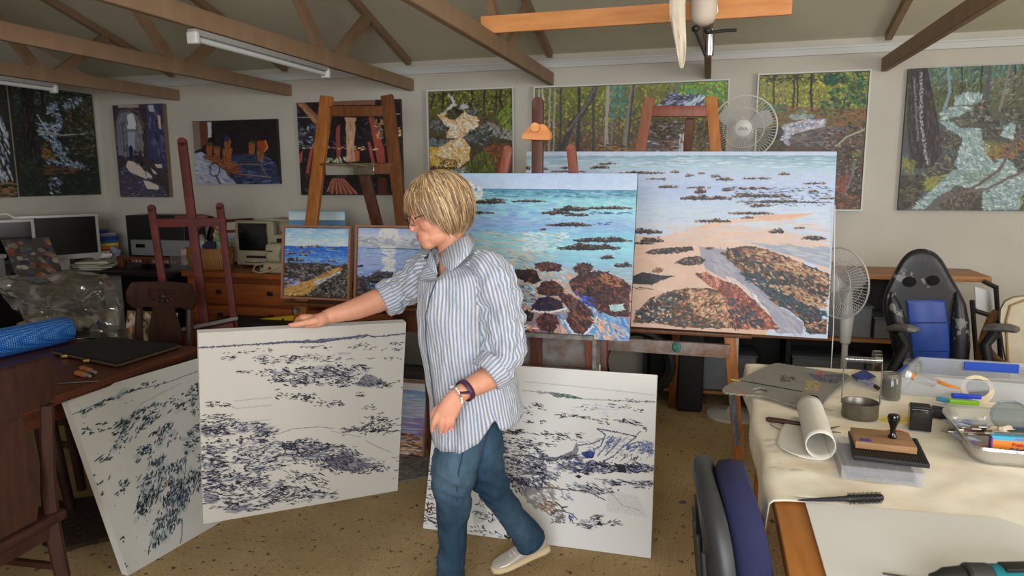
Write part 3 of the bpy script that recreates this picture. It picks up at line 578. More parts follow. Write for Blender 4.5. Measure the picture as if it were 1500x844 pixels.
def paint_long_forest():
    q = [(784.5, 129), (1066, 120), (1068, 262), (788, 262)]; P = Paint(q, (70, 66, 40), 1.4, 22); c = cv(880, 100, 4.22); d = cv(600, 110, 5)
    P.grad(q, [(110, 112, 50), (90, 84, 46), (96, 74, 54), (110, 84, 50)])
    foliage(P, [(786, 125), (1068, 118), (1068, 180), (786, 190)], 800, YG+[(130, 140, 60), (196, 190, 70), (60, 90, 70)])
    P.dabs([(786, 170), (1000, 170), (1000, 222), (786, 222)], 500, [(110, 80, 60), (150, 106, 80), (84, 96, 60), (60, 50, 40), (170, 120, 100), (70, 84, 84)], (4, 10), (1.4, 3), 60, .8, .85)
    trunks(P, [790, 795, 806, 814, 890, 893, 900, 985, 992], 125, 222, [(150, 150, 146), (176, 172, 166), (110, 108, 104)], 2.4)
    trunks(P, [848, 850, 822, 870], 125, 215, [(50, 52, 60), (60, 60, 66)], 3)
    P.line(d(1370, 90, 1280, 240, 1200, 330, 1170, 400, 1060, 550), 8, (66, 62, 62), 1, 1.2); P.line(d(1360, 95, 1270, 240, 1180, 345), 2.4, (104, 100, 96), .8, 1)
    P.line(c(200, 100, 185, 250, 165, 400, 160, 510), 7.5, (120, 122, 112), 1, .8); P.line(c(208, 100, 195, 250, 180, 510), 2.6, (60, 60, 56), .8, .6)
    P.dabs(c(70, 90, 160, 90, 160, 290, 70, 280), 60, [(70, 130, 120), (50, 100, 90), (90, 150, 130)], (4, 9), (2, 4), 30, .9)
    rk = c(355, 215, 430, 150, 520, 145, 640, 150, 645, 225, 500, 235)
    P.fill(rk, (70, 70, 90)); P.dabs(rk, 120, [(150, 160, 190), (60, 60, 76), (190, 196, 214), (96, 110, 150), (40, 42, 56)], (4, 12), (1.2, 2.6), -10, .4)
    P.dabs(c(520, 200, 640, 150, 650, 170, 540, 240), 20, [(150, 180, 214), (200, 214, 230)], (8, 16), (1, 1.6), -45, .2)
    P.dabs(c(480, 100, 800, 80, 800, 220, 650, 160, 500, 150), 150, [(110, 150, 50), (150, 180, 60), (70, 110, 50), (60, 130, 90)], (4, 10), (1.6, 3.2), 20, 1)
    P.dabs(c(300, 300, 700, 300, 680, 420, 300, 420), 200, [(120, 110, 110), (60, 54, 56), (90, 70, 50), (40, 38, 40), (170, 170, 176)], (5, 13), (1.4, 2.6), 5, .4)
    st = c(310, 400, 700, 400, 690, 510, 300, 510); P.fill(st, (96, 88, 84)); P.dabs(st, 200, [(190, 190, 196), (110, 104, 104), (150, 110, 70), (60, 56, 60), (84, 84, 96)], (6, 16), (1, 2.2), 2, .15)
    P.dabs(c(500, 370, 550, 370, 545, 500, 510, 500), 40, [(220, 222, 226), (180, 182, 190)], (5, 12), (1.4, 2.4), 80, .3)
    P.dabs(c(0, 420, 300, 440, 300, 505, 0, 505), 100, [(150, 106, 60), (110, 84, 54), (70, 56, 44), (176, 140, 96), (50, 46, 40)], (8, 20), (1.2, 2.6), 3, .15)
    P.dabs(c(560, 310, 670, 310, 670, 500, 590, 500), 80, [(90, 84, 40), (130, 120, 60), (60, 54, 36)], (8, 22), (.8, 1.6), -75, .25)
    P.dabs([(787, 220), (1068, 220), (1068, 262), (787, 262)], 150, [(110, 84, 54), (150, 140, 130), (70, 56, 44)], (8, 20), (1.2, 2.6), 3, .15)
    return P.noise(2)
def paint_fern_creek():
    q = [(1113.5, 111), (1274, 106), (1258.5, 307), (1112, 306)]; P = Paint(q, (70, 70, 44), 1.5, 23); c = cv(1090, 90, 3.517)
    P.grad(q, [(130, 134, 50), (110, 110, 50), (90, 70, 50), (60, 54, 48), (70, 60, 50)])
    foliage(P, c(80, 70, 650, 50, 640, 250, 80, 250), 700, YG+[(170, 176, 70), (190, 190, 90)])
    trunks(P, c(130, 70, 190, 70, 265, 70, 290, 70, 355, 70, 170, 0)[:0] or [1125, 1142, 1149], 108, 160, [(130, 110, 90), (110, 100, 84)], 3.2)
    trunks(P, [1165, 1168, 1191, 1135], 108, 165, [(40, 34, 26), (60, 50, 36)], 3)
    P.dabs(c(80, 60, 650, 50, 650, 120, 80, 110), 70, [(40, 44, 24), (60, 64, 30), (30, 34, 24)], (8, 20), (1, 2), 5, .5)
    lf = [(20, 56, 40), (30, 74, 54), (40, 90, 60), (16, 40, 34), (56, 110, 70)]
    P.fill(c(410, 90, 440, 65, 490, 75, 500, 110, 460, 138, 420, 125), (24, 60, 44)); P.dabs(c(410, 90, 440, 65, 490, 75, 500, 110, 460, 138), 18, lf, (7, 14), (2, 4), -40, .5)
    P.dabs(c(490, 70, 640, 60, 640, 150, 560, 160, 500, 110), 60, lf+YG[:3], (7, 15), (2.4, 5), 20, .7)
    P.dabs(c(440, 160, 640, 130, 635, 250, 480, 280, 360, 320), 120, lf+[(110, 120, 40), (84, 100, 40)], (6, 14), (2, 4.4), 25, .6)
    P.dabs(c(110, 230, 240, 230, 240, 280, 110, 275), 60, [(50, 100, 80), (80, 130, 100), (40, 80, 60)], (6, 13), (1.4, 2.6), 10, .6)
    P.dabs(c(150, 240, 640, 260, 630, 380, 400, 330, 150, 320), 200, [(120, 74, 50), (150, 90, 56), (84, 60, 44), (100, 90, 50), (50, 44, 34)], (5, 12), (1.6, 3.2), 8, .5)
    P.rock(c(230, 290, 370, 290, 365, 305, 260, 312), [(110, 130, 130), (150, 166, 160)], 30); P.rock(c(290, 262, 330, 262, 330, 280, 280, 280), [(120, 130, 120), (90, 100, 90)], 12)
    pl = c(210, 340, 330, 312, 430, 312, 420, 360, 300, 385, 240, 450, 195, 420); P.fill(pl, (150, 150, 170)); P.dabs(pl, 110, [(190, 200, 215), (120, 130, 160), (200, 170, 150), (220, 220, 220), (96, 100, 120)], (4, 11), (1.2, 2.6), 20, .6)
    P.rock(c(245, 430, 270, 385, 400, 355, 550, 350, 540, 385, 480, 440, 300, 460), [(96, 90, 88), (70, 66, 66), (120, 114, 110), (50, 48, 48), (110, 84, 84)], 150, (8, 18), (1.4, 3), 3, .3)
    P.rock(c(80, 380, 190, 345, 215, 380, 190, 420, 90, 420), [(30, 34, 30), (50, 54, 44), (70, 76, 60)], 50); P.rock(c(80, 425, 215, 420, 215, 450, 80, 460), [(50, 56, 36), (84, 90, 50), (30, 34, 26)], 30)
    P.dabs(c(420, 390, 640, 330, 620, 700, 480, 720), 340, [(60, 44, 40), (40, 36, 36), (110, 66, 50), (84, 84, 84), (150, 140, 130), (90, 60, 44), (30, 30, 32)], (5, 14), (1.4, 3.2), 10, .7)
    P.line(c(480, 450, 530, 405, 620, 368), 2.4, (150, 150, 140), .95, .4); P.line(c(480, 715, 520, 690, 560, 600, 570, 540), 3.2, (110, 104, 100), .9, .6)
    P.dabs(c(480, 600, 540, 600, 530, 680, 480, 690), 30, [(150, 80, 60), (110, 60, 44)], (6, 13), (2, 4), 70, .4); P.dabs(c(480, 700, 600, 700, 595, 760, 480, 760), 60, [(130, 96, 44), (90, 60, 50), (60, 50, 40), (150, 90, 80)], (6, 13), (1.6, 3), 0, .5)
    P.dabs(c(560, 480, 600, 480, 600, 560, 560, 560), 16, [(60, 84, 44), (110, 120, 60)], (5, 10), (1, 2), 60, .7)
    P.dabs([(1112, 220), (1228, 220), (1228, 306), (1112, 306)], 200, [(60, 44, 40), (40, 36, 36), (110, 66, 50), (84, 84, 84)], (5, 14), (1.4, 3.2), 10, .7)
    return P.noise(2)
def paint_gully():
    q = [(1330, 101), (1508, 93.5), (1504, 309), (1315.5, 309)]; P = Paint(q, (56, 60, 52), 1.5, 24); c = cv(1090, 90, 3.517)
    P.grad(q, [(70, 96, 90), (80, 90, 60), (64, 70, 70), (70, 84, 84), (76, 88, 90)])
    P.dabs(c(850, 35, 1460, 10, 1460, 110, 950, 150), 420, [(90, 130, 125), (60, 90, 80), (84, 96, 50), (50, 66, 50), (110, 150, 150), (110, 110, 60)], (4, 12), (1.2, 2.6), -80, .6)
    trunks(P, c(1080, 0, 1180, 0, 1240, 0, 1290, 0)[0:0] or [1398, 1408, 1426, 1440, 1452, 1468], 96, 140, [(50, 54, 50), (36, 40, 40), (84, 110, 110)], 1.8)
    P.dabs(c(950, 90, 1200, 100, 1180, 200, 980, 230), 130, [(90, 90, 44), (60, 60, 34), (110, 104, 50), (44, 44, 30)], (6, 14), (1.2, 2.6), -70, .5)
    P.dabs(c(1200, 90, 1460, 50, 1460, 200, 1250, 220), 180, [(90, 90, 70), (110, 104, 60), (130, 140, 140), (60, 56, 50), (84, 76, 56)], (6, 14), (1.4, 3), -25, .4)
    P.line(c(1025, 40, 1035, 150, 1010, 240), 4.4, (110, 140, 150), 1, .6); P.line(c(1215, 25, 1205, 190), 4.4, (76, 72, 84), 1, .6); P.line(c(1305, 20, 1290, 130, 1270, 240), 3.4, (120, 112, 104), 1, .5)
    tr = c(848, 40, 930, 36, 955, 150, 990, 330, 1010, 450, 960, 540, 860, 540, 835, 300)
    P.fill(tr, (44, 36, 38)); P.dabs(tr, 240, [(30, 26, 28), (60, 50, 54), (84, 76, 84), (40, 30, 30), (66, 44, 40)], (10, 26), (1.2, 2.6), 85, .12)
    P.line(c(900, 60, 905, 300, 935, 520), 1.6, (160, 160, 170), .7, 1.2); P.line(c(870, 80, 890, 400), 1.2, (130, 134, 146), .6, 1)
    R = [(70, 70, 64), (96, 98, 92), (50, 50, 48), (120, 122, 110), (84, 80, 60), (40, 42, 44)]
    def rk(*a, n=50, cols=R): P.rock(c(*a), cols, n, (6, 14), (2, 4.4), 20, .7, base=(56, 56, 52))
    P.fill(c(800, 580, 920, 575, 930, 650, 860, 760, 800, 765), (56, 50, 46)); P.dabs(c(805, 585, 920, 575, 930, 650, 860, 760, 800, 765), 80, [(50, 46, 44), (70, 64, 56), (40, 36, 36), (90, 84, 60)], (8, 18), (3, 6), -20, .6)
    rk(1120, 250, 1210, 240, 1240, 270, 1200, 310, 1120, 300, n=60); rk(1070, 290, 1120, 280, 1130, 320, 1080, 330); rk(1185, 330, 1240, 285, 1290, 295, 1290, 350, 1220, 390, n=70); rk(1155, 205, 1215, 195, 1225, 225, 1165, 235, cols=R+[(150, 110, 80)])
    rk(1280, 235, 1360, 225, 1390, 290, 1340, 310, 1290, 290, n=60); rk(1360, 320, 1450, 270, 1450, 420, 1400, 450, 1340, 400, n=90); rk(1000, 340, 1060, 345, 1095, 410, 1080, 450, 1010, 450, n=60); rk(910, 580, 1010, 480, 1085, 470, 1070, 550, 980, 600, n=80)
    rk(1220, 450, 1300, 410, 1400, 390, 1410, 440, 1340, 490, 1240, 500, n=80, cols=[(130, 84, 56), (150, 100, 66), (90, 70, 50), (110, 104, 70)]); rk(1345, 500, 1450, 450, 1450, 550, 1380, 560, n=70)
    rk(990, 760, 1050, 660, 1130, 640, 1215, 680, 1210, 770, n=120, cols=[(96, 90, 80), (70, 64, 58), (120, 112, 96), (60, 56, 50)]); rk(1325, 700, 1350, 655, 1395, 665, 1390, 735, 1350, 745, n=40, cols=[(96, 60, 46), (70, 50, 44), (120, 84, 66)])
    W = [(176, 190, 190), (140, 162, 164), (206, 214, 212), (104, 130, 134), (150, 172, 174), (84, 108, 112)]
    for a, n, an in [((1060, 180, 1120, 150, 1190, 160, 1185, 190, 1120, 215, 1060, 215), 90, 80), ((990, 260, 1060, 220, 1150, 225, 1080, 270, 1000, 290), 60, 10), ((985, 295, 1060, 300, 1080, 330, 1180, 330, 1200, 400, 1240, 420, 1220, 470, 1270, 520, 1100, 560, 1065, 520, 1090, 450, 1105, 380, 1040, 340), 260, 60), ((1060, 550, 1270, 510, 1300, 480, 1350, 510, 1370, 560, 1440, 570, 1440, 650, 1300, 670, 1210, 660, 1080, 630, 980, 700, 930, 765, 860, 765, 960, 660), 420, 15), ((1210, 670, 1440, 650, 1400, 765, 1215, 765), 130, 10), ((1290, 320, 1350, 310, 1340, 390, 1290, 370), 40, 60)]:
        P.fill(c(*a), (120, 142, 144)); P.dabs(c(*a), n, W, (5, 14), (1.4, 3.6), an, .5, .8)
    P.dabs(c(1100, 560, 1300, 560, 1260, 620, 1130, 620), 40, [(110, 130, 110), (96, 120, 110)], (8, 18), (2, 4), 5, .3, .7)
    P.dabs(c(920, 600, 1040, 570, 980, 640, 930, 660), 50, [(150, 150, 60), (120, 120, 50)], (8, 20), (.8, 1.4), -40, .6); P.dabs(c(1200, 400, 1300, 390, 1280, 480, 1220, 480), 50, [(140, 130, 60), (100, 96, 50)], (8, 18), (.8, 1.4), -60, .5); P.dabs(c(815, 480, 880, 500, 870, 580, 815, 560), 40, [(130, 130, 60), (90, 96, 50)], (8, 18), (.8, 1.6), 60, .3); P.dabs(c(1400, 680, 1450, 680, 1450, 770, 1400, 770), 30, [(130, 120, 50), (60, 56, 36)], (8, 18), (1, 2), -60, .3)
    P.line(c(940, 765, 1010, 715, 1130, 660, 1200, 620, 1290, 540, 1350, 400, 1380, 340, 1450, 285), 4.6, (92, 82, 76), 1, .5); P.line(c(1130, 668, 1230, 650, 1350, 580, 1450, 530), 4, (100, 92, 84), 1, .5)
    return P.noise(2)
def paint_stream_left():
    q = [(16, 123), (135, 138), (148, 285), (32, 288)]; P = Paint(q, (30, 34, 28), 1.6, 25); c = cv(0, 100, 3.67)
    P.dabs(q, 500, [(30, 36, 28), (40, 46, 34), (24, 28, 30), (50, 56, 34), (36, 40, 50)], (6, 14), (2, 4), 20, .8)
    P.dabs(c(70, 90, 490, 130, 500, 240, 330, 200, 70, 190), 120, [(60, 76, 90), (40, 56, 60), (84, 96, 100), (70, 76, 50), (50, 60, 30)], (5, 12), (1, 2.2), 0, .5)
    P.fill(c(110, 95, 175, 100, 195, 300, 215, 470, 130, 480, 120, 300), (26, 22, 24)); P.dabs(c(110, 95, 175, 100, 195, 300, 215, 470, 130, 480), 90, [(20, 18, 20), (40, 36, 38), (52, 44, 44)], (10, 22), (1, 2.4), 85, .1); P.line(c(225, 110, 235, 230), 5, (26, 24, 26))
    B = [(110, 130, 150), (150, 165, 180), (84, 104, 130), (180, 190, 200), (60, 80, 110)]
    for a, n in [((260, 190, 300, 180, 330, 260, 340, 320, 310, 340, 300, 270, 250, 240), 60), ((200, 280, 250, 290, 330, 300, 300, 380, 370, 440, 360, 490, 300, 480, 270, 400, 210, 350), 140), ((240, 490, 360, 490, 470, 520, 480, 550, 400, 540, 250, 510), 60), ((330, 180, 440, 150, 450, 200, 350, 220), 50), ((260, 590, 330, 590, 320, 680, 270, 680), 30)]:
        P.dabs(c(*a), n, B, (4, 11), (1, 2.4), 30, .7, .8)
    P.line(c(200, 335, 330, 360, 480, 350), 2, (130, 130, 124), .8, .5); P.line(c(200, 250, 250, 330, 320, 300), 1.4, (150, 160, 170), .6, .5)
    P.dabs(c(230, 390, 300, 470, 280, 500, 220, 480), 30, [(120, 90, 40), (96, 60, 40), (90, 90, 40)], (4, 10), (1.4, 3), 40, .8); P.dabs(c(240, 520, 430, 540, 400, 570, 240, 570), 40, [(80, 54, 34), (60, 44, 34), (100, 76, 44)], (8, 20), (1.4, 3), 0, .2); P.dabs(c(330, 210, 500, 180, 510, 480, 400, 470), 150, [(50, 56, 34), (30, 34, 24), (70, 70, 40), (84, 60, 44), (80, 84, 90)], (5, 12), (2, 4), 20, .8)
    return P.noise(1.5)
def paint_waterfall():
    q = [(-60, 115), (8, 121), (27, 289), (-38, 292)]; P = Paint(q, (34, 36, 34), 1.3, 26)
    P.dabs(q, 200, [(30, 34, 30), (50, 50, 40), (40, 44, 50)], (6, 14), (2, 4), 80, .4)
    wf = [(-20, 170), (5, 172), (14, 200), (20, 268), (-30, 265)]; P.dabs(wf, 160, [(130, 144, 160), (176, 186, 196), (90, 104, 124), (200, 206, 210)], (8, 20), (1.2, 2.6), 82, .12, .8)
    P.dabs([(-38, 268), (26, 268), (27, 289), (-38, 290)], 60, [(110, 84, 60), (130, 100, 66), (84, 66, 50)], (8, 18), (2, 3), 0, .2)
    return P.noise(1.5)
def paint_archway():
    q = [(165.5, 154), (239, 152), (247, 289), (177, 288)]; P = Paint(q, (60, 52, 58), 1.9, 27); c = cv(0, 100, 3.67)
    P.dabs(q, 300, [(54, 46, 50), (70, 60, 62), (44, 38, 44), (84, 70, 66)], (4, 9), (1.6, 3), 0, .6)
    P.fill(c(640, 470, 630, 300, 650, 245, 700, 230, 745, 260, 765, 330, 775, 470, 700, 480), (110, 112, 124)); P.fill(c(680, 300, 690, 250, 720, 245, 735, 300, 735, 330, 690, 330), (196, 198, 206)); P.fill(c(690, 345, 730, 345, 728, 440, 695, 440), (150, 156, 176))
    P.dabs(c(640, 300, 690, 280, 690, 470, 650, 480), 40, [(60, 56, 66), (90, 90, 110), (130, 130, 140)], (6, 16), (1, 2.4), 88, .1); P.dabs(c(735, 280, 770, 300, 775, 480, 740, 470), 30, [(120, 110, 100), (90, 80, 76), (150, 140, 130)], (6, 14), (1, 2.4), 88, .1)
    P.fill(c(790, 195, 870, 195, 905, 560, 800, 480), (62, 62, 92)); P.dabs(c(795, 195, 870, 195, 900, 560, 810, 470), 70, [(50, 50, 84), (84, 86, 120), (110, 110, 140), (36, 34, 56)], (8, 24), (1, 2.6), 86, .06); P.fill(c(850, 255, 866, 262, 870, 335, 858, 330), (200, 176, 140)); P.fill(c(800, 200, 830, 200, 835, 240, 805, 235), (170, 170, 180))
    P.fill(c(650, 540, 720, 490, 770, 540, 800, 600, 880, 640, 900, 690, 655, 690), (70, 64, 84)); P.dabs(c(650, 540, 720, 490, 780, 540, 900, 690, 655, 690), 140, [(60, 54, 76), (96, 90, 110), (130, 126, 140), (44, 40, 56)], (3, 8), (1, 2), 0, .3)
    for a in [(690, 500, 740, 510, 780, 560, 790, 600, 700, 560, 680, 530), (770, 605, 800, 610, 850, 635, 850, 655, 790, 650), (810, 540, 835, 560, 845, 575, 825, 570), (830, 520, 870, 522, 870, 542, 845, 540), (785, 555, 820, 585, 810, 595, 790, 590)]: P.fill(c(*a), (196, 184, 176))
    P.fill(c(695, 430, 705, 415, 718, 430, 718, 490, 700, 490), (36, 40, 70)); P.dabs(c(720, 450, 770, 450, 770, 530, 730, 520), 30, [(30, 28, 36), (50, 44, 50)], (3, 8), (1.4, 3), 70, .6); P.fill(c(640, 198, 750, 198, 750, 213, 640, 213), (160, 140, 130))
    P.line(c(632, 420, 628, 290, 650, 235, 700, 218, 750, 240, 775, 320), 2.4, (96, 84, 84), .9, .3)
    return P.noise(1.5)
def paint_cart():
    q = [(281, 178), (402, 174), (410, 269), (290, 270)]; P = Paint(q, (30, 24, 26), 1.9, 28); c = cv(280, 100, 3.67)
    P.dabs(q, 120, [(26, 20, 22), (36, 30, 34), (24, 22, 30)], (8, 20), (3, 6), 10, .6)
    P.fill(c(5, 290, 45, 290, 60, 430, 20, 450), (120, 106, 96)); P.fill(c(42, 292, 85, 290, 92, 400, 55, 430), (92, 56, 40)); P.fill(c(86, 292, 106, 290, 110, 370, 92, 375), (176, 180, 186))
    P.fill(c(18, 460, 60, 450, 240, 600, 250, 625, 38, 628), (150, 160, 184)); P.dabs(c(20, 460, 100, 480, 240, 600, 250, 625, 38, 628), 60, [(130, 145, 175), (176, 184, 200), (190, 180, 176), (110, 120, 150)], (8, 20), (2, 4), 30, .3)
    P.fill(c(230, 470, 380, 455, 460, 520, 478, 620, 250, 622, 190, 560), (44, 56, 84)); P.dabs(c(230, 460, 400, 455, 470, 540, 478, 620, 260, 622, 200, 560), 80, [(50, 66, 100), (36, 40, 60), (80, 96, 130), (30, 30, 44)], (10, 24), (2, 4), 5, .3)
    P.fill(c(60, 470, 110, 470, 260, 520, 262, 575, 200, 560, 110, 500), (110, 66, 40)); P.dabs(c(60, 470, 262, 520, 262, 575, 130, 520), 40, [(130, 80, 46), (90, 52, 34), (150, 100, 60)], (8, 18), (1.2, 2.6), 20, .2)
    for x, y, w, h in [(100, 440, 34, 60), (140, 455, 36, 66), (195, 470, 52, 76), (196, 408, 34, 44), (325, 430, 34, 60), (372, 470, 34, 60)]:
        P.fill(c(x-w/2, y-h/2, x+w/2, y-h/2, x+w*.42, y+h/2, x-w*.42, y+h/2), (134, 80, 46)); P.dabs(c(x-w/2, y-h/2, x+w/2, y-h/2, x+w*.4, y+h/2, x-w*.4, y+h/2), 10, [(160, 100, 60), (96, 54, 34)], (5, 11), (1, 2), 80, .3); P.dabs(c(x-w/2, y-h/2-6, x+w/2, y-h/2-6, x+w/2, y-h/2+6, x-w/2, y-h/2+6), 6, [(84, 84, 40), (60, 54, 34)], (4, 7), (1, 2), 0, .4)
    P.fill(c(350, 392, 400, 388, 412, 430, 390, 452, 355, 425), (140, 60, 30)); P.line(c(395, 392, 408, 425, 392, 448), 1.4, (190, 140, 80))
    pts = [(132+26*math.cos(a), 545+36*math.sin(a)) for a in np.linspace(0, 6.3, 24)]; P.line(c(*[v for p in pts for v in p]), 1.3, (30, 30, 34)); P.line(c(200, 560, 222, 598), 1.2, (120, 80, 50))
    P.line(c(270, 515, 380, 518), 1, (150, 120, 70)); P.line(c(265, 570, 430, 585), 1, (150, 120, 70)); P.line(c(375, 520, 410, 580), .9, (130, 104, 60)); P.line(c(140, 580, 165, 628), 3, (60, 70, 100), .7)
    P.fill(c(135, 345, 155, 340, 160, 400, 130, 405), (40, 34, 34)); P.fill(c(180, 365, 200, 360, 205, 395, 178, 395), (40, 50, 84))
    return P.noise(1.5)
def paint_workshop():
    q = [(434.5, 152.5), (586, 145), (590, 285), (443, 286)]; P = Paint(q, (34, 28, 32), 1.7, 29); c = cv(280, 100, 3.67)
    P.dabs(q, 200, [(30, 24, 28), (44, 36, 42), (60, 66, 84), (24, 22, 26)], (6, 16), (3, 6), 30, .8)
    P.fill(c(570, 195, 610, 190, 690, 270, 690, 320, 660, 300), (130, 90, 66)); P.line(c(590, 205, 685, 305), 3, (160, 116, 84), .9, .8); P.fill(c(680, 185, 700, 185, 760, 270, 745, 280), (100, 56, 50)); P.fill(c(700, 180, 990, 170, 990, 200, 700, 205), (120, 84, 66))
    P.dabs(c(580, 310, 680, 310, 690, 440, 590, 440), 50, [(84, 96, 120), (60, 66, 84), (150, 150, 160), (44, 44, 54)], (6, 14), (2, 4), 20, .8)
    for a in [(955, 265, 980, 265, 1040, 440, 1045, 510, 1005, 510), (780, 330, 800, 305, 806, 490, 785, 490), (660, 440, 640, 570, 622, 570, 645, 440), (950, 400, 966, 400, 990, 510, 972, 510), (586, 470, 606, 445, 600, 510, 590, 515)]: P.fill(c(*a), (150, 70, 60))
    P.dabs(c(590, 425, 1040, 425, 1040, 440, 590, 440), 30, [(120, 60, 54), (220, 190, 150)], (4, 10), (1.4, 3), 0, .3); P.dabs(c(985, 280, 1030, 270, 1030, 380, 1000, 380), 24, [(200, 150, 90), (110, 90, 84), (84, 84, 96)], (5, 12), (2, 4), 50, .5); P.dabs(c(1095, 330, 1128, 320, 1128, 370, 1100, 370), 14, [(214, 160, 90), (230, 190, 140)], (4, 8), (2, 3), 0, .5)
    # a plain pale turned column stands in the middle
    P.fill(c(835, 290, 880, 288, 886, 330, 878, 400, 884, 505, 836, 505, 842, 400, 832, 330), (190, 152, 122)); P.dabs(c(838, 290, 866, 290, 866, 505, 840, 505), 30, [(206, 172, 144), (170, 126, 98)], (8, 18), (1.6, 3), 90, .08); P.fill(c(826, 270, 890, 270, 886, 290, 832, 290), (196, 160, 130)); P.fill(c(884, 440, 906, 450, 908, 500, 884, 505), (176, 92, 60))
    P.dabs(c(725, 490, 830, 488, 830, 510, 725, 512), 24, [(206, 206, 176), (160, 176, 140), (90, 100, 90)], (4, 8), (2, 4), 70, .4)
    for k in range(13):
        x = 735+k*13; P.line(c(795+(k-6)*5, 600, x, 672), 2.6, [(170, 110, 90), (120, 66, 56)][k % 2], .95, .3)
    P.dabs(c(620, 580, 740, 580, 740, 680, 600, 680), 30, [(40, 30, 34), (66, 40, 38)], (8, 18), (2, 4), 40, .5); P.fill(c(1005, 590, 1050, 590, 1056, 680, 1010, 680), (90, 46, 40)); P.line(c(575, 272, 660, 270), .8, (150, 150, 150)); P.line(c(1060, 250, 1125, 248), .8, (150, 150, 150))
    return P.noise(1.5)
# --- ink drawings
INK = [(34, 34, 46), (24, 24, 32), (60, 60, 78), (40, 42, 60), (90, 92, 108)]
def hatch(P, pts, n, L=(4, 11), Wd=(.9, 2.6), ang=-5, da=.25, cols=None, wash=.0, wc=(120, 122, 140)):
    if wash: P.dabs(pts, max(4, int(n*.10)), [wc, tuple(v+30 for v in wc)], (L[1]*1.2, L[1]*2.6), (2.5, 6), ang, .2, wash)
    # marks gather in clumps, with bare canvas between
    m = P.mask(pts)
    if m is None: return
    q = P.T(pts); x0, y0 = q.min(0); x1, y1 = q.max(0); r = P.r; k = 0; cols = cols or INK; n = int(n*1.1*getattr(P, 'q', 1)); Wd = (Wd[0]*.6, Wd[1]*.72); L = (L[0]*.8, L[1]*.95)
    idx = np.argwhere(m[1]); X, Y = m[2], m[3]
    while k < n and len(idx):
        i, j = idx[r.randint(len(idx))]; cx, cy = X[i, j], Y[i, j]; cn = r.randint(2, 6); w0 = r.uniform(*Wd); a0 = math.radians(ang)+r.normal(0, da*.65)
        for _ in range(cn):
            l = r.uniform(*L)*P.ss*math.exp(r.normal(0, .42)); P.blob(cx+r.normal(0, l*.5), cy+r.normal(0, w0*P.ss*1.5), l*r.uniform(.5, 1), max(.7, w0*r.uniform(.5, 1.1))*P.ss, a0+r.normal(0, .15), cols[r.randint(len(cols))], r.uniform(.7, 1)); k += 1
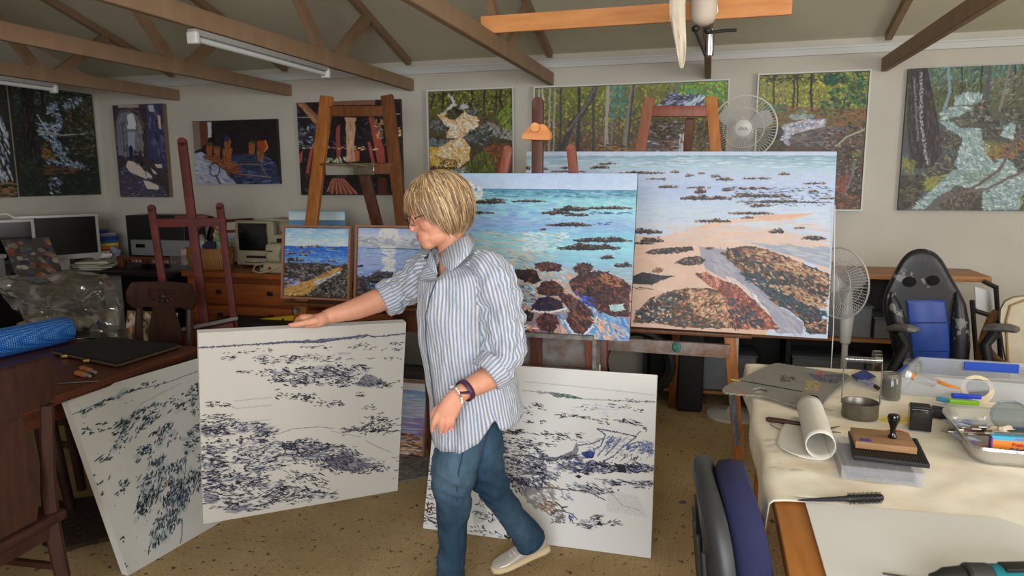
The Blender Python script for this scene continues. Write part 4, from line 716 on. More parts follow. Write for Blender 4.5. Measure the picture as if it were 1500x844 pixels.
def paint_ink_held():
    P = Paint([(289, 487), (605, 473), (592, 721), (298, 768)], (219, 215, 206), 1.5, 41); c = cv(100, 460, 2.198)
    P.line(c(415, 108, 600, 98, 700, 92, 830, 92, 900, 80, 980, 70, 1005, 76, 1105, 66), 1.3, (74, 76, 104), .9, .5); P.line(c(640, 96, 720, 90, 840, 88, 960, 72), 1.6, (84, 88, 116), .7, .6)
    P.dabs(c(650, 92, 980, 72, 980, 80, 650, 98), 50, [(110, 112, 136), (70, 72, 100)], (6, 14), (1, 2), -6, .1, .7)
    hatch(P, c(500, 118, 1100, 92, 1100, 108, 500, 128), 70, (4, 12), (.7, 1.4), -3, .1); hatch(P, c(480, 140, 900, 125, 1010, 130, 1000, 145, 700, 160, 600, 155), 110, (4, 12), (.7, 1.8), -2, .12, wash=.35)
    for a, n in [((990, 110, 1100, 108, 1100, 118, 990, 118), 14), ((1000, 148, 1100, 140, 1100, 160, 1010, 160), 10), ((545, 182, 600, 186, 610, 194, 560, 192), 16), ((640, 150, 700, 150, 700, 160, 640, 160), 12)]: hatch(P, c(*a), n, (4, 9), (.8, 1.8), 0, .1)
    hatch(P, c(610, 192, 700, 178, 790, 172, 900, 160, 960, 165, 1000, 175, 940, 200, 960, 232, 900, 238, 820, 230, 740, 232, 690, 222, 650, 205), 380, (4, 12), (1, 3.2), 8, .35, wash=.55); P.fill(c(945, 225, 975, 195, 1000, 200, 1045, 228, 990, 240, 950, 236), (104, 104, 122), .6); hatch(P, c(940, 222, 975, 198, 1040, 225, 990, 240), 50, (4, 9), (.7, 1.4), 25, .2)
    hatch(P, c(1000, 222, 1100, 220, 1100, 245, 1000, 240), 40, (5, 14), (.8, 1.8), 2, .2)
    hatch(P, c(665, 250, 800, 262, 830, 280, 760, 282, 690, 265), 80, (4, 10), (1, 2.4), 10, .3); hatch(P, c(820, 282, 905, 280, 905, 296, 830, 296), 40, (4, 10), (1, 2.4), 5, .2); hatch(P, c(940, 256, 975, 254, 970, 268, 945, 268), 12); hatch(P, c(975, 298, 1010, 298, 1010, 308, 980, 308), 8); hatch(P, c(880, 380, 950, 370, 1085, 380, 1085, 388, 890, 384), 60, (6, 16), (1, 2.2), -2, .1)
    hatch(P, c(930, 375, 985, 345, 980, 330, 1030, 322, 1070, 350, 1060, 378, 960, 382), 130, (4, 10), (1, 3), -10, .35); hatch(P, c(440, 288, 515, 282, 515, 300, 445, 302), 30, (5, 10), (.8, 1.8), 5, .2)
    hatch(P, c(428, 325, 540, 322, 560, 345, 430, 352), 60, (5, 12), (.8, 1.8), -5, .2); hatch(P, c(425, 360, 540, 348, 640, 352, 680, 378, 640, 395, 560, 385, 440, 395), 260, (4, 12), (1, 2.6), -5, .3, wash=.5)
    for y in (300, 325, 372, 400): P.line(c(540, y-20, 660, y-30), .7, (150, 152, 168), .6, .4)
    P.line(c(680, 390, 730, 372, 820, 366, 870, 372), .8, (120, 122, 140), .7); P.line(c(860, 380, 960, 400), .7, (150, 150, 165), .6)
    hatch(P, c(428, 410, 620, 395, 680, 410, 800, 405, 860, 430, 900, 440, 930, 460, 900, 490, 780, 470, 700, 500, 600, 520, 430, 560), 760, (4, 12), (1, 3), 0, .4, wash=.5)
    hatch(P, c(680, 420, 800, 408, 900, 430, 1000, 470, 1060, 500, 1050, 510, 940, 515, 830, 510, 760, 470), 420, (4, 12), (1, 3), 18, .4, wash=.6, wc=(104, 104, 124)); P.fill(c(840, 480, 900, 450, 960, 470, 1000, 500, 940, 512, 870, 505), (92, 92, 112), .55); hatch(P, c(840, 480, 900, 450, 1000, 500, 940, 515), 90, (4, 10), (.8, 1.8), 45, .3)
    hatch(P, c(432, 560, 520, 520, 640, 520, 740, 560, 900, 590, 905, 600, 800, 590, 700, 600, 640, 635, 520, 640, 440, 610), 620, (4, 12), (1, 3), 5, .45, wash=.55); hatch(P, c(700, 500, 800, 520, 890, 580, 840, 585, 720, 550), 120, (5, 13), (.9, 2.4), 28, .2)
    P.fill(c(435, 580, 470, 580, 485, 600, 460, 612, 438, 600), (110, 110, 130), .55); P.fill(c(505, 640, 540, 620, 600, 610, 570, 632, 545, 645), (120, 120, 138), .55); hatch(P, c(680, 590, 790, 600, 800, 618, 700, 612), 30, (5, 12), (.8, 1.8), 12, .3)
    hatch(P, c(440, 500, 500, 470, 520, 500, 470, 540), 60, (5, 12), (1, 2.6), -8, .2); P.line(c(975, 412, 1010, 430, 1060, 450), .7, (120, 120, 140), .7); hatch(P, c(425, 470, 470, 465, 470, 540, 428, 545), 30, (6, 14), (.8, 2), 0, .12); hatch(P, c(1080, 400, 1100, 400, 1090, 540, 1075, 540), 14, (3, 8), (.6, 1.2), 0, .2)
    return P
def paint_ink_left():
    q = [(119, 580), (290, 527), (430, 690), (190, 850)]
    # the standing canvas is drawn flat: u across, v down, in hundredths
    P = Paint([(0, 0), (134, 0), (134, 100), (0, 100)], (216, 214, 208), 4.2, 42)
    G = [(30, 38, 46), (46, 62, 70), (24, 28, 34), (70, 92, 104), (96, 116, 126)]
    h = lambda pts, n, L, W, a, d=.25, wash=0: hatch(P, pts, int(n*.9), (L[0]*.7, L[1]*.75), (W[0]*.8, W[1]*.75), a-12, d, G, wash*.5, (140, 156, 160))
    P.line([(0, 10), (20, 8), (38, 7.5), (60, 9), (134, 6)], .3, (80, 94, 110), .8, .1)
    h([(3, 8.5), (20, 8), (30, 9), (6, 12)], 40, (1.5, 4), (.3, .8), 0, .1, .5); h([(20, 6.5), (48, 5), (48, 7), (22, 9)], 30, (2, 6), (.2, .6), -3, .1, .5); h([(44, 7), (60, 6), (60, 9), (44, 10)], 8, (1, 3), (.3, .7), 0)
    h([(0, 18), (18, 18), (16, 23), (2, 24)], 30, (2, 5), (.3, .8), 5, .2); h([(16, 30), (26, 20), (48, 18), (56, 22), (40, 29), (30, 34), (12, 38)], 230, (2, 6), (.4, 1.2), -8, .3, .5)
    h([(60, 20), (90, 14), (120, 16), (134, 20), (134, 40), (100, 40), (70, 34), (62, 28)], 600, (2, 6), (.4, 1.3), 5, .5, .6); h([(62, 40), (134, 40), (134, 70), (100, 74), (70, 64), (56, 52)], 700, (2, 6), (.4, 1.2), 25, .5, .6)
    h([(3, 38), (14, 36), (10, 41)], 24, (2, 5), (.3, .8), 0); h([(40, 34), (54, 32), (56, 42), (42, 44)], 90, (2, 5), (.4, 1), -25, .4, .6); h([(24, 42), (36, 38), (36, 46), (26, 48)], 60, (1.5, 4), (.4, 1.1), -10, .4, .5)
    h([(7, 57), (16, 52), (18, 55), (9, 60)], 36, (1.5, 4), (.4, 1.1), -10, .3); h([(22, 60), (32, 50), (42, 48), (46, 56), (34, 68), (20, 74), (12, 78)], 260, (2, 6), (.4, 1), -35, .4, .6); h([(40, 56), (56, 54), (52, 70), (40, 70)], 120, (2, 5), (.4, 1), -40, .5, .5)
    h([(30, 76), (40, 68), (56, 62), (62, 66), (48, 80), (34, 90), (20, 94), (12, 96), (20, 86)], 420, (2, 6), (.4, 1.3), -40, .35, .7); h([(56, 64), (72, 62), (66, 74), (56, 76)], 120, (2, 5), (.3, .9), -50, .4, .5)
    h([(0, 44), (6, 42), (4, 60), (0, 66)], 16, (2, 4), (.2, .6), -15); h([(0, 80), (5, 78), (4, 96), (0, 98)], 14, (2, 4), (.2, .6), -15); P.line([(20, 26), (40, 16), (70, 12)], .3, (150, 160, 165), .6, .2); P.line([(40, 88), (37, 95), (34, 99)], .5, (60, 84, 100), .8); P.dabs([(0, 12), (134, 12), (134, 100), (0, 100)], 26, G, (.5, 1.6), (.3, .8), 0, .5)
    return P
def paint_ink_right():
    P = Paint([(640, 534), (961, 547), (955, 815), (617, 779)], (231, 231, 229), 1.5, 43); c = cv(600, 530, 2.6875); P.q = .78
    P.line(c(440, 85, 640, 98, 960, 125), .7, (170, 176, 190), .7, .3); P.line(c(440, 120, 560, 128, 680, 148, 965, 152), .7, (130, 134, 150), .7, .4)
    P.dabs(c(545, 124, 620, 132, 680, 148, 560, 140), 60, [(84, 110, 100), (60, 80, 76), (150, 170, 160), (110, 130, 124)], (5, 12), (1.2, 3), 8, .2, .85); P.dabs(c(500, 120, 560, 124, 560, 134, 500, 130), 14, [(150, 140, 160)], (5, 10), (1, 1.6), 5, .2, .7)
    hatch(P, c(780, 140, 965, 150, 965, 158, 780, 150), 40, (2, 6), (.7, 1.4), 0, .2)
    for a, n in [((478, 170, 520, 172, 520, 182, 482, 180), 22), ((448, 184, 520, 188, 520, 194, 448, 192), 12), ((460, 232, 480, 232, 480, 244, 462, 244), 16), ((500, 232, 530, 234, 530, 240, 500, 240), 8), ((590, 212, 660, 210, 720, 226, 640, 230, 590, 222), 60), ((660, 175, 730, 178, 730, 186, 660, 182), 10), ((780, 168, 850, 170, 960, 190, 960, 198, 840, 184), 30), ((720, 212, 780, 216, 780, 240, 720, 240), 24), ((825, 228, 900, 226, 905, 240, 830, 240), 50), ((925, 250, 950, 250, 950, 258, 925, 258), 6), ((440, 202, 500, 206, 470, 212, 440, 210), 8)]: hatch(P, c(*a), n, (3, 10), (.8, 2.2), 2, .12)
    P.dabs(c(630, 160, 820, 170, 820, 210, 640, 200), 24, [(150, 165, 205), (176, 186, 214)], (7, 16), (.8, 1.4), 3, .1, .6)
    hatch(P, c(300, 270, 450, 276, 460, 292, 330, 290), 90, (4, 12), (1, 2.6), 2, .12); hatch(P, c(520, 284, 640, 278, 720, 290, 640, 304, 560, 312, 520, 300), 90, (4, 11), (1, 2.4), 3, .15)
    hatch(P, c(290, 300, 520, 310, 560, 340, 480, 365, 380, 380, 290, 360), 260, (4, 13), (1, 2.4), 3, .14); hatch(P, c(330, 380, 520, 360, 560, 385, 540, 440, 440, 445, 360, 430), 420, (3, 10), (1, 2.4), 10, .7, wash=.5)
    P.line(c(400, 374, 460, 374, 520, 390, 560, 380), 1.6, (90, 90, 90), .9, .4); P.fill(c(560, 385, 640, 350, 655, 315, 664, 345, 655, 372, 620, 388), (120, 122, 130), .8); hatch(P, c(545, 385, 640, 362, 680, 380, 600, 392), 70, (4, 9), (1, 2.4), -10, .3, wash=.6)
    BL = [(44, 66, 140), (70, 96, 170), (96, 120, 190), (60, 60, 100)]
    # driftwood with blue shadows
    for a in [(735, 262, 770, 285, 750, 330, 720, 345), (735, 262, 820, 275, 890, 290, 905, 270), (890, 292, 840, 330, 800, 370, 760, 390), (800, 290, 770, 330, 740, 370), (830, 300, 800, 335, 770, 365), (870, 320, 900, 310, 950, 330), (660, 330, 720, 320, 760, 300), (900, 340, 960, 345)]: P.line(c(*a), 1.1, (70, 76, 110), .9, .5)
    P.fill(c(672, 358, 700, 350, 730, 352, 722, 378, 690, 380), (52, 66, 120)); hatch(P, c(672, 355, 735, 350, 725, 380, 690, 380), 24, (4, 9), (1, 2.6), 10, .3, BL)
    P.dabs(c(780, 290, 830, 305, 800, 340, 770, 340), 26, BL+[(170, 180, 210)], (6, 13), (1, 2.4), -40, .3, .8); P.dabs(c(850, 320, 900, 325, 880, 350, 860, 345), 18, BL, (5, 11), (1, 2.6), -30, .4, .85); P.dabs(c(900, 310, 960, 310, 960, 360, 910, 355), 50, BL+[(150, 165, 205)], (4, 10), (1, 2), 20, .8, .8)
    P.dabs(c(660, 300, 960, 290, 960, 370, 680, 350), 40, [(176, 178, 190), (150, 154, 176)], (7, 16), (1.4, 3), -25, .5, .6)
    hatch(P, c(570, 400, 700, 395, 850, 395, 960, 405, 950, 430, 800, 430, 640, 435, 575, 425), 420, (4, 12), (1, 2.6), 5, .4, INK+BL[:1], .6); P.fill(c(805, 395, 850, 410, 855, 430, 820, 425), (50, 50, 60)); hatch(P, c(840, 360, 900, 370, 890, 388, 845, 388), 40, (4, 9), (.8, 1.6), -60, .2)
    hatch(P, c(300, 420, 420, 440, 560, 440, 600, 440, 560, 470, 400, 480, 300, 460), 240, (4, 11), (1, 2.2), 8, .4, wash=.4); hatch(P, c(380, 470, 480, 460, 560, 480, 500, 520, 420, 520), 200, (4, 11), (1, 2.4), 40, .5, INK+[(70, 76, 110)], .6); P.dabs(c(440, 500, 560, 500, 590, 560, 500, 590, 450, 540), 70, [(150, 150, 150), (176, 172, 168), (130, 128, 130)], (8, 18), (2.4, 5), 25, .5, .7)
    hatch(P, c(620, 495, 700, 480, 760, 495, 840, 505, 760, 520, 660, 508), 90, (4, 11), (1, 2.2), 10, .3, wash=.5); P.fill(c(648, 450, 665, 444, 678, 452, 665, 460), (50, 48, 50)); hatch(P, c(760, 465, 960, 465, 950, 485, 800, 482), 80, (5, 13), (1, 2.4), 2, .15, INK+[(60, 60, 110)], .6)
    P.line(c(480, 496, 560, 500, 700, 510, 770, 540), 1.2, (90, 88, 90), .9, .5); P.dabs(c(510, 560, 560, 545, 590, 580, 545, 610, 515, 590), 34, [(120, 84, 64), (150, 116, 92), (96, 70, 60), (176, 150, 130)], (5, 12), (1.4, 3.2), 20, .6, .85); P.dabs(c(530, 480, 600, 480, 590, 500, 540, 500), 14, [(150, 126, 104)], (5, 10), (1, 2), 10, .5, .7)
    P.line(c(560, 600, 590, 585, 640, 600, 660, 620), 1.2, (60, 56, 60), .9); P.dabs(c(545, 590, 610, 580, 610, 635, 560, 635), 34, [(110, 108, 112), (150, 148, 150), (90, 80, 84)], (5, 12), (1.6, 3.4), 20, .6, .8); P.dabs(c(590, 510, 640, 515, 640, 545, 600, 545), 14, [(80, 96, 160), (150, 150, 165)], (5, 10), (1, 2), 20, .4, .7); P.dabs(c(625, 600, 650, 600, 645, 630, 630, 630), 9, BL, (5, 9), (1, 2), 65, .3, .9); P.line(c(575, 555, 600, 575, 620, 572), 2, (60, 60, 64), .9)
    hatch(P, c(660, 640, 720, 600, 760, 600, 765, 650, 700, 655), 70, (4, 11), (.8, 1.8), -15, .5, wash=.5); P.fill(c(735, 640, 750, 624, 763, 642), (46, 46, 52)); hatch(P, c(770, 632, 800, 615, 825, 635, 790, 640), 24, (4, 9), (1, 2.2), -10, .4); P.line(c(760, 480, 840, 560, 910, 580), .7, (150, 150, 150), .6, .5)
    for k in range(14): P.line(c(780, 505+k*6, 900+k*3, 525+k*6), .5, (176, 178, 186), .45, .4)
    # left edge, seen behind the walker's legs
    hatch(P, c(55, 365, 110, 365, 100, 660, 45, 660), 190, (4, 13), (1, 2.2), 4, .3); P.dabs(c(55, 570, 85, 570, 80, 610, 60, 610), 12, [(110, 60, 60), (90, 50, 60)], (4, 9), (1.6, 3), 60, .5); P.fill(c(235, 505, 275, 540, 300, 600, 290, 640, 250, 650, 238, 600), (196, 200, 196), .7); hatch(P, c(270, 530, 305, 600, 290, 640, 260, 630), 50, (3, 8), (.8, 2), -30, .5); hatch(P, c(240, 640, 400, 690, 370, 700, 240, 680), 40, (4, 10), (1, 2), 25, .4); P.dabs(c(370, 690, 405, 688, 400, 705, 372, 702), 8, [(70, 60, 40)], (5, 10), (1.4, 3), 10, .3)
    hatch(P, c(90, 128, 108, 128, 106, 144, 92, 142), 10, (3, 6), (1, 2.2), 0); hatch(P, c(300, 640, 340, 620, 340, 600, 320, 590), 20, (3, 8), (1, 2.2), 70, .4)
    return P
# ------------------------------------------------------------ pictures on the walls
M_FWHITE = mat('white_picture_frame', (214, 214, 208), .5); M_FROSE = wood('rose_wood_frame', (176, 130, 104), (150, 104, 82), .4, (5, 5, 5), 12); M_CANV_EDGE = (150, 140, 120)
def frame_mb(tl, tr, bl, wdt, dep, out=.004):
    tl, tr, bl = Vector(tl), Vector(tr), Vector(bl); ux = (tr-tl).normalized(); uy = (bl-tl).normalized(); n = uy.cross(ux).normalized()
    if n.dot(CC-tl) < 0: n = -n
    g = .004; W = (tr-tl).length; H = (bl-tl).length; mb = MB(); c = n*(out-dep/2)
    R = Matrix((ux, uy, n)).transposed()
    def b(u, v, du, dv): mb.box(tl+ux*u+uy*v+c, (du, dv, dep), R)
    b(W/2, -g-wdt/2, W+2*g+2*wdt, wdt); b(W/2, H+g+wdt/2, W+2*g+2*wdt, wdt); b(-g-wdt/2, H/2, wdt, H+2*g); b(W+g+wdt/2, H/2, wdt, H+2*g)
    return mb
def hung(label, x0, x1, z0, z1, P, gain, framed=None, th=.035, side=None, group=None, Y=YB):
    y = Y-th-.004; tl, tr, bl = (x0, y, z1), (x1, y, z1), (x0, y, z0)
    if framed:
        t = thing('framed_painting', label, 'painting', (x0, y, z0), 0, group)
        canvas('painted_canvas', tl, tr, bl, .018, P, gain, (20, 20, 20), parent=t); frame_mb(tl, tr, bl, .011, .03, .008).build('frame', framed, t, world=True, smooth=False)
        return t
    o = canvas('painting', tl, tr, bl, th, P, gain, side or (60, 56, 50)); return tag(o, label, 'painting', group)
G_BACK = 1.32
hung('square painting of a foaming creek cascade, in a thin white frame', -2.146, -1.468, 1.56, 2.242, paint_cascade(), G_BACK, M_FWHITE)
hung('long white-framed painting of forest trunks and a rocky creek', -1.283, .100, 1.46, 2.236, paint_long_forest(), G_BACK, M_FWHITE)
hung('upright white-framed painting of a forest creek with big green leaves', .312, 1.000, 1.350, 2.262, paint_fern_creek(), G_BACK, M_FWHITE)
hung('unframed painting of a white gully stream beside a dark tree trunk', 1.238, 2.02, 1.342, 2.268, paint_gully(), G_BACK)
hung('narrow upright painting of a sunlit lane through a stone archway', -5.165, -4.63, 1.425, 2.238, paint_archway(), 1.35, th=.045, side=(120, 100, 76))
hung('painting of a wooden handcart loaded with baskets in dark shade', -4.345, -3.515, 1.537, 2.077, paint_cart(), 1.3, side=(40, 34, 30))
hung('dark square painting of timber beams and a pale column, behind the tall easel', -3.315, -2.388, 1.443, 2.20, paint_workshop(), 1.4, side=(30, 26, 26))
x = XL+.038
tag(canvas('painting', (x, 4.54, 2.335), (x, 5.315, 2.335), (x, 4.54, 1.45), .034, paint_stream_left(), 1.8, (60, 56, 50)), 'dark painting of a forest stream on the left wall', 'painting')
tag(canvas('painting', (x, 4.03, 2.335), (x, 4.50, 2.335), (x, 4.03, 1.447), .034, paint_waterfall(), 1.8, (60, 56, 50)), 'painting of a waterfall at the left edge, cut off by the frame', 'painting')
# ------------------------------------------------------------ canvases on easels and floor
tag(canvas('painting', atY(655, 254, 3.13), atY(934, 254, 3.13), atY(655, 484, 3.15), .036, paint_front_sea(), .92, (60, 50, 46)), 'seascape with turquoise water and big brown rocks, behind the woman', 'painting')
a = atY(771, 222, 3.93); b = atY(1226, 222, 3.93); d = a+Vector((.0, -.07, -.945))
tag(canvas('painting', a, b, d, .036, paint_wide_beach(), .92, (24, 24, 28)), 'wide pale beach painting with a reef across wet sand', 'painting')
# ink drawings
B0, B1, B3 = Vector((-1.704, 2.054, 1.043)), Vector((-1.155, 2.59, 1.002)), Vector((-1.793, 2.113, .291))
ink_held = tag(canvas('drawing', B0, B1, B3, .038, paint_ink_held(), .69, (222, 220, 214), M_PAINTG), 'square canvas with an ink drawing of a rocky shore, held by the woman', 'drawing')
u = Vector((.130, .9915, 0)); A3 = Vector((-2.196, 2.146, .002)); A0 = A3+Vector((-.262, .034, .713)); A1 = A0+u*1.02
ink_left = tag(canvas('drawing', A0, A1, A3, .038, paint_ink_left(), .73, (226, 224, 218), M_PAINTG), 'ink drawing on a canvas leaning against the brown table at the left', 'drawing')
C0 = Vector((-1.21, 3.085, .715)); C1 = Vector((-.192, 3.085, .715)); C3 = Vector((-1.20, 2.81, .003))
ink_right = tag(canvas('drawing', C0, C1, C3, .038, paint_ink_right(), .88, (235, 235, 232), M_PAINTG), 'ink drawing with blue touches, white canvas standing on the floor behind the woman', 'drawing')
# ------------------------------------------------------------ easels
def onPlane(x, y, P0, n): d = ray(x, y); return CC+d*((Vector(P0)-CC).dot(n)/d.dot(n))
M_EOAK = wood('honey_easel_wood', (176, 112, 52), (136, 80, 34), .4, (9, 9, .8), 5); M_EOAK2 = wood('brown_easel_wood', (122, 74, 38), (90, 52, 26), .4, (9, 9, .8), 5)
M_RED = mat('dark_red_easel_paint', (104, 36, 28), .65, noise=.35, nscale=6); M_DARKW = wood('dark_easel_wood', (98, 56, 40), (66, 38, 30), .45, (9, 9, .8), 5)
M_TERRA = wood('reddish_easel_wood', (150, 78, 54), (118, 58, 42), .45, (9, 9, .8), 5)
M_PAINTY = mat('paint_smeared_wood', (128, 84, 54), .6, col2=(150, 150, 146), nscale=14); M_GREYP = mat('grey_dried_paint', (140, 138, 134), .7, noise=.4, nscale=25)
M_BLK = mat('black_plastic', (26, 26, 27), .45); M_CHROME = mat('chrome', (190, 190, 192), .2, metal=1); M_BRASS = mat('dull_brass', (120, 96, 54), .4, metal=1)
def post(name, a, b, w, t, m, parent, up=(0, 1, 0), bev=.003):
    return MB().bar(a, b, w, t, up, bev).build(name, m, parent, world=True)
# 1 tall A-frame easel carrying the two framed coast paintings
t = thing('studio_easel', 'tall honey-coloured A-frame easel carrying two framed coast paintings', 'easel', (-2.25, 4.05, 0))
nE = Vector((0, 1, -.12)).normalized(); PE = Vector((-2.2, 4.15, .75)); e = lambda x, y: onPlane(x, y, PE, nE)
def ext(a, b, z): return a+(b-a)*((z-a.z)/(b.z-a.z))
La, Lb = e(479, 141), e(443, 440); Ra, Rb = e(567, 140), e(600, 420)
post('leg', La, ext(La, Lb, 0), .085, .035, M_EOAK, t); post('leg', Ra, ext(Ra, Rb, 0), .078, .035, M_EOAK2, t)
y1 = Vector((0, .02, 0)); post('crossbar', e(484, 163), e(563, 163), .03, .065, M_EOAK2, t, (0, 0, 1)); post('crossbar', e(470, 247), e(578, 247), .03, .07, M_EOAK2, t, (0, 0, 1))
bk = e(525, 246)+Vector((0, .06, 0)); post('back_leg', bk, Vector((-2.02, 4.75, 0)), .075, .03, M_DARKW, t); 
tray = e(500, 441)+Vector((0, -.04, 0)); MB().box((-2.2, tray.y, tray.z-.02), (1.02, .1, .022), bev=.003).build('tray', M_EOAK2, t, world=True)
MB().cyl(e(440, 445)+Vector((0, -.07, -.04)), e(440, 445)+Vector((0, .03, -.04)), .014).build('tray_bolt', M_GREYP, t, world=True)
M_MIR = mat('mirror_glass', (200, 204, 205), .03, metal=1)
a, b = e(481, 240), e(551, 256); single(MB().box(((a.x+b.x)/2, (a.y+b.y)/2-.03, (a.z+b.z)/2), (abs(b.x-a.x), .006, abs(a.z-b.z)), bev=.001), 'mirror', M_MIR, 'small strip of mirror fixed to the crossbar of the tall easel', 'mirror')
def framed_on(label, x0, y0, x1, y1, yy, P, gain, fw=.014, cat='painting', fm=None, lean=.06):
    tl = atY(x0, y0, yy+lean); bl = atY(x0, y1, yy); tr = atY(x1, y0, yy+lean); bl = Vector((tl.x, yy, bl.z)); tr.z = tl.z
    t = thing('framed_painting', label, 'painting', bl-Vector((0, 0, fw+.004)))
    canvas('painted_canvas', tl, tr, bl, .018, P, gain, (20, 20, 20), parent=t); frame_mb(tl, tr, bl, fw, .04, .01).build('frame', fm or M_FROSE, t, world=True, smooth=False); return t
ty = tray.y
framed_on('small framed painting of black rocks and golden sand, left one on the tall easel', 418, 334, 511, 433, ty-.02, paint_small_coast(), 1.5)
framed_on('small framed painting of sun glare over the sea, half hidden by the woman', 525, 334, 618, 433, ty-.02, paint_small_glare(), 1.5)
tag(canvas('painting', atY(423, 310, 4.86), atY(505, 310, 4.86), atY(423, 378, 4.82), .03, paint_horizon(), 1.3, (150, 160, 170)), 'small unframed painting of a plain sea horizon, behind the tall easel', 'painting')
fp = atZ(625, 668, 0); framed_on('slim framed seascape standing low between the held drawing and the woman', 575, 559, 625, 664, fp.y-.03, paint_low_framed(), 1.9, .010, lean=.1)
# 2 dark red easel
d2 = Vector((math.cos(.42), math.sin(.42), 0)); n2 = Vector((-math.sin(.42), math.cos(.42), -.06)).normalized(); P2 = Vector((-3.2, 3.85, .6)); r = lambda x, y: onPlane(x, y, P2, n2); up2 = n2
t = thing('studio_easel', 'dark red H-frame easel with an empty paint-crusted tray', 'easel', (-3.2, 3.85, 0))
def rpost(name, a, b, w, th=.03):
    mb = MB().bar(a, b, w, th, up2, .004); top = a if a.z > b.z else b
    mb.cyl(top-up2*th/2, top+up2*th/2, w/2, n=16); return mb.build(name, M_RED, t, world=True)
a, b = r(267, 208), r(301, 480); rpost('mast', a, ext(a, b, .12), .056); a, b = r(222, 305), r(241, 430); rpost('upright', a, ext(a, b, .08), .045); a, b = r(322, 302), r(343, 470); rpost('upright', a, ext(a, b, .08), .045)
post('crossbar', r(228, 327), r(331, 325), .03, .055, M_RED, t, (0, 0, 1)); post('crossbar', r(252, 322)+Vector((0, .03, 0)), r(300, 321)+Vector((0, .03, 0)), .03, .05, M_RED, t, (0, 0, 1))
post('tray_edge', r(215, 492)-n2*.07, r(352, 464)-n2*.07, .02, .022, M_GREYP, t, (0, 0, 1)); post('tray', r(218, 508)-n2*.04, r(347, 478)-n2*.04, .08, .08, M_RED, t, (0, 0, 1))
for x in (-3.42, -2.98): post('foot', Vector((x, 3.5, .03)), Vector((x, 4.3, .03)), .05, .05, M_RED, t, (0, 0, 1))
# 3 dark mast easel carrying the front seascape
t = thing('studio_easel', 'dark wooden mast easel with an orange top clamp, carrying the front seascape', 'easel', (-.8, 3.3, 0))
Y3 = 3.235; a, b = atY(788, 151, Y3), atY(783, 250, Y3); m_ = ext(a, b, .08); post('mast', a, Vector((b.x-.0, Y3+.02, .1)), .052, .03, M_DARKW, t)
MB().cyl(a-Vector((0, .015, 0)), a+Vector((0, .015, 0)), .026).build('mast_tip', M_DARKW, t, world=True)
cpt = [(764, 198), (768, 193), (778, 182), (797, 182), (806, 194), (806, 201), (804, 205), (764, 204)]
MB().prism([atY(x, y, Y3-.05) for x, y in cpt], (0, .045, 0)).build('clamp', M_PINE, t, world=True, bev=.003)
k = atY(785, 187, Y3-.06); kn = MB().cyl(k, k+Vector((0, -.025, 0)), .021).build('clamp_knob', M_PINE, t, world=True, bev=.003)
for (xa, ya), (xb, yb) in (((744, 220), (735, 262)), ((837, 218), (841, 262))):
    a, b = atY(xa, ya, Y3+.03), atY(xb, yb, Y3+.03); mb = MB().bar(a, ext(a, b, .05), .042, .025, (0, 1, 0), .003); mb.cyl(a-Vector((0, .012, 0)), a+Vector((0, .012, 0)), .021); mb.build('upright', M_TERRA, t, world=True)
# paint-caked shelf box under the seascape
a, b = atY(745, 494, 3.12), atY(868, 545, 3.12)
zt = atY(868, 500, 3.12).z; zb = zt-.2
mb = MB().box(((a.x+b.x)/2-.1, 3.27, zb), (b.x-a.x+.2, .22, .018)); mb.box(((a.x+b.x)/2-.1, 3.37, (zt+zb)/2), (b.x-a.x+.2, .018, zt-zb)); mb.box(((a.x+b.x)/2-.1, 3.165, zb+.03), (b.x-a.x+.2, .018, .05)); mb.build('paint_shelf', M_PAINTY, t, world=True, smooth=False)
MB().box((b.x, 3.27, (zt+zb)/2), (.018, .22, zt-zb)).build('shelf_side', M_GREYP, t, world=True, bev=.002); MB().box(((a.x+b.x)/2-.15, 3.17, zt+.012), (b.x-a.x+.3, .1, .02)).build('ledge', M_GREYP, t, world=True, bev=.003)
k = atY(765, 511, 3.1); MB().ell(k, (.03, .025, .03)).build('knob', mat('pale_crusted_knob', (150, 148, 140), .8, noise=.3, nscale=60), t, world=True)
for x in (-1.35, -.47): post('leg', Vector((x, 3.3, zt)), Vector((x, 3.35, 0)), .055, .04, M_DARKW, t)
post('foot', Vector((-1.4, 3.42, .03)), Vector((-.42, 3.42, .03)), .06, .05, M_DARKW, t, (0, 0, 1))
MB().box((-.474, 3.27, .66), (.012, .004, .07)).build('paint_drip', mat('white_drips', (215, 215, 210), .6), t, world=True)
# 4 A-frame easel carrying the wide beach painting
t = thing('studio_easel', 'worn wooden A-frame easel carrying the wide beach painting', 'easel', (-.15, 4.1, 0))
n4 = Vector((0, 1, -.10)).normalized(); P4 = Vector((0, 4.03, .65)); g = lambda x, y: onPlane(x, y, P4, n4)
M_PALE = wood('polished_easel_wood', (196, 130, 76), (160, 98, 54), .25, (9, 9, .8), 5, coat=.3)
a, b = g(952, 143), g(938, 220); post('leg', a, ext(a, b, .02), .058, .03, wood('shiny_reddish_wood', (160, 104, 84), (134, 84, 66), .2, (9, 9, .8), 5, coat=.5), t)
a, b = g(1042, 142), g(1074, 560); post('leg', a, ext(a, b, .02), .06, .032, M_PALE, t); post('crossbar', g(955, 163), g(1038, 163), .025, .058, M_TERRA, t, (0, 0, 1))
post('rail', g(885, 501)-n4*.05, g(1068, 513)-n4*.05, .03, .075, M_PAINTY, t, (0, 0, 1)); post('canvas_rest', g(880, 478)-n4*.05, g(1100, 490)-n4*.05, .09, .02, M_EOAK2, t, (0, 0, 1))
k = g(992, 506)-n4*.08; MB().ell(k, (.025, .022, .03)).build('knob', mat('teal_crusted_knob', (90, 150, 136), .7, noise=.4, nscale=60), t, world=True)
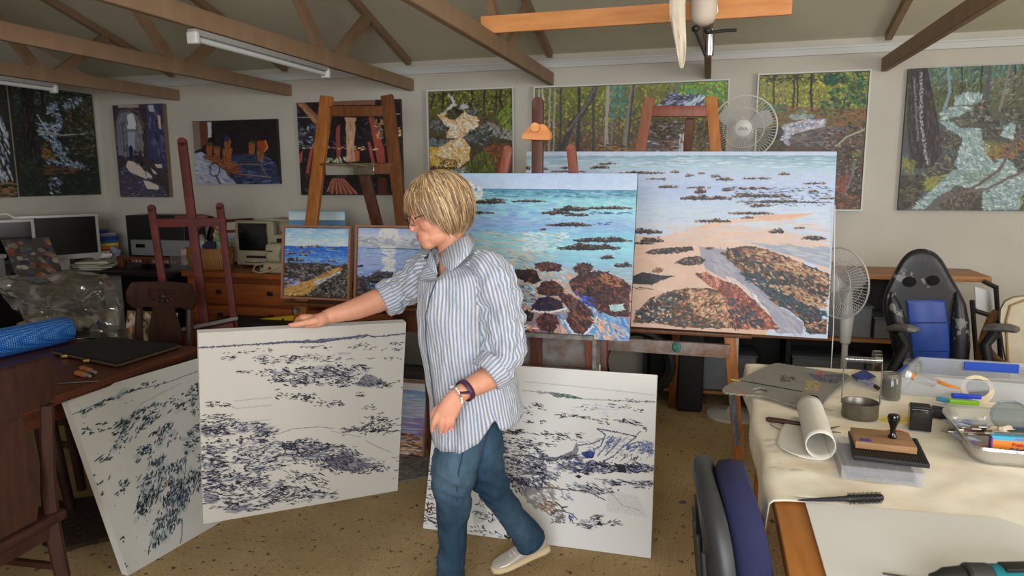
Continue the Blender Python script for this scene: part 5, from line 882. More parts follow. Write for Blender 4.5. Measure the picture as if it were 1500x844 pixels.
post('back_leg', Vector((-.12, 4.25, 1.9)), Vector((-.2, 4.87, 0)), .05, .035, M_EOAK2, t)
post('stretcher', g(900, 655)+Vector((0, .03, 0)), g(1082, 640)+Vector((0, .03, 0)), .03, .05, M_EOAK2, t, (0, 0, 1)) if 0 else None
MB().bar(g(1071, 566)-n4*.035, g(1080, 650)-n4*.035, .03, .006, (0, 1, 0)).build('paint_streak', mat('blue_grey_streak', (120, 136, 146), .6, noise=.4, nscale=9, stretch=(8, 8, 1)), t, world=True)
# ------------------------------------------------------------ fans
M_FANW = mat('white_fan_plastic', (206, 204, 198), .35); M_FANG = mat('grey_fan_blade', (176, 174, 170), .4); M_WIRE = mat('fan_wire', (214, 212, 206), .35)
def fan(label, c, face, R, m_blade, pole_low, txt=True, tiltbody=True):
    t = thing('pedestal_fan', label, 'fan', (c.x, c.y, 0)); f = Vector(face).normalized(); Q = f.to_track_quat('Z', 'Y').to_matrix(); c = Vector(c)
    L = lambda x, y, z: c+Q @ Vector((x, y, z))
    for s, dz in ((1, .05), (-1, -.04)):
        mb = MB()
        for k in range(64):
            a = 2*PI*k/64; mb.tube([L(.28*R*math.cos(a), .28*R*math.sin(a), dz*1.15), L(.75*R*math.cos(a), .75*R*math.sin(a), dz), L(R*math.cos(a), R*math.sin(a), 0)], .0011, 4, False)
        for q, zz in ((.3, 1.15), (.62, 1.05)): mb.torus(L(0, 0, dz*zz), R*q, .0016, 40, 5, f)
        mb.build('front_grille' if s > 0 else 'back_grille', M_WIRE, t, world=True)
    MB().torus(c, R, .005, 48, 8, f).build('rim', M_FANW, t, world=True)
    MB().lathe([(0, .0), (.27*R, 0), (.27*R, .008), (.2*R, .013), (0, .014)], L(0, 0, .056), 30, f).build('badge', M_FANW, t, world=True)
    for k in range(3):
        a = 2*PI*k/3+.4; top = []; bot = []
        for i in range(9):
            r_ = R*(.16+.74*i/8); w0 = .85*math.sin(PI*min(.9, .25+.6*i/8)); top.append(L(r_*math.cos(a+w0*.55), r_*math.sin(a+w0*.55), .018)); bot.append(L(r_*math.cos(a-w0*.55), r_*math.sin(a-w0*.55), -.012))
        mb = MB(); n = f*.003
        mb.loft([[top[i]+n, bot[i]+n, bot[i]-n, top[i]-n] for i in range(9)]); mb.build('blade', m_blade, t, world=True, smooth=60)
    MB().cyl(L(0, 0, -.02), L(0, 0, .03), .2*R).build('hub', M_FANG, t, world=True)
    bk = Q @ Vector((0, 0, -1)); MB().tube([L(0, 0, -.03), L(0, 0, -.06), L(0, 0, -.13), L(0, 0, -.15)], [.05, .055, .05, .03], 18).build('motor_housing', M_FANW, t, world=True)
    nb = L(0, 0, -.08); z1 = nb.z-.42
    MB().tube([nb+Vector((0, 0, 0)), (nb.x, nb.y, nb.z-.14), (nb.x, nb.y, nb.z-.2), (nb.x, nb.y, nb.z-.36), (nb.x, nb.y, nb.z-.37)], [.022, .026, .04, .03, .02], 18).build('neck', M_FANW, t, world=True)
    MB().cyl((nb.x, nb.y, nb.z-.37), (nb.x, nb.y, pole_low), .011).build('upper_pole', mat('grey_pole', (150, 150, 148), .35, metal=.6), t, world=True)
    MB().cyl((nb.x, nb.y, pole_low+.02), (nb.x, nb.y, .03), .018).build('lower_pole', M_FANW, t, world=True); MB().lathe([(0, 0), (.17, 0), (.17, .015), (.05, .035), (.03, .06), (0, .06)], (nb.x, nb.y, 0)).build('base', M_FANW, t, world=True)
    if txt: font('click', .03, mat('grey_print', (110, 112, 116), .6), 'brand_lettering', t, L(0, 0, .0715), Q @ Matrix.Rotation(PI if 0 else 0, 3, 'Z'), world=True)
    return t, nb
c1 = atY(1090, 187, 4.7); fan('white pedestal fan behind the wide beach painting, only its round head showing above', c1, (-.12, -1, -.12), .192, M_FANG, .7)
c2 = atY(1229, 415, 4.45); _, nb = fan('white pedestal fan right of the wide beach painting, seen in front of the dark shelves', c2, (-.78, -.62, .0), .205, M_FANG, .62, txt=False)
# ------------------------------------------------------------ lamp, cloth hanging from the middle truss
t = thing('hanging_lamp', 'pale cylindrical lamp with black clamps and a chrome tube hanging from a truss', 'lamp', (-.045, 3.0, 2.45))
a = atY(1030, 38, 3.0); M_SHADE = mat('pale_lamp_shell', (190, 176, 160), .6)
MB().lathe([(0, 0), (.02, .002), (.038, .012), (.048, .03), (.05, .06), (.05, .34), (.03, .36), (0, .36)], a).build('lamp_shell', M_SHADE, t, world=True)
q = atY(1038, 52, 3.0); MB().lathe([(0, 0), (.018, 0), (.02, .01), (.02, .10), (0, .1)], atY(1038, 82, 3.0)).build('chrome_tube', M_CHROME, t, world=True)
for x, y in ((1019, 42), (1037, 45)): MB().ell(atY(x, y, 2.98), (.016, .016, .014)).build('clamp', M_BLK, t, world=True)
MB().tube([atY(1019, 46, 2.98), atY(1034, 83, 2.98)], .006).build('arm', M_BLK, t, world=True); MB().tube([atY(1038, 48, 2.98), atY(1060, 45, 2.98), atY(1079, 44, 2.98)], [.006, .0065, .007]).build('arm', M_BLK, t, world=True)
MB().tube([atY(1049, 2, 3.0)+Vector((0, 0, .05)), atY(1049, 4, 3.0), atY(1051, 16, 3.0), atY(1046, 24, 3.0)], .004).build('cord', M_WHITE, t, world=True)
MB().bar(a+Vector((.0, 0, .36)), (-.035, 3.0, 2.36), .02, .02, (0, 1, 0)).bar((-.035, 3.0, 2.3), (-.035, 3.0, 2.37), .05, .03, (0, 1, 0)).build('hook', M_BLK, t, world=True)
rnd = random.Random(4); rings = []
for i in range(15):
    k = i/14; y = -60+160*k; w0 = 13*(1-k)**.6*(.9 if k < .5 else 1)+2.2; cx = 990+8*k+1.5*math.sin(k*9); cen = atY(cx, y, 2.9); hw = w0*2.9/1042
    rings.append([cen+Vector((hw*math.cos(2*PI*j/16), .03*(1-k)*math.sin(2*PI*j/16)+.004*math.sin(j*2.6+i*.5), hw*.1*math.sin(3*j+i*.3))) for j in range(16)])
rings.insert(0, [p+Vector((0, 0, .12)) for p in rings[0]])
single(MB().loft(rings), 'hanging_cloth', mat('cream_cloth', (222, 210, 186), .85, noise=.12, nscale=8, bump=.3, bscale=90), 'cream cloth hanging in a point from the roof beside the lamp', 'cloth', smooth=70)
# ------------------------------------------------------------ left side: desk, dresser, computers
M_BLACKD = mat('black_desk_laminate', (24, 22, 22), .5); M_OAKD = wood('orange_oak', (170, 92, 40), (132, 66, 26), .4, (.7, 5, 5), 6); M_OAKD2 = wood('orange_oak_dark', (140, 72, 30), (104, 50, 20), .45, (.7, 5, 5), 6)
M_BEIGE = mat('aged_beige_plastic', (176, 166, 136), .5); M_SCR = mat('dark_screen', (14, 14, 16), .18, spec=.6); M_ALU = mat('brushed_aluminium', (186, 186, 184), .4, metal=.3); M_PURE = mat('white_plastic', (226, 226, 226), .4)
ZD = .845
t = thing('corner_desk', 'black corner desk along the left wall carrying the computer screens', 'desk', (-4.9, 4.6, 0))
mb = MB().box((-5.03, 3.6, ZD-.015), (.68, 3.5, .03)).box((-4.53, 5.0, ZD-.0151), (.94, .72, .03)); mb.build('desktop', M_BLACKD, t, world=True)
for x, y in ((-4.72, 2.0), (-4.72, 4.4), (-4.15, 4.7), (-5.3, 2.0)): MB().box((x, y, (ZD-.03)/2), (.05, .05, ZD-.03)).build('leg', M_BLACKD, t, world=True)
MB().box((-4.6, 5.32, .45), (1.2, .02, .7)).box((-5.3, 3.6, .45), (.02, 3.2, .7)).build('modesty_panel', M_BLACKD, t, world=True)
# dresser
ZT = .86; t = thing('chest_of_drawers', 'orange oak chest of drawers with black square pulls against the back wall', 'chest of drawers', (-3.05, 5.05, 0))
X0, X1, YD = -3.98, -2.1, 4.72
MB().box(((X0+X1)/2, (YD-.03+5.37)/2, ZT-.02), (X1-X0+.06, 5.37-YD+.03, .04), bev=.008).build('top', M_OAKD, t, world=True)
MB().box(((X0+X1)/2, (YD+.03+5.36)/2, (ZT-.04)/2), (X1-X0, 5.33-YD, ZT-.04)).build('carcass', M_OAKD2, t, world=True)
for x in (X0+.05, X1-.05): MB().box((x, YD+.01, (ZT-.04)/2), (.09, .03, ZT-.04), bev=.004).build('stile', M_OAKD, t, world=True)
n = 4; hh = (ZT-.13)/n
for k in range(n):
    zc = ZT-.075-hh*(k+.5)
    for s in (0, 1):
        xa = X0+.11+s*(X1-X0-.2)/2; xb = xa+(X1-X0-.24)/2; d = MB().box(((xa+xb)/2, YD+.012, zc), (xb-xa, .03, hh-.02), bev=.006).build('drawer', M_OAKD, t, world=True)
        for q in (.22, .78): MB().box((xa+(xb-xa)*q, YD-.006, zc+.01), (.05, .012, .035), bev=.003).box((xa+(xb-xa)*q, YD-.016, zc+.002), (.035, .012, .008)).build('pull', M_BLK, d, world=True)
# wicker basket
M_WICK = mat('wicker', (176, 124, 70), .6, col2=(120, 78, 40), kind='wave', nscale=26, stretch=(1, 1, 3), bump=.6, bscale=120)
bx, by = -3.87, 4.88; t = thing('wicker_basket', 'oval wicker basket with a hooped handle, standing on the oak chest', 'basket', (bx, by, ZT+.001))
rings = [[Vector((bx+rx*math.cos(2*PI*j/32), by+rx*.62*math.sin(2*PI*j/32), z)) for j in range(32)] for rx, z in [(.02, ZT+.002), (.165, ZT+.002), (.19, ZT+.02), (.21, ZT+.11), (.205, ZT+.16), (.213, ZT+.175), (.20, ZT+.175), (.195, ZT+.15), (.19, ZT+.08), (.02, ZT+.05)]]
MB().loft(rings).build('bowl', M_WICK, t, world=True)
MB().tube([(bx-.0+.16*math.cos(a)*1.0, by-.02, ZT+.16+.2*math.sin(a)) for a in np.linspace(0, PI, 15)], .008).build('handle', M_WICK, t, world=True)
M_BAGP = mat('grey_plastic_packet', (176, 178, 172), .4, noise=.2, nscale=12)
def lump(c, r, seed, amp=.25, n=14, m=10):
    rr = random.Random(seed); mb = MB().ell((0, 0, 0), r, n, m); ph = [rr.uniform(0, 6) for _ in range(6)]
    mb.v = [tuple(Vector(v)*(1+amp*(math.sin(v[0]*55/max(r)*.1+ph[0])*math.sin(v[1]*60/max(r)*.1+ph[1])+.5*math.sin(v[2]*90/max(r)*.1+ph[2])*math.cos(v[0]*70/max(r)*.1+ph[3])))+Vector(c)) for v in mb.v]; return mb
single(lump((bx+.02, by-.02, ZT+.19), (.06, .05, .035), 3), 'cloth_bundle', mat('navy_cloth', (44, 52, 70), .9), 'dark blue cloth bundle in the wicker basket', 'cloth')
single(lump((bx-.09, by, ZT+.2), (.055, .05, .07), 4), 'plastic_packet', M_BAGP, 'pale packet at the left end of the wicker basket', 'packet')
mb = lump((bx+.13, by, ZT+.2), (.06, .05, .05), 5); mb.bar((bx+.07, by-.02, ZT+.29), (bx+.17, by-.01, ZT+.19), .05, .02); single(mb, 'green_packet', mat('green_white_packet', (190, 196, 180), .5, col2=(70, 130, 60), nscale=14), 'green and white packet poking from the right end of the basket', 'packet')
# CRT monitor and beige tower
t = thing('crt_monitor', 'old beige box computer monitor with a dark screen on the oak chest', 'monitor', (-3.5, 5.0, ZT))
cx, w_, zb, zt_ = -3.555, .36, ZT+.001, 1.245; yf = 5.02
MB().box((cx, yf+.03, (zb+zt_)/2+.01), (w_, .06, zt_-zb-.02), bev=.012).box((cx, yf+.2, (zb+zt_)/2+.01), (w_*.8, .3, (zt_-zb)*.8), bev=.03).build('case', M_BEIGE, t, world=True)
MB().box((cx-.01, yf-.002, (zb+zt_)/2+.06), (w_-.09, .012, (zt_-zb)*.58), bev=.004).build('screen', M_SCR, t, world=True); MB().box((cx+.03, yf-.004, zb+.09), (w_*.6, .01, .02)).build('drive_slot', M_BLK, t, world=True)
MB().box((cx, yf-.005, zb+.045), (.2, .012, .004)).build('slot', M_BLK, t, world=True)
t = thing('printer', 'beige office machine with a dark display beside the old monitor', 'printer', (-3.22, 5.05, ZT))
MB().box((-3.2, 5.12, (ZT+1.14)/2), (.32, .3, 1.14-ZT), bev=.01).box((-3.2, 5.2, 1.2), (.34, .2, .1), bev=.01).build('body', M_BEIGE, t, world=True); MB().box((-3.2, 4.968, 1.06), (.22, .01, .10)).build('display', M_SCR, t, world=True); MB().bar((-3.38, 5.05, 1.262), (-3.02, 5.03, 1.25), .22, .012).build('paper_tray', M_BEIGE, t, world=True); MB().box((-3.15, 5.09, 1.235), (.18, .04, .02)).build('opening', M_BLK, t, world=True)
t = thing('desk_telephone', 'cream desk telephone with a round dial and coiled cord', 'telephone', (-3.14, 4.85, ZT))
tx, ty_, tz = -3.2, 4.82, ZT+.001
mb = MB().box((tx, ty_, tz+.04), (.26, .17, .08), bev=.02); mb.box((tx-.04, ty_+.03, tz+.15), (.15, .12, .15), bev=.035); mb.build('body', M_BEIGE, t, world=True)
MB().torus((tx+.07, ty_-.03, tz+.14), .045, .008, 26, 8, (0, -1, .2), (1, 1.35)).lathe([(0, 0), (.04, 0), (.03, .012), (0, .014)], (tx+.07, ty_-.02, tz+.14), 20, (0, -1, .2)).build('dial', mat('grey_dial', (120, 120, 116), .4), t, world=True)
MB().ell((tx-.10, ty_-.085, tz+.055), (.014, .01, .014)).build('knob', M_BLK, t, world=True); MB().ell((tx-.03, ty_-.088, tz+.035), (.014, .008, .018)).build('red_button', mat('dark_red_button', (130, 30, 34), .4), t, world=True); MB().box((tx-.06, ty_-.032, tz+.165), (.05, .006, .008)).build('name_plate', M_BLK, t, world=True)
MB().tube([(tx-.08, ty_-.09, tz+.075), (tx-.15, ty_-.1, tz+.06), (tx-.165, ty_-.11, tz+.02), (tx-.1, ty_-.12, tz+.006), (tx-.02, ty_-.12, tz+.02), (tx+.05, ty_-.1, tz+.05), (tx+.09, ty_-.09, tz+.06)], .007).build('cord', M_BEIGE, t, world=True)
# leaning framed mirror, black box unit, carved stand
M_FB = mat('thin_black_frame', (18, 18, 18), .4)
tl, tr, bl = Vector((-4.93, 5.33, 1.245)), Vector((-4.2, 5.33, 1.245)), Vector((-4.98, 5.22, ZD+.003)); t = thing('framed_notice_board', 'black-framed board of papers leaning on the back wall by the corner', 'notice board', bl)
P = Paint([(0, 0), (100, 0), (100, 60), (0, 60)], (205, 205, 200), 2.2, 51)
for a in [((14, 6, 26, 6, 24, 40, 12, 42), (70, 72, 72)), ((30, 4, 60, 4, 60, 26, 30, 26), (110, 112, 112)), ((34, 4, 42, 4, 42, 26, 34, 26), (214, 214, 205)), ((4, 26, 12, 26, 10, 56, 2, 56), (196, 198, 196)), ((8, 34, 11, 34, 11, 40, 8, 40), (176, 96, 60)), ((8, 26, 11, 26, 11, 31, 8, 31), (190, 110, 70)), ((24, 24, 56, 24, 54, 30, 24, 32), (225, 225, 218))]: P.fill([(a[0][i], a[0][i+1]) for i in range(0, 8, 2)], a[1])
canvas('papers', tl, tr, bl, .006, P, 1.3, (200, 200, 200), parent=t); frame_mb(tl, tr, bl, .012, .018, .004).build('frame', M_FB, t, world=True, smooth=False)
t = thing('desktop_printer', 'black and silver desktop printer behind the dark red easel', 'printer', (-4.45, 5.05, ZD+.1))
MB().box((-4.43, 5.05, ZD+.10+.17), (.58, .26, .34), bev=.008).build('body', M_BLK, t, world=True); MB().box((-4.36, 4.92, ZD+.10+.075), (.58, .08, .13), bev=.006).build('front_panel', mat('silver_grey_panel', (122, 124, 126), .4), t, world=True); MB().box((-4.55, 4.878, ZD+.19), (.09, .006, .03)).build('display', M_SCR, t, world=True)
t = thing('carved_stand', 'low carved wooden stand with fretwork under the black printer', 'stand', (-4.5, 5.0, ZD))
M_CARV = wood('carved_red_wood', (112, 58, 38), (84, 42, 28), .45, (3, 3, 3), 12)
mb = MB().box((-4.48, 5.05, ZD+.088), (.66, .34, .02)); 
for k in range(9): mb.torus((-4.76+k*.07, 4.895, ZD+.062), .02, .006, 12, 6, (0, 1, 0))
mb.box((-4.48, 4.895, ZD+.082), (.66, .02, .015)); mb.build('top', M_CARV, t, world=True)
for x in (-4.78, -4.18): MB().box((x, 4.9, ZD+.04), (.05, .04, .078), bev=.006).build('leg', M_CARV, t, world=True); MB().box((x, 5.18, ZD+.04), (.05, .04, .078)).build('leg', M_CARV, t, world=True)
single(MB().box((-4.92, 4.98, ZD+.11), (.1, .02, .1), Matrix.Rotation(.4, 3, 'Y'), .004), 'blue_picture_frame', mat('blue_card', (34, 64, 130), .4, col2=(200, 200, 190), nscale=9), 'small tilted blue frame standing at the corner of the black desk', 'picture frame')
single(MB().ell((-4.87, 4.86, ZD+.03), (.05, .04, .028)), 'black_webcam', M_BLK, 'small rounded black gadget beside the blue frame', 'gadget')
tl, tr, bl = Vector((-4.16, 5.34, 1.20)), Vector((-3.82, 5.34, 1.22)), Vector((-4.16, 5.22, ZT+.005))
t = thing('framed_photo', 'framed blue and cream picture leaning behind the dark red easel', 'picture', bl); P = Paint([(0, 0), (40, 0), (40, 40), (0, 40)], (200, 190, 170), 3, 52); P.fill([(6, 8), (26, 8), (26, 36), (6, 36)], (190, 200, 215)); P.dabs([(6, 14), (26, 14), (26, 34), (6, 34)], 60, [(50, 90, 170), (90, 130, 200), (180, 195, 215)], (2, 5), (.8, 2), -50, .5); P.fill([(6, 8), (26, 8), (26, 11), (6, 11)], (130, 60, 44))
canvas('print', tl, tr, bl, .01, P, 1.4, parent=t); frame_mb(tl, tr, bl, .022, .02, .006).build('frame', M_CARV, t, world=True, smooth=False)
M_CLEAR = mat('clear_acrylic', (225, 228, 230), .08, trans=.9, alpha=.55)
t = thing('acrylic_card_holder', 'clear plastic card holder with a red and white card on the desk', 'card holder', (-4.12, 4.8, ZD)); mb = MB().box((-4.1, 4.84, ZD+.012), (.26, .16, .02), bev=.002).box((-4.1, 4.9, ZD+.12), (.22, .008, .2)).box((-4.1, 4.82, ZD+.07), (.22, .008, .1)); mb.build('holder', M_CLEAR, t, world=True)
MB().box((-4.07, 4.86, ZD+.11), (.12, .012, .13)).build('card', mat('red_white_card', (220, 216, 214), .5, col2=(160, 50, 50), nscale=22), t, world=True)
# screens on the left wall side
def screen(label, c, w, h, rz, depth=.05):
    t = thing('flat_monitor', label, 'monitor', c, rz)
    MB().box((0, 0, .10+h/2), (w, depth, h), bev=.004).build('case', M_ALU, t); MB().box((-w/2-.004, .0, .10+h/2), (.012, depth+.03, h), bev=.002).build('side_cheek', M_PURE, t)
    MB().box((.0, -depth/2-.002, .11+h/2), (w-.05, .006, h-.06)).build('screen', M_SCR, t); MB().box((0, .02, .005), (.22, .17, .01), bev=.003).box((0, .05, .07), (.14, .012, .13)).build('foot', M_ALU, t); return t
sx = -5.02
screen('silver flat computer monitor with a blank black screen', (sx, 4.54, ZD+.001), .58, .36, math.radians(62))
screen('second silver monitor half hidden at the left behind the larger one', (-5.15, 4.12, ZD+.001), .5, .34, math.radians(62))
MB_ = MB().tube([(-5.2, 4.0, ZD+.03), (-5.2, 4.02, 1.2), (-5.17, 4.08, 1.32), (-5.12, 4.2, 1.33), (-5.08, 4.3, 1.26)], .007); single(MB_, 'white_cable', M_PURE, 'white cable looping over the left monitor', 'cable')
bookc = [((196, 140, 50), .036), ((170, 50, 40), .03), ((200, 120, 40), .028), ((214, 170, 60), .022), ((40, 90, 130), .026), ((40, 60, 120), .03), ((120, 124, 126), .016), ((150, 150, 150), .012), ((30, 50, 110), .03)]
labs = ['ochre', 'dark red', 'orange', 'yellow', 'teal', 'blue', 'grey', 'pale grey', 'small dark blue']
z = ZD+.07; p = atX(148, 372, -5.12); bky = p.y
single(MB().box((-5.12, bky, ZD+.036), (.3, .26, .07), bev=.002), 'wooden_box', M_CARV, 'flat wooden box under the pile of books in the corner', 'box')
for (colr, th), lb in zip(bookc, labs):
    k = len(lb)*.7; wq = .24 if th > .02 else .22; 
    if lb.startswith('small'): wq = .1
    t = thing('book', f'{lb} book lying in the pile behind the large monitor', 'book', (-5.12, bky, z+.0005), math.radians(62+8*math.sin(k*3)), 'books in the corner pile')
    MB().box((0, 0, th/2), (wq, .17, th), bev=.002).build('cover', mat('book_'+lb, colr, .5), t); MB().box((.004, .004, th/2), (wq-.006, .166, th*.75)).build('pages', mat('book_pages', (200, 196, 184), .8), t); z += th+.001
for k in range(6):
    p = atZ(128+9*(k % 4), 396-k*2.2, ZD); x = max(p.x, -5.15)
    single(MB().box((-4.95+.02*(k % 3), 4.80+.035*math.sin(k*2), ZD+.008+k*.012), (.24, .3, .010), Matrix.Rotation(.3+.25*math.sin(k*1.7), 3, 'Z')), 'paper_sheaf', mat('cream_paper', (206, 200, 182), .85, noise=.06, nscale=9), ['lowest', 'second', 'third', 'fourth', 'fifth', 'topmost'][k]+' sheaf of the cream papers beside the large monitor', 'papers', 'papers in the pile on the black desk')
single(lump((-4.93, 4.84, ZD+.11), (.09, .07, .03), 9, .35), 'crumpled_paper', mat('white_paper', (214, 212, 204), .85), 'crumpled white paper lying on the pile of sheaves', 'paper')
t = thing('photo_holder', 'leaning clear plastic holder with dark photographs in front of the monitor', 'photo holder', (-4.78, 4.05, ZD)); tl, tr, bl = Vector((-4.86, 3.93, 1.16)), Vector((-4.74, 4.2, 1.16)), Vector((-4.74, 3.93, ZD+.003))
P = Paint([(0, 0), (40, 0), (40, 46), (0, 46)], (60, 52, 48), 2, 53); P.dabs([(0, 0), (40, 0), (40, 46), (0, 46)], 60, [(110, 60, 40), (150, 140, 120), (40, 50, 80), (30, 28, 28), (120, 110, 90)], (5, 12), (4, 8), 10, .4); canvas('photographs', tl, tr, bl, .01, P, 1.2, (150, 150, 150), parent=t)
t = thing('inkjet_printer', 'grey flat printer at the left edge behind the plastic bag', 'printer', (-4.88, 3.5, ZD)); MB().box((-4.9, 3.55, ZD+.13), (.42, .5, .14), bev=.01).build('body', mat('grey_printer', (120, 120, 120), .5), t, world=True); MB().box((-4.9, 3.55, ZD+.03), (.36, .44, .06)).build('base', M_BLK, t, world=True); MB().box((-4.9, 3.55, ZD+.215), (.44, .52, .03), bev=.008).build('lid', mat('light_grey_lid', (150, 150, 150), .5), t, world=True)
single(MB().box((-4.9, 3.62, ZD+.25), (.28, .24, .035), bev=.01), 'purple_case', mat('purple_case', (76, 44, 120), .5), 'flat purple case lying on the grey printer', 'case')
single(MB().ell((-4.86, 3.52, ZD+.3), (.05, .06, .032)).ell((-4.84, 3.58, ZD+.335), (.035, .03, .045)), 'black_mouse', M_BLK, 'black rounded gadget resting on the purple case', 'gadget')
# ------------------------------------------------------------ left table and what lies on it
M_MAHOG = wood('mahogany_table', (98, 50, 28), (70, 34, 19), .45, (5, .5, 5), 6, coat=.04); M_CH = wood('dark_chair_wood', (64, 33, 20), (42, 21, 13), .55, (5, 5, 1), 7, coat=0)
t = thing('dining_table', 'dark mahogany table at the left with a moulded edge', 'table', (-3.05, 2.1, 0)); TZ = .75
MB().box((-3.02, 2.15, TZ-.012), (1.22, 1.56, .024), bev=.006).box((-3.02, 2.15, TZ-.034), (1.18, 1.52, .02), bev=.004).build('tabletop', M_MAHOG, t, world=True)
MB().box((-3.05, 2.15, TZ-.1), (.98, 1.4, .11)).build('apron', M_MAHOG, t, world=True)
for x in (-2.58, -3.52):
    for y in (1.48, 2.82): MB().tube([(x, y, TZ-.05), (x, y, .55), (x, y, .52), (x, y, .5), (x, y, .12), (x, y, .0)], [.04, .04, .03, .038, .026, .022], 14).build('leg', M_CH, t, world=True)
for (xa, ya), (xb, yb) in (((-2.97, 2.5), (-2.89, 2.53)), ((-3.1, 2.73), (-3.06, 2.75)), ((-3.3, 2.73), (-3.27, 2.75))): MB().tube([(xa, ya, TZ-.05), (xb, yb, 0)], [.034, .022], 10).build('leg', M_CH, t, world=True)
for z in (.24, .36): MB().bar((-3.08, 2.74, z), (-2.62, 2.8, z), .02, .03).bar((-3.3, 2.74, z), (-3.1, 2.74, z), .02, .03).build('stretcher', M_CH, t, world=True)
def back_chair(label, loc, rz, w=.42, top=1.0, seat=.45):
    t = thing('carved_chair', label, 'chair', loc, rz)
    # local: back at y=0 facing -y is the front; seat spreads to -y
    for s in (-1, 1):
        x = s*(w/2-.03); MB().tube([(x*.92, .06, 0), (x, .0, seat-.05), (x, .0, seat+.1), (x*.98, .035, top-.16)], [.02, .026, .024, .02], 8).build('back_post', M_CH, t)
        MB().bar((s*(w/2-.035), -.36, 0), (s*(w/2-.03), -.36, seat-.02), .035, .035).build('front_leg', M_CH, t)
        MB().bar((s*(w/2-.035), -.34, .16), (s*(w/2-.035), .02, .18), .018, .025).build('side_stretcher', M_CH, t); MB().bar((s*(w/2-.035), -.34, .26), (s*(w/2-.035), .02, .27), .018, .02).build('side_stretcher', M_CH, t)
    MB().bar((-w/2+.03, -.36, .22), (w/2-.03, -.36, .22), .018, .03).build('front_stretcher', M_CH, t)
    rr = []
    for i in range(13):
        u = -1+2*i/12; x = u*(w/2+.03)*(1 if abs(u) < .95 else .985); lo = top-.165+.02*(1-abs(math.cos(u*3.4)))-(.0 if abs(u) < .8 else -.045*(abs(u)-.8)/.2); hi = top-.008*u*u-(.0 if abs(u) < .85 else .05*(abs(u)-.85)/.15); yb = .045-.03*(u*u)
        rr.append([(x, yb-.012, lo), (x, yb+.012, lo), (x, yb+.014, hi), (x, yb-.010, hi)])
    MB().loft(rr).build('crest_rail', M_CH, t, smooth=30, bev=.003)
    mb = MB()
    for k in range(9):
        a = PI+PI*k/8; mb.ell((.075*math.cos(a)*(1.1), .016 if 1 else 0, top-.06+.05*math.sin(a)), (.014, .012, .008), 8, 6, Matrix.Rotation(-a, 3, 'Y'))
    mb.ell((0, .016, top-.085), (.022, .014, .018), 10, 8); 
    for s in (-1, 1): mb.tube([(0, .02, top-.05), (s*.05, .018, top-.055), (s*.1, .018, top-.045)], [.006, .007, .003], 6)
    mb2 = MB(); mb2.v = [(v[0], .046-v[1], v[2]) for v in mb.v]; mb2.f = list(mb.f)
    mb2.build('carving', M_CH, t)
    rr = []
    for i in range(9):
        z_ = seat+.02+(top-.16-seat-.02)*i/8+.01; hw = .085+.03*math.sin(PI*i/8*1.2); rr.append([(-hw, .02, z_), (hw, .02, z_), (hw, .036, z_), (-hw, .036, z_)])
    MB().loft(rr).build('splat', M_CH, t, smooth=30, bev=.002)
    MB().box((0, -.17, seat), (w, .42, .035), bev=.012).build('seat', M_CH, t); MB().box((0, -.17, seat-.045), (w-.05, .36, .05)).build('seat_frame', M_CH, t)
    return t
back_chair('dark carved chair close at the left edge, tucked under the mahogany table', (-2.105, 1.6, 0), math.radians(-90+2), .4, 1.005)
c = atD(232, 420, 4.12); back_chair('carved wooden chair at the far end of the mahogany table, seen from the front', (c.x, c.y, 0), math.radians(4), .40, c.z+.022)
# bubble wrap roll
def bubble_mat():
    m = mat('blue_bubble_wrap', (52, 120, 200), .25, spec=.7); nt = m.node_tree; N = nt.nodes; L = nt.links; p = N['Principled BSDF']
    v = N.new('ShaderNodeTexVoronoi'); v.inputs['Scale'].default_value = 95; v.inputs['Randomness'].default_value = .12; tc = N.new('ShaderNodeTexCoord'); L.new(tc.outputs['Object'], v.inputs['Vector'])
    b = N.new('ShaderNodeBump'); b.invert = True; b.inputs['Strength'].default_value = .9; b.inputs['Distance'].default_value = .006; L.new(v.outputs['Distance'], b.inputs['Height']); L.new(b.outputs[0], p.inputs['Normal'])
    cr = N.new('ShaderNodeValToRGB'); cr.color_ramp.elements[0].color = lin(96, 168, 230); cr.color_ramp.elements[1].color = lin(28, 92, 178); cr.color_ramp.elements[0].position = .1; cr.color_ramp.elements[1].position = .55; L.new(v.outputs['Distance'], cr.inputs[0]); L.new(cr.outputs[0], p.inputs['Base Color']); return m
ra = atZ(102, 501, TZ+.0); rb = atZ(-90, 545, TZ+.0); R_ = .068; ra.z = rb.z = TZ+R_+.001; dirr = (rb-ra).normalized()
t = thing('bubble_wrap_roll', 'roll of blue bubble wrap lying on the mahogany table', 'roll of bubble wrap', (ra.x, ra.y, TZ))
MB().tube([ra-dirr*.004, ra, ra+dirr*.015, ra+dirr*.1, rb], [R_*.55, R_*.85, R_, R_*1.0, R_*.98], 40).build('bubble_wrap', bubble_mat(), t, world=True, smooth=60)
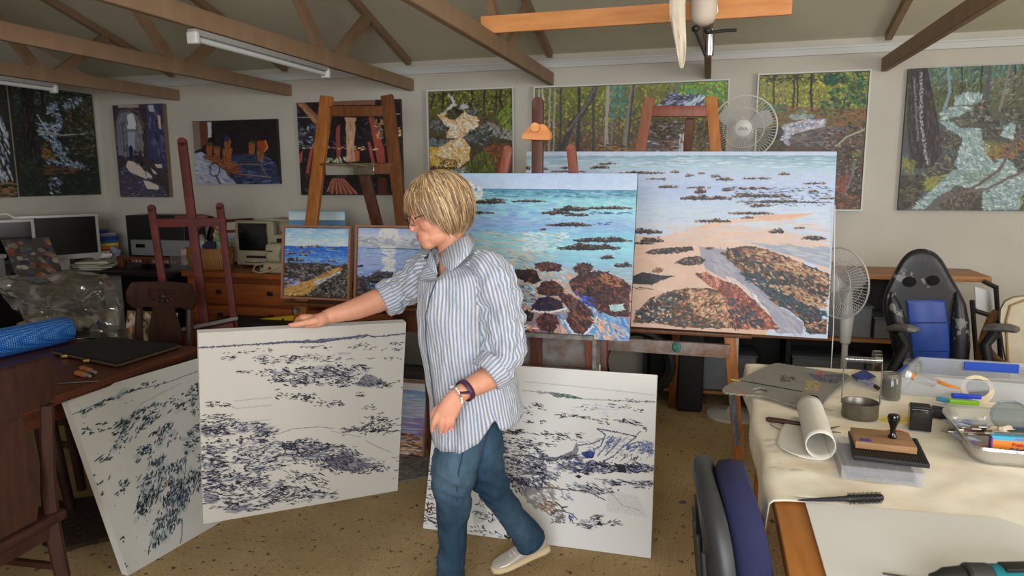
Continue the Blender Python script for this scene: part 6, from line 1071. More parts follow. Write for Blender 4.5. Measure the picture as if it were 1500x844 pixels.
# crumpled clear plastic bag
def film():
    m = bpy.data.materials.new('clear_plastic_film'); m.use_nodes = True; nt = m.node_tree; N = nt.nodes; L = nt.links
    N.remove(N['Principled BSDF']); lw = N.new('ShaderNodeLayerWeight'); lw.inputs[0].default_value = .35; mr = N.new('ShaderNodeMapRange'); mr.inputs[3].default_value = .10; mr.inputs[4].default_value = .7; L.new(lw.outputs['Facing'], mr.inputs[0])
    tr_ = N.new('ShaderNodeBsdfTransparent'); gl_ = N.new('ShaderNodeBsdfGlossy'); gl_.inputs['Roughness'].default_value = .14; gl_.inputs['Color'].default_value = (.9, .92, .94, 1); mx = N.new('ShaderNodeMixShader'); L.new(mr.outputs[0], mx.inputs[0]); L.new(tr_.outputs[0], mx.inputs[1]); L.new(gl_.outputs[0], mx.inputs[2]); L.new(mx.outputs[0], N['Material Output'].inputs[0])
    return m
rg = np.random.RandomState(12); outl = [(-20, 412), (30, 405), (100, 398), (152, 400), (166, 425), (176, 450), (178, 480), (172, 498), (120, 500), (60, 492), (35, 468), (8, 432)]
poly = [atD(x, y, 4.05 if y < 440 else 3.75) for x, y in outl]; cen = sum(poly, Vector())/len(poly); vs = []; n = len(outl); K = 12
def outp(a):
    i = int(a) % n; f_ = a-int(a); return poly[i]*(1-f_)+poly[(i+1) % n]*f_
NA = 72; rings = []; fw = Vector((-CW.x, -CW.y, 0)).normalized(); nz = rg.normal(0, 1, (K+1, 18)); 
for layer in (1, -1):
    rs = []
    for k in range(K+1):
        u = k/K; row = []
        for j in range(NA):
            q = outp(j*n/NA); p = cen.lerp(q, max(u, .01)); bul = (1-u**2)**.5*.13*layer
            wv = .03*math.sin(j*.35+k*.7+layer)*u+.014*math.sin(j*.87-k*.9)*u+.006*nz[k, (j//4) % 18]*(1-.5*u); row.append(p+fw*(bul+wv)+Vector((0, 0, .012*math.sin(j*.7+k)*u)))
        rs.append(row)
    rings += rs if layer == 1 else rs[::-1]
mb = MB().loft(rings, True)
mb.v = [(v[0], v[1], max(v[2], TZ+.006)) for v in mb.v]
bag = single(mb, 'plastic_bag', film(), 'big crumpled clear plastic bag behind the blue bubble wrap', 'plastic bag', smooth=50)
single(lump((cen.x-.05, cen.y-.02, TZ+.05), (.2, .12, .035), 7, .2), 'beige_cloth', mat('beige_rag', (130, 116, 92), .9), 'beige cloth lying under the clear plastic bag', 'cloth')
# portfolio, corks, knife
q = [atZ(*a, TZ) for a in ((78, 520), (152, 499), (264, 511), (172, 540))]
t = thing('portfolio_case', 'closed black portfolio case on the mahogany table', 'portfolio case', (q[0]+q[2])/2)
MB().prism([v+Vector((0, 0, .002)) for v in q], (0, 0, .022)).build('case', mat('black_leatherette', (24, 23, 24), .55, bump=.3, bscale=300), t, world=True, bev=.004); MB().tube([v+Vector((0, 0, .012)) for v in (q[0], q[3], q[2])], .0055, 6).build('zip', mat('brown_zip', (84, 64, 48), .6), t, world=True)
for f_ in (.2, .55): v = q[0].lerp(q[3], f_); MB().box(v+Vector((.012, -.012, .012)), (.03, .03, .016), Matrix.Rotation(.6, 3, 'Z'), .002).build('corner_clip', M_BRASS, t, world=True)
M_CORK = mat('cork', (186, 116, 66), .8, noise=.3, nscale=40)
for (x0, y0), (x1, y1), lb in (((119, 539), (140, 546), 'cork-handled scraper nearer the portfolio case'), ((111, 546), (132, 551), 'cork-handled scraper further from the portfolio case')):
    a, b = atZ(x0, y0, TZ+.012), atZ(x1, y1, TZ+.012); a.z = b.z = TZ+.0125; t = thing('cork_handled_scraper', lb, 'scraper', a-Vector((0, 0, .0125)))
    MB().tube([a, a.lerp(b, .1), a.lerp(b, .65), a.lerp(b, .66)], [.009, .012, .012, .01], 12).build('handle', M_CORK, t, world=True); MB().tube([a.lerp(b, .66), b], [.009, .007], 10).build('tip', M_GREYP, t, world=True)
a, b = atZ(80, 563, TZ+.002), atZ(145, 559, TZ+.002); single(MB().bar(a+Vector((0, 0, .003)), b+Vector((0, 0, .003)), .012, .004, bev=.001), 'palette_knife_blade', mat('dull_steel', (110, 110, 112), .35, metal=.8), 'thin dull steel blade lying on the mahogany table', 'knife')
# things behind: rug, floor level, spirit level
a, b = atY(345, 474, 4.5), atY(435, 465, 4.5)
t = thing('spirit_level', 'yellow spirit level lying behind the held drawing', 'spirit level', a); MB().bar(a, b, .03, .035, bev=.002).build('bar', mat('yellow_enamel', (214, 176, 30), .4), t, world=True)
for f_ in (.2, .5, .8): v = a.lerp(b, f_)+Vector((0, -.017, 0)); MB().cyl(v, v-Vector((0, .004, 0)), .008).build('screw', M_BLK, t, world=True)
single(MB().box((-3.0, 4.45, .28), (1.0, .3, .55), bev=.01), 'low_crate', mat('dark_crate', (40, 36, 34), .8), 'dark low crate under the yellow spirit level', 'crate')
single(MB().prism([atZ(x, y, 0)+Vector((0, 0, .001)) for x, y in ((560, 672), (628, 672), (626, 700), (556, 712))], (0, 0, .008)), 'patterned_mat', mat('patterned_mat', (150, 140, 120), .95, col2=(70, 74, 90), nscale=28), 'small patterned mat on the floor under the slim framed seascape', 'mat')
mb = MB(); rr = random.Random(8); base_ = [atZ(x, y, 0) for x, y in ((58, 770), (75, 740), (110, 735), (150, 730), (190, 752), (180, 790), (130, 800), (90, 812), (62, 800))]
cc_ = sum(base_, Vector())/len(base_); rings = [[cc_.lerp(v, k)+Vector((0, 0, .003+h_)) for v in base_ for _ in (0,)] for k, h_ in ((1.0, 0), (.97, .018), (.6, .02), (.05, .022))]; mb.loft(rings); single(mb, 'sheepskin_rug', mat('brown_shaggy_rug', (78, 56, 38), 1, noise=.5, nscale=40, bump=1, bscale=120), 'brown shaggy rug on the floor under the mahogany table', 'rug')
# books and boxes low behind the woman
t0 = atY(598, 535, 3.75)
for k, (cl, lb) in enumerate([((60, 58, 56), 'dark grey'), ((196, 190, 176), 'cream'), ((206, 160, 40), 'yellow-edged'), ((60, 90, 90), 'teal')]):
    single(MB().box((t0.x+.05, 3.87, .30+.045*(3-k)), (.4, .26, .04), bev=.002), 'flat_box', mat('box_'+lb, cl, .6), f'{lb} flat box in the low stack behind the held drawing', 'box', 'flat boxes stacked behind the held drawing')
single(MB().box((t0.x+.05, 3.87, .135), (.46, .3, .27), bev=.006), 'storage_chest', M_DARKW, 'dark wooden chest under the stack of flat boxes', 'chest'); single(MB().box((t0.x+.06, 3.88, .56), (.28, .05, .2), Matrix.Rotation(.12, 3, 'X'), .01), 'grey_folder', mat('grey_folder', (110, 110, 106), .6), 'grey folder standing on the stack of flat boxes', 'folder')
# leaning painting seen between chair splats
P = Paint([(0, 0), (50, 0), (50, 50), (0, 50)], (110, 84, 60), 1.5, 61); P.dabs([(0, 0), (50, 0), (50, 50), (0, 50)], 140, [(150, 130, 110), (210, 206, 196), (80, 60, 44), (60, 70, 50), (196, 150, 100)], (5, 12), (3, 6), 50, .7)
a = atY(186, 455, 3.64); tag(canvas('painting', a, a+Vector((.36, 0, 0)), a+Vector((0, -.08, -.42)), .03, P, 1.4), 'brown and white painting seen through the back of the carved chair', 'painting')
single(MB().box((a.x+.15, 3.62, (a.z-.43)/2), (.28, .16, a.z-.43), bev=.01), 'wooden_crate', M_DARKW, 'dark wooden crate under the brown and white painting', 'crate')
# ------------------------------------------------------------ right side: shelf bench, gaming chair, other chairs
M_BENCH = wood('orange_bench_top', (176, 120, 66), (150, 98, 52), .45, (.6, 5, 5), 6); M_DKSH = mat('dark_shelving', (34, 31, 29), .7)
t = thing('shelf_bench', 'long dark bench with an orange wooden top and shelves against the back wall', 'bench', (.65, 5.15, 0))
BX0, BX1, BZ = -.42, 1.70, .95
MB().box(((BX0+BX1)/2, 5.175, BZ-.015), (BX1-BX0, .41, .035), bev=.003).build('benchtop', M_BENCH, t, world=True)
for z in (.52, .10): MB().box(((BX0+1.42)/2, 5.17, z-.01), (1.42-BX0, .38, .022)).build('shelf', M_BENCH, t, world=True)
MB().box(((BX0+1.42)/2, 5.37, .47), (1.42-BX0, .015, .9)).build('back_panel', M_DKSH, t, world=True)
for x in (BX0+.02, .55, 1.43): MB().box((x, 5.18, .46), (.03, .38, .92)).build('upright_panel', M_DKSH, t, world=True)
M_BOXC = mat('cloudy_clear_plastic', (150, 156, 162), .3, alpha=.45)
def bin_(label, x, y, z, w, d, h, cont, lid=(90, 96, 104), group=None):
    t = thing('storage_box', label, 'storage box', (x, y, z), 0, group)
    mb = MB(); th = .006
    for sx in (-1, 1): mb.box((sx*(w/2-th/2), 0, h/2), (th, d, h))
    for sy in (-1, 1): mb.box((0, sy*(d/2-th/2), h/2), (w, th, h))
    mb.box((0, 0, th/2), (w, d, th)); mb.build('tub', M_BOXC, t); MB().box((0, 0, h+.006), (w+.015, d+.015, .014), bev=.003).build('lid', mat('bin_lid_%d' % lid[0], lid, .4), t)
    MB().box((0, 0, h*.36), (w*.88, d*.85, h*.6), bev=.01).build('contents', mat('bin_contents_%d_%d' % (cont[0], cont[2]), cont, .8, noise=.7, nscale=14), t)
for a in [('clear storage box with pale contents, on the upper bench shelf behind the wide beach painting', .15, 5.16, .522, .5, .3, .2, (110, 110, 108)), ('clear storage box with a framed card inside, upper shelf behind the right fan', .82, 5.16, .522, .46, .3, .2, (120, 104, 86)),
          ('small flat storage box at the right end of the upper bench shelf', 1.22, 5.16, .522, .3, .3, .13, (120, 84, 60)), ('clear storage box with red and yellow contents, lower shelf behind the easel leg', .1, 5.14, .112, .5, .32, .24, (130, 70, 60)),
          ('storage box with a yellow item in it on the lower bench shelf', .80, 5.14, .112, .44, .32, .26, (150, 140, 60)), ('storage box with blue and white contents on the lower bench shelf, right end', 1.19, 5.14, .112, .32, .32, .24, (90, 110, 150))]: bin_(*a)
bin_('clear floor box with mixed tubes standing under the palette', .54, 4.80, .0, .32, .34, .26, (130, 120, 110)); bin_('clear floor box with red and blue packets behind the round fan pole', 1.2, 4.79, .0, .5, .34, .26, (100, 110, 140))
single(MB().box((-.08, 4.86, .30), (.17, .16, .6), bev=.02).ell((-.08, 4.86, .62), (.08, .07, .06)), 'black_bag', mat('black_nylon', (18, 18, 20), .7), 'tall black bag on the floor behind the easel legs', 'bag')
single(MB().torus((-.42, 4.62, .36), .22, .03, 28, 8, (0, 1, .1)), 'black_hoop', M_BLK, 'black round hoop leaning behind the mast easel', 'hoop')
# gaming chair
M_PU = mat('worn_black_leatherette', (30, 30, 33), .42, col2=(30, 30, 33), nscale=7, bump=.15, bscale=90); _r = [n_ for n_ in M_PU.node_tree.nodes if n_.type == 'VALTORGB'][0].color_ramp; _r.elements[0].position = .585; _r.elements[1].position = .60; _r.elements[1].color = lin(112, 112, 108); M_PEEL = mat('peeling_grey_backing', (120, 120, 118), .9, noise=.35, nscale=50); M_BLUE = mat('blue_leatherette', (28, 66, 150), .45, noise=.15, nscale=9, bump=.15, bscale=90); M_GP = mat('grey_arm_pad', (118, 116, 110), .5, noise=.3, nscale=20)
t = thing('gaming_chair', 'worn black and blue gaming chair with peeling leatherette, by the bench', 'chair', (1.15, 4.15, 0)); Yg = 4.2
gq = lambda x, y, dy=0: atY(x, y, Yg+dy)
out = [(1350, 363), (1334, 366), (1321, 377), (1311, 395), (1300, 418), (1292, 436), (1292, 455), (1299, 478), (1307, 505), (1312, 545), (1412, 545), (1421, 520), (1417, 490), (1419, 465), (1416, 444), (1404, 422), (1392, 402), (1382, 381), (1368, 367)]
def inset(o, k): cx = sum(p[0] for p in o)/len(o); cy = sum(p[1] for p in o)/len(o); return [(cx+(x-cx)*k, cy+(y-cy)*k) for x, y in o]
MB().loft([[gq(x, y, .06) for x, y in inset(out, .93)], [gq(x, y, .04) for x, y in out], [gq(x, y, -.0) for x, y in out], [gq(x, y, -.035) for x, y in inset(out, .96)], [gq(x, y, -.045) for x, y in inset(out, .86)]]).build('backrest', M_PU, t, world=True, smooth=60, sub=2)
bl_ = [(1328, 440), (1384, 440), (1390, 480), (1393, 520), (1394, 552), (1336, 552), (1335, 500)]
MB().loft([[gq(x, y, -.03) for x, y in bl_], [gq(x, y, -.055) for x, y in bl_], [gq(x, y, -.062) for x, y in inset(bl_, .92)]]).build('lumbar_panel', M_BLUE, t, world=True, smooth=50)
for y in (473, 515): MB().tube([gq(1334, y, -.062), gq(1392, y, -.062)], .004, 6).build('seam', mat('dark_blue_seam', (16, 40, 100), .5), t, world=True)
for pts, rr in (([(1306, 428), (1309, 445), (1315, 470), (1322, 505), (1325, 545)], [.006, .03, .043, .048, .05]), ([(1402, 428), (1405, 445), (1406, 470), (1406, 505), (1402, 545)], [.006, .03, .043, .048, .05])): MB().tube([gq(x, y, -.05) for x, y in pts], rr, 14).build('side_bolster', M_PU, t, world=True, smooth=60)
for x, y in ((1332, 413), (1366, 411)): MB().ell(gq(x, y, -.043), (.028, .010, .02)).torus(gq(x, y, -.042), .028, .007, 20, 8, (0, 1, 0), (1, .75)).build('headrest_hole_dark', mat('painted_hole_dark', (5, 5, 6), .9), t, world=True)  # solid black ovals painted in for the darkness of the holes
MB().box((1.2, 3.92, .50), (.50, .50, .10), bev=.045).build('seat', mat('flaking_black_seat', (26, 26, 28), .5, col2=(96, 96, 94), nscale=24), t, world=True, smooth=60); MB().box((1.2, 3.88, .535), (.26, .5, .06), bev=.02).build('seat_panel', M_BLUE, t, world=True, smooth=60)
for s, (xa, xb) in ((-1, (1304, 1340)), (1, (1442, 1492))):
    a, b = gq(xa, 482, -.12), gq(xb, 484, -.3 if s < 0 else -.22)
    MB().tube([a.lerp(b, k)+Vector((0, 0, .012*math.sin(PI*k))) for k in (0, .06, .3, .7, .95, 1)], [.02, .036, .042, .042, .034, .018], 14, flat=.5, ref=(0, 0, 1)).build('armrest', M_GP, t, world=True)
    m_ = a.lerp(b, .35); MB().tube([m_-Vector((0, 0, .01)), m_-Vector((s*.04, 0, .08)), Vector((1.18+s*.24, 4.02, .53)), Vector((1.18+s*.2, 4.02, .49))], [.03, .026, .024, .02], 10).build('arm_bracket', M_BLK, t, world=True)
    MB().cyl(Vector((1.18+s*.25, 4.16, .58)), Vector((1.18+s*.285, 4.16, .58)), .055).build('recline_hinge', M_CHROME, t, world=True)
MB().cyl((1.2, 4.0, .46), (1.2, 4.0, .12), .03).build('gas_column', M_BLK, t, world=True)
for k in range(5):
    a = 2*PI*k/5+.3; e_ = Vector((1.2+.3*math.cos(a), 4.0+.3*math.sin(a), .07)); MB().tube([(1.2, 4.0, .13), e_], [.035, .022], 10).build('base_arm', M_BLK, t, world=True); MB().cyl(e_+Vector((-.02, 0, -.035)), e_+Vector((.02, 0, -.035)), .032).build('castor', M_BLK, t, world=True)
# cream chair, bentwood chair and black stand at the right edge
M_CREAM = mat('cream_upholstery', (196, 186, 160), .7, noise=.1, nscale=10)
t = thing('cream_chair', 'cream padded chair at the right edge, partly outside the frame', 'chair', (1.82, 4.1, 0))
oc = [(1463, 470), (1464, 452), (1471, 440), (1484, 434), (1500, 432), (1560, 436), (1572, 460), (1570, 560), (1480, 560), (1470, 520)]
MB().loft([[atY(x, y, 4.26) for x, y in inset(oc, .93)], [atY(x, y, 4.22) for x, y in oc], [atY(x, y, 4.13) for x, y in oc], [atY(x, y, 4.10) for x, y in inset(oc, .94)]]).build('backrest', M_CREAM, t, world=True, smooth=60)
MB().tube([atY(x, y, 4.095) for x, y in [(1480, 560), (1476, 520), (1474, 470), (1480, 448), (1500, 440), (1556, 444)]], .006, 6).build('piping', mat('tan_piping', (150, 120, 80), .6), t, world=True)
MB().box((1.85, 3.86, .45), (.48, .5, .1), bev=.03).build('seat', M_CREAM, t, world=True)
for x in (1.63, 2.05):
    for y in (3.65, 4.1): MB().cyl((x, y, .4), (x, y, 0), .02, .015).build('leg', M_PALE, t, world=True)
M_BENT = wood('light_bentwood', (150, 110, 68), (124, 86, 50), .5, (3, 3, 3), 8)
t = thing('wooden_arm_chair', 'low bentwood chair frame between the gaming chair and the cream chair', 'chair', (1.5, 4.45, 0))
MB().tube([atY(x, y, 4.42) for x, y in [(1432, 545), (1436, 520), (1444, 490), (1452, 468), (1460, 455)]], [.02, .026, .028, .024, .018], 10).build('back_hoop', M_BENT, t, world=True)
MB().tube([atY(1440, 505, 4.4), atY(1462, 530, 4.1), atY(1500, 546, 3.8), atY(1530, 556, 3.6)], [.02, .022, .022, .02], 10).build('arm', M_BENT, t, world=True)
MB().box((1.62, 4.58, .42), (.26, .24, .04), bev=.015).build('seat', M_BENT, t, world=True)
for x in (1.52, 1.72): MB().cyl((x, 4.58, .41), (x, 4.58, 0), .018).build('leg', M_BENT, t, world=True)
t = thing('black_folding_stand', 'black tubular folding stand holding a white panel, beside the bench end', 'stand', (1.84, 4.9, 0))
for a, b in (((1440, 412), (1461, 422)), ((1459, 422), (1467, 545)), ((1424, 440), (1432, 545)), ((1428, 455), (1462, 466))): MB().tube([atY(*a, 4.85), atY(*b, 4.85)], .014, 8).build('tube', M_BLK, t, world=True)
for x in (1.64, 1.86): MB().cyl((x, 4.85, .45), (x, 4.85, 0), .013).build('leg', M_BLK, t, world=True)
MB().prism([atY(x, y, 4.9) for x, y in ((1428, 420), (1456, 428), (1460, 462), (1430, 452))], (0, .01, 0)).build('white_panel', M_PURE, t, world=True)
# ------------------------------------------------------------ work table
Z0 = .745
t = thing('work_table', 'orange wooden work table at the lower right under a stained canvas cloth', 'table', (1.1, 2.2, 0))
M_TAB = wood('orange_table_wood', (196, 128, 56), (166, 102, 40), .4, (5, .5, 5), 6)
MB().box((1.12, 2.15, Z0-.024), (1.86, 2.2, .04), bev=.004).build('tabletop', M_TAB, t, world=True); MB().box((1.12, 2.15, Z0-.09), (1.72, 2.06, .09)).build('apron', M_TAB, t, world=True)
for x in (.27, 1.97):
    for y in (1.13, 3.17): MB().box((x, y, (Z0-.05)/2), (.06, .06, Z0-.05)).build('leg', M_TAB, t, world=True)
# drop cloth: follows the top and falls a hand's width over the left edge
P = Paint([(0, 0), (180, 0), (180, 150), (0, 150)], (226, 217, 200), 4, 71); A4 = [(0, 0), (180, 0), (180, 150), (0, 150)]
P.dabs(A4, 160, [(232, 222, 204), (214, 200, 176), (222, 206, 182), (236, 228, 212)], (14, 40), (4, 12), 10, .8, .35)
P.dabs([(34, 68), (52, 64), (58, 72), (48, 76)], 30, [(214, 180, 40), (226, 196, 60), (200, 180, 110)], (3, 7), (1, 2.4), 12, .5, .8); P.dabs([(30, 62), (50, 66), (52, 70), (30, 66)], 10, [(226, 200, 110)], (5, 10), (.8, 1.6), 10, .1, .6)
for q, cl in [([(12, 20), (30, 20), (28, 34), (14, 32)], (196, 110, 70)), ([(2, 30), (20, 34), (24, 48), (4, 46)], (190, 150, 120)), ([(10, 44), (22, 44), (22, 56), (10, 56)], (130, 140, 120)), ([(60, 90), (100, 90), (100, 100), (60, 96)], (206, 160, 120)), ([(14, 60), (40, 60), (60, 66), (40, 70)], (150, 140, 120)), ([(80, 60), (90, 60), (90, 64), (80, 64)], (190, 140, 110)), ([(2, 100), (14, 100), (12, 130), (2, 130)], (130, 134, 140))]: P.dabs(q, 16, [cl, tuple(min(255, v+40) for v in cl)], (2, 6), (.6, 1.8), 10, .8, .5)
P.noise(2.5, 8)
def cloth_obj():
    nx, ny = 110, 130; x0, y0, x1, y1 = .19, 1.83, 1.98, 3.24; V = []; C = []; rg = np.random.RandomState(5)
    img = np.clip(P.img, 0, 255)
    for j in range(ny+1):
        y = y0+(y1-y0)*j/ny+ .012*math.sin(0)
        for i in range(nx+1):
            u = -.075+(x1-x0+.075)*i/nx; v = j/ny; yy = y+(.01*math.sin(u*9)+.006*math.sin(u*23))*(1 if v < .03 else 0)
            if u < 0: x = x0-.012-.006*math.sin(v*18)+u*.12; z = Z0+.004+u*(1+.25*math.sin(v*7))-.0
            else: x = x0-.012+u*1.0; z = Z0+.0035+.0022*(math.sin(x*31+math.sin(yy*17)*1.6)*math.sin(yy*23+math.cos(x*13)*1.5)+1)*min(1, max(0, u)/.05)
            V.append((x, yy, z))
            px = int(min(max(u/(x1-x0), 0), .999)*P.w); py = int((1-v)*.999*P.h); C.append(img[py, px])
    F = [(j*(nx+1)+i, j*(nx+1)+i+1, (j+1)*(nx+1)+i+1, (j+1)*(nx+1)+i) for j in range(ny) for i in range(nx)]
    me = bpy.data.meshes.new('drop_cloth'); L0 = Vector((x0, y0, Z0)); me.from_pydata([tuple(Vector(v)-L0) for v in V], [], F); me.materials.append(vmat('stained_canvas_cloth', .9, .1, .4, 500))
    c4 = np.ones((len(V), 4)); c4[:, :3] = np.clip(s2l(np.array(C))*1.2, 0, .9); me.color_attributes.new('pigment', 'FLOAT_COLOR', 'POINT').data.foreach_set('color', c4.astype(np.float32).ravel())
    me.polygons.foreach_set('use_smooth', [True]*len(me.polygons)); o = bpy.data.objects.new('drop_cloth', me); link(o); o.location = L0; sd = o.modifiers.new('thick', 'SOLIDIFY'); sd.thickness = .0015; sd.offset = 1
    return tag(o, 'cream canvas cloth with paint stains spread over the work table', 'cloth')
cloth_obj()
ZC = Z0+.0095
T = lambda x, y, z=ZC: atZ(x, y, z)
# palette with ground-in paint
q = [T(1057, 571), T(1135, 534), T(1245, 551), T(1194, 603), T(1120, 590)]
P = Paint([(1057, 534), (1250, 534), (1250, 605), (1057, 605)], (128, 128, 116), 2.2, 72); P.dabs([(1057, 534), (1250, 534), (1250, 605), (1057, 605)], 170, [(120, 122, 112), (134, 130, 118), (150, 124, 110), (110, 116, 108)], (8, 24), (3, 7), 10, .4, .5)
c = cv(1040, 500, 3.833); P.dabs(c(560, 190, 760, 200, 740, 240, 600, 235), 60, [(60, 64, 90), (44, 44, 56), (96, 84, 110), (80, 86, 120)], (4, 12), (2, 4), 5, .5, .8); P.dabs(c(540, 230, 620, 230, 610, 290, 540, 280), 30, [(190, 170, 60), (176, 130, 70), (160, 160, 90)], (4, 10), (2, 4), 10, .5, .7); P.dabs(c(390, 200, 470, 205, 470, 235, 400, 235), 22, [(50, 40, 44), (110, 40, 50), (60, 60, 60)], (4, 9), (1.4, 3), 5, .4, .9); P.dabs(c(600, 180, 640, 182, 630, 194, 600, 194), 6, [(200, 60, 80)], (4, 7), (2, 3), 0); P.dabs(c(60, 270, 200, 270, 240, 330, 100, 310), 30, [(150, 110, 96), (140, 126, 114)], (8, 18), (2, 5), 10, .3, .5)
t = thing('palette', 'large grey-brown wooden palette with dried paint, at the far corner of the cloth', 'palette', q[0])
rim = [(1057, 573), (1061, 568), (1080, 558), (1105, 546), (1125, 536), (1138, 533), (1170, 538), (1210, 545), (1240, 549), (1247, 553), (1240, 560), (1215, 583), (1196, 603), (1188, 604), (1165, 598), (1140, 590), (1115, 582), (1095, 581), (1070, 579), (1060, 577)]
def slab_paint(name, outl, P, z, th, parent, gain=1):
    mb = MB(); pts = [atZ(x, y, z) for x, y in outl]; x0 = min(p[0] for p in outl); x1 = max(p[0] for p in outl); y0 = min(p[1] for p in outl); y1 = max(p[1] for p in outl); V = []; C = []; F = []; n = 150; m = 70; idx = {}
    def inside(x, y):
        r = False
        for i in range(len(outl)):
            (xa, ya), (xb, yb) = outl[i], outl[(i+1) % len(outl)]
            if (ya > y) != (yb > y) and x < (xb-xa)*(y-ya)/(yb-ya)+xa: r = not r
        return r
    hx, hy = 1113, 574
    for j in range(m+1):
        for i in range(n+1):
            x = x0+(x1-x0)*i/n; y = y0+(y1-y0)*j/m
            if inside(x, y) and ((x-hx)/10)**2+((y-hy)/3.6)**2 > 1: idx[(i, j)] = len(V); V.append(atZ(x, y, z+th)); uu = P.T([(x, y)])[0]; C.append(P.img[int(min(max(uu[1], 0), P.h-1)), int(min(max(uu[0], 0), P.w-1))])
    for j in range(m):
        for i in range(n):
            k = [(i, j), (i+1, j), (i+1, j+1), (i, j+1)]
            if all(a in idx for a in k): F.append([idx[a] for a in k])
    me = bpy.data.meshes.new(name); me.from_pydata([tuple(v-parent.location) for v in V], [], F); me.materials.append(vmat('palette_face', .5, .4, .4, 150)); c4 = np.ones((len(V), 4)); c4[:, :3] = np.clip(s2l(np.clip(np.array(C), 0, 255))*gain, 0, .9); me.color_attributes.new('pigment', 'FLOAT_COLOR', 'POINT').data.foreach_set('color', c4.astype(np.float32).ravel())
    o = bpy.data.objects.new(name, me); link(o); o.parent = parent; sd = o.modifiers.new('thick', 'SOLIDIFY'); sd.thickness = th; sd.offset = -1; return o
slab_paint('board', rim, P, ZC, .006, t, 1.0)
ZP2 = ZC+.0065
for k, (x, y) in enumerate(((1178, 596), (1190, 590))):
    p = T(x, y, ZP2); t = thing('dipper_cup', ['metal dipper cup nearer the palette edge', 'metal dipper cup further from the palette edge'][k], 'cup', p, 0, 'twin dipper cups on the palette'); MB().lathe([(0, 0), (.017, 0), (.021, .012), (.021, .021), (.017, .024), (.0155, .024), (.017, .012), (.015, .003), (0, .003)]).build('cup', mat('tarnished_tin', (84, 84, 80), .4, metal=.7, noise=.4, nscale=30), t); MB().cyl((0, 0, .0031), (0, 0, .010), .014).build('oil', M_BLK, t)
a, b = T(1071, 556, ZP2+.004), T(1194, 578, ZP2+.004); t = thing('paintbrush', 'long dark green paintbrush lying across the palette', 'paintbrush', a)
MB().tube([a.lerp(b, k) for k in (.12, .3, .8, .86)], [.0035, .0048, .004, .003], 10).build('handle', mat('dark_green_lacquer', (26, 52, 38), .25), t, world=True); MB().tube([a.lerp(b, .0), a.lerp(b, .12)], [.003, .0036], 8).build('handle_tip', mat('yellow_lacquer', (190, 176, 70), .3), t, world=True); MB().tube([a.lerp(b, .86), a.lerp(b, .96)], .0035, 8).build('ferrule', M_CHROME, t, world=True); MB().tube([a.lerp(b, .96), b], [.0035, .001], 8).build('bristles', mat('brush_bristle', (110, 90, 70), .8), t, world=True)
# canvas roll: loose flap and curl
t = thing('canvas_roll', 'loosely rolled sheet of white primed canvas with its end lying flat', 'canvas roll', T(1200, 680)); M_PRIM = mat('primed_canvas', (226, 221, 210), .8, noise=.04, nscale=9, bump=.15, bscale=500)
a, b = T(1183, 622, ZC), T(1198, 690, ZC); a = T(1187, 640, ZC+.0); far = Vector((.352, 2.50, ZC)); near = Vector((.336, 2.13, ZC)); dr = (near-far).normalized(); sd_ = Vector((-dr.y, dr.x, 0)); sd_ = -sd_ if sd_.x > 0 else sd_
rr_ = .043; rings = []
for k in range(13):
    u = k/12; p = far.lerp(near, u); w = 1.0; row = []
    for i in range(46):
        if i < 12: s = 1-i/12; e_ = .115*math.sin(min(1, (u+.1))*PI*.5)**.5*(1-.55*max(0, (u-.72)/.28)**2); row.append(p+sd_*(s*e_)+Vector((0, 0, .001+.004*s*s)))
        else: a_ = (i-12)/33*2*PI*1.12-PI/2; r2 = rr_*(1-.10*(i-12)/33); row.append(p-sd_*(r2*math.cos(a_)*1.0)+Vector((0, 0, .002+rr_+r2*math.sin(a_))))
    rings.append(row)
mb = MB().loft(rings, cap=False, closed=False); o = mb.build('rolled_sheet', M_PRIM, t, world=True, smooth=60); md = o.modifiers.new('thick', 'SOLIDIFY'); md.thickness = .002
a, b = T(1122, 614, ZC+.01), T(1180, 622, ZC+.01); t = thing('scraper', 'dark handle of a scraper poking out from under the rolled canvas', 'scraper', a); MB().tube([a, a.lerp(b, .08), a.lerp(b, .5), a.lerp(b, .9)], [.006, .0095, .009, .006], 10).build('handle', M_CH, t, world=True); MB().bar(a.lerp(b, .9), T(1160, 633, ZC+.003)*0+b, .012, .002).build('blade', M_CHROME, t, world=True)
a, b = T(1128, 622, ZC+.004), T(1144, 630, ZC+.004); single(MB().tube([a, b], .0018, 6), 'nail', mat('dull_steel', (110, 110, 112), .35, metal=.8), 'thin nail lying beside the scraper handle', 'nail')
for (p0, p1), lb in ((((1216, 628), (1231, 624)), 'upper'), (((1214, 632), (1232, 634)), 'lower')): a, b = T(*p0, ZC+.003), T(*p1, ZC+.003); single(MB().tube([a, b], [.004, .001], 8), 'scissor_blade', mat('dull_steel', (110, 110, 112), .35, metal=.8), lb+' thin steel point showing right of the canvas roll', 'blade')
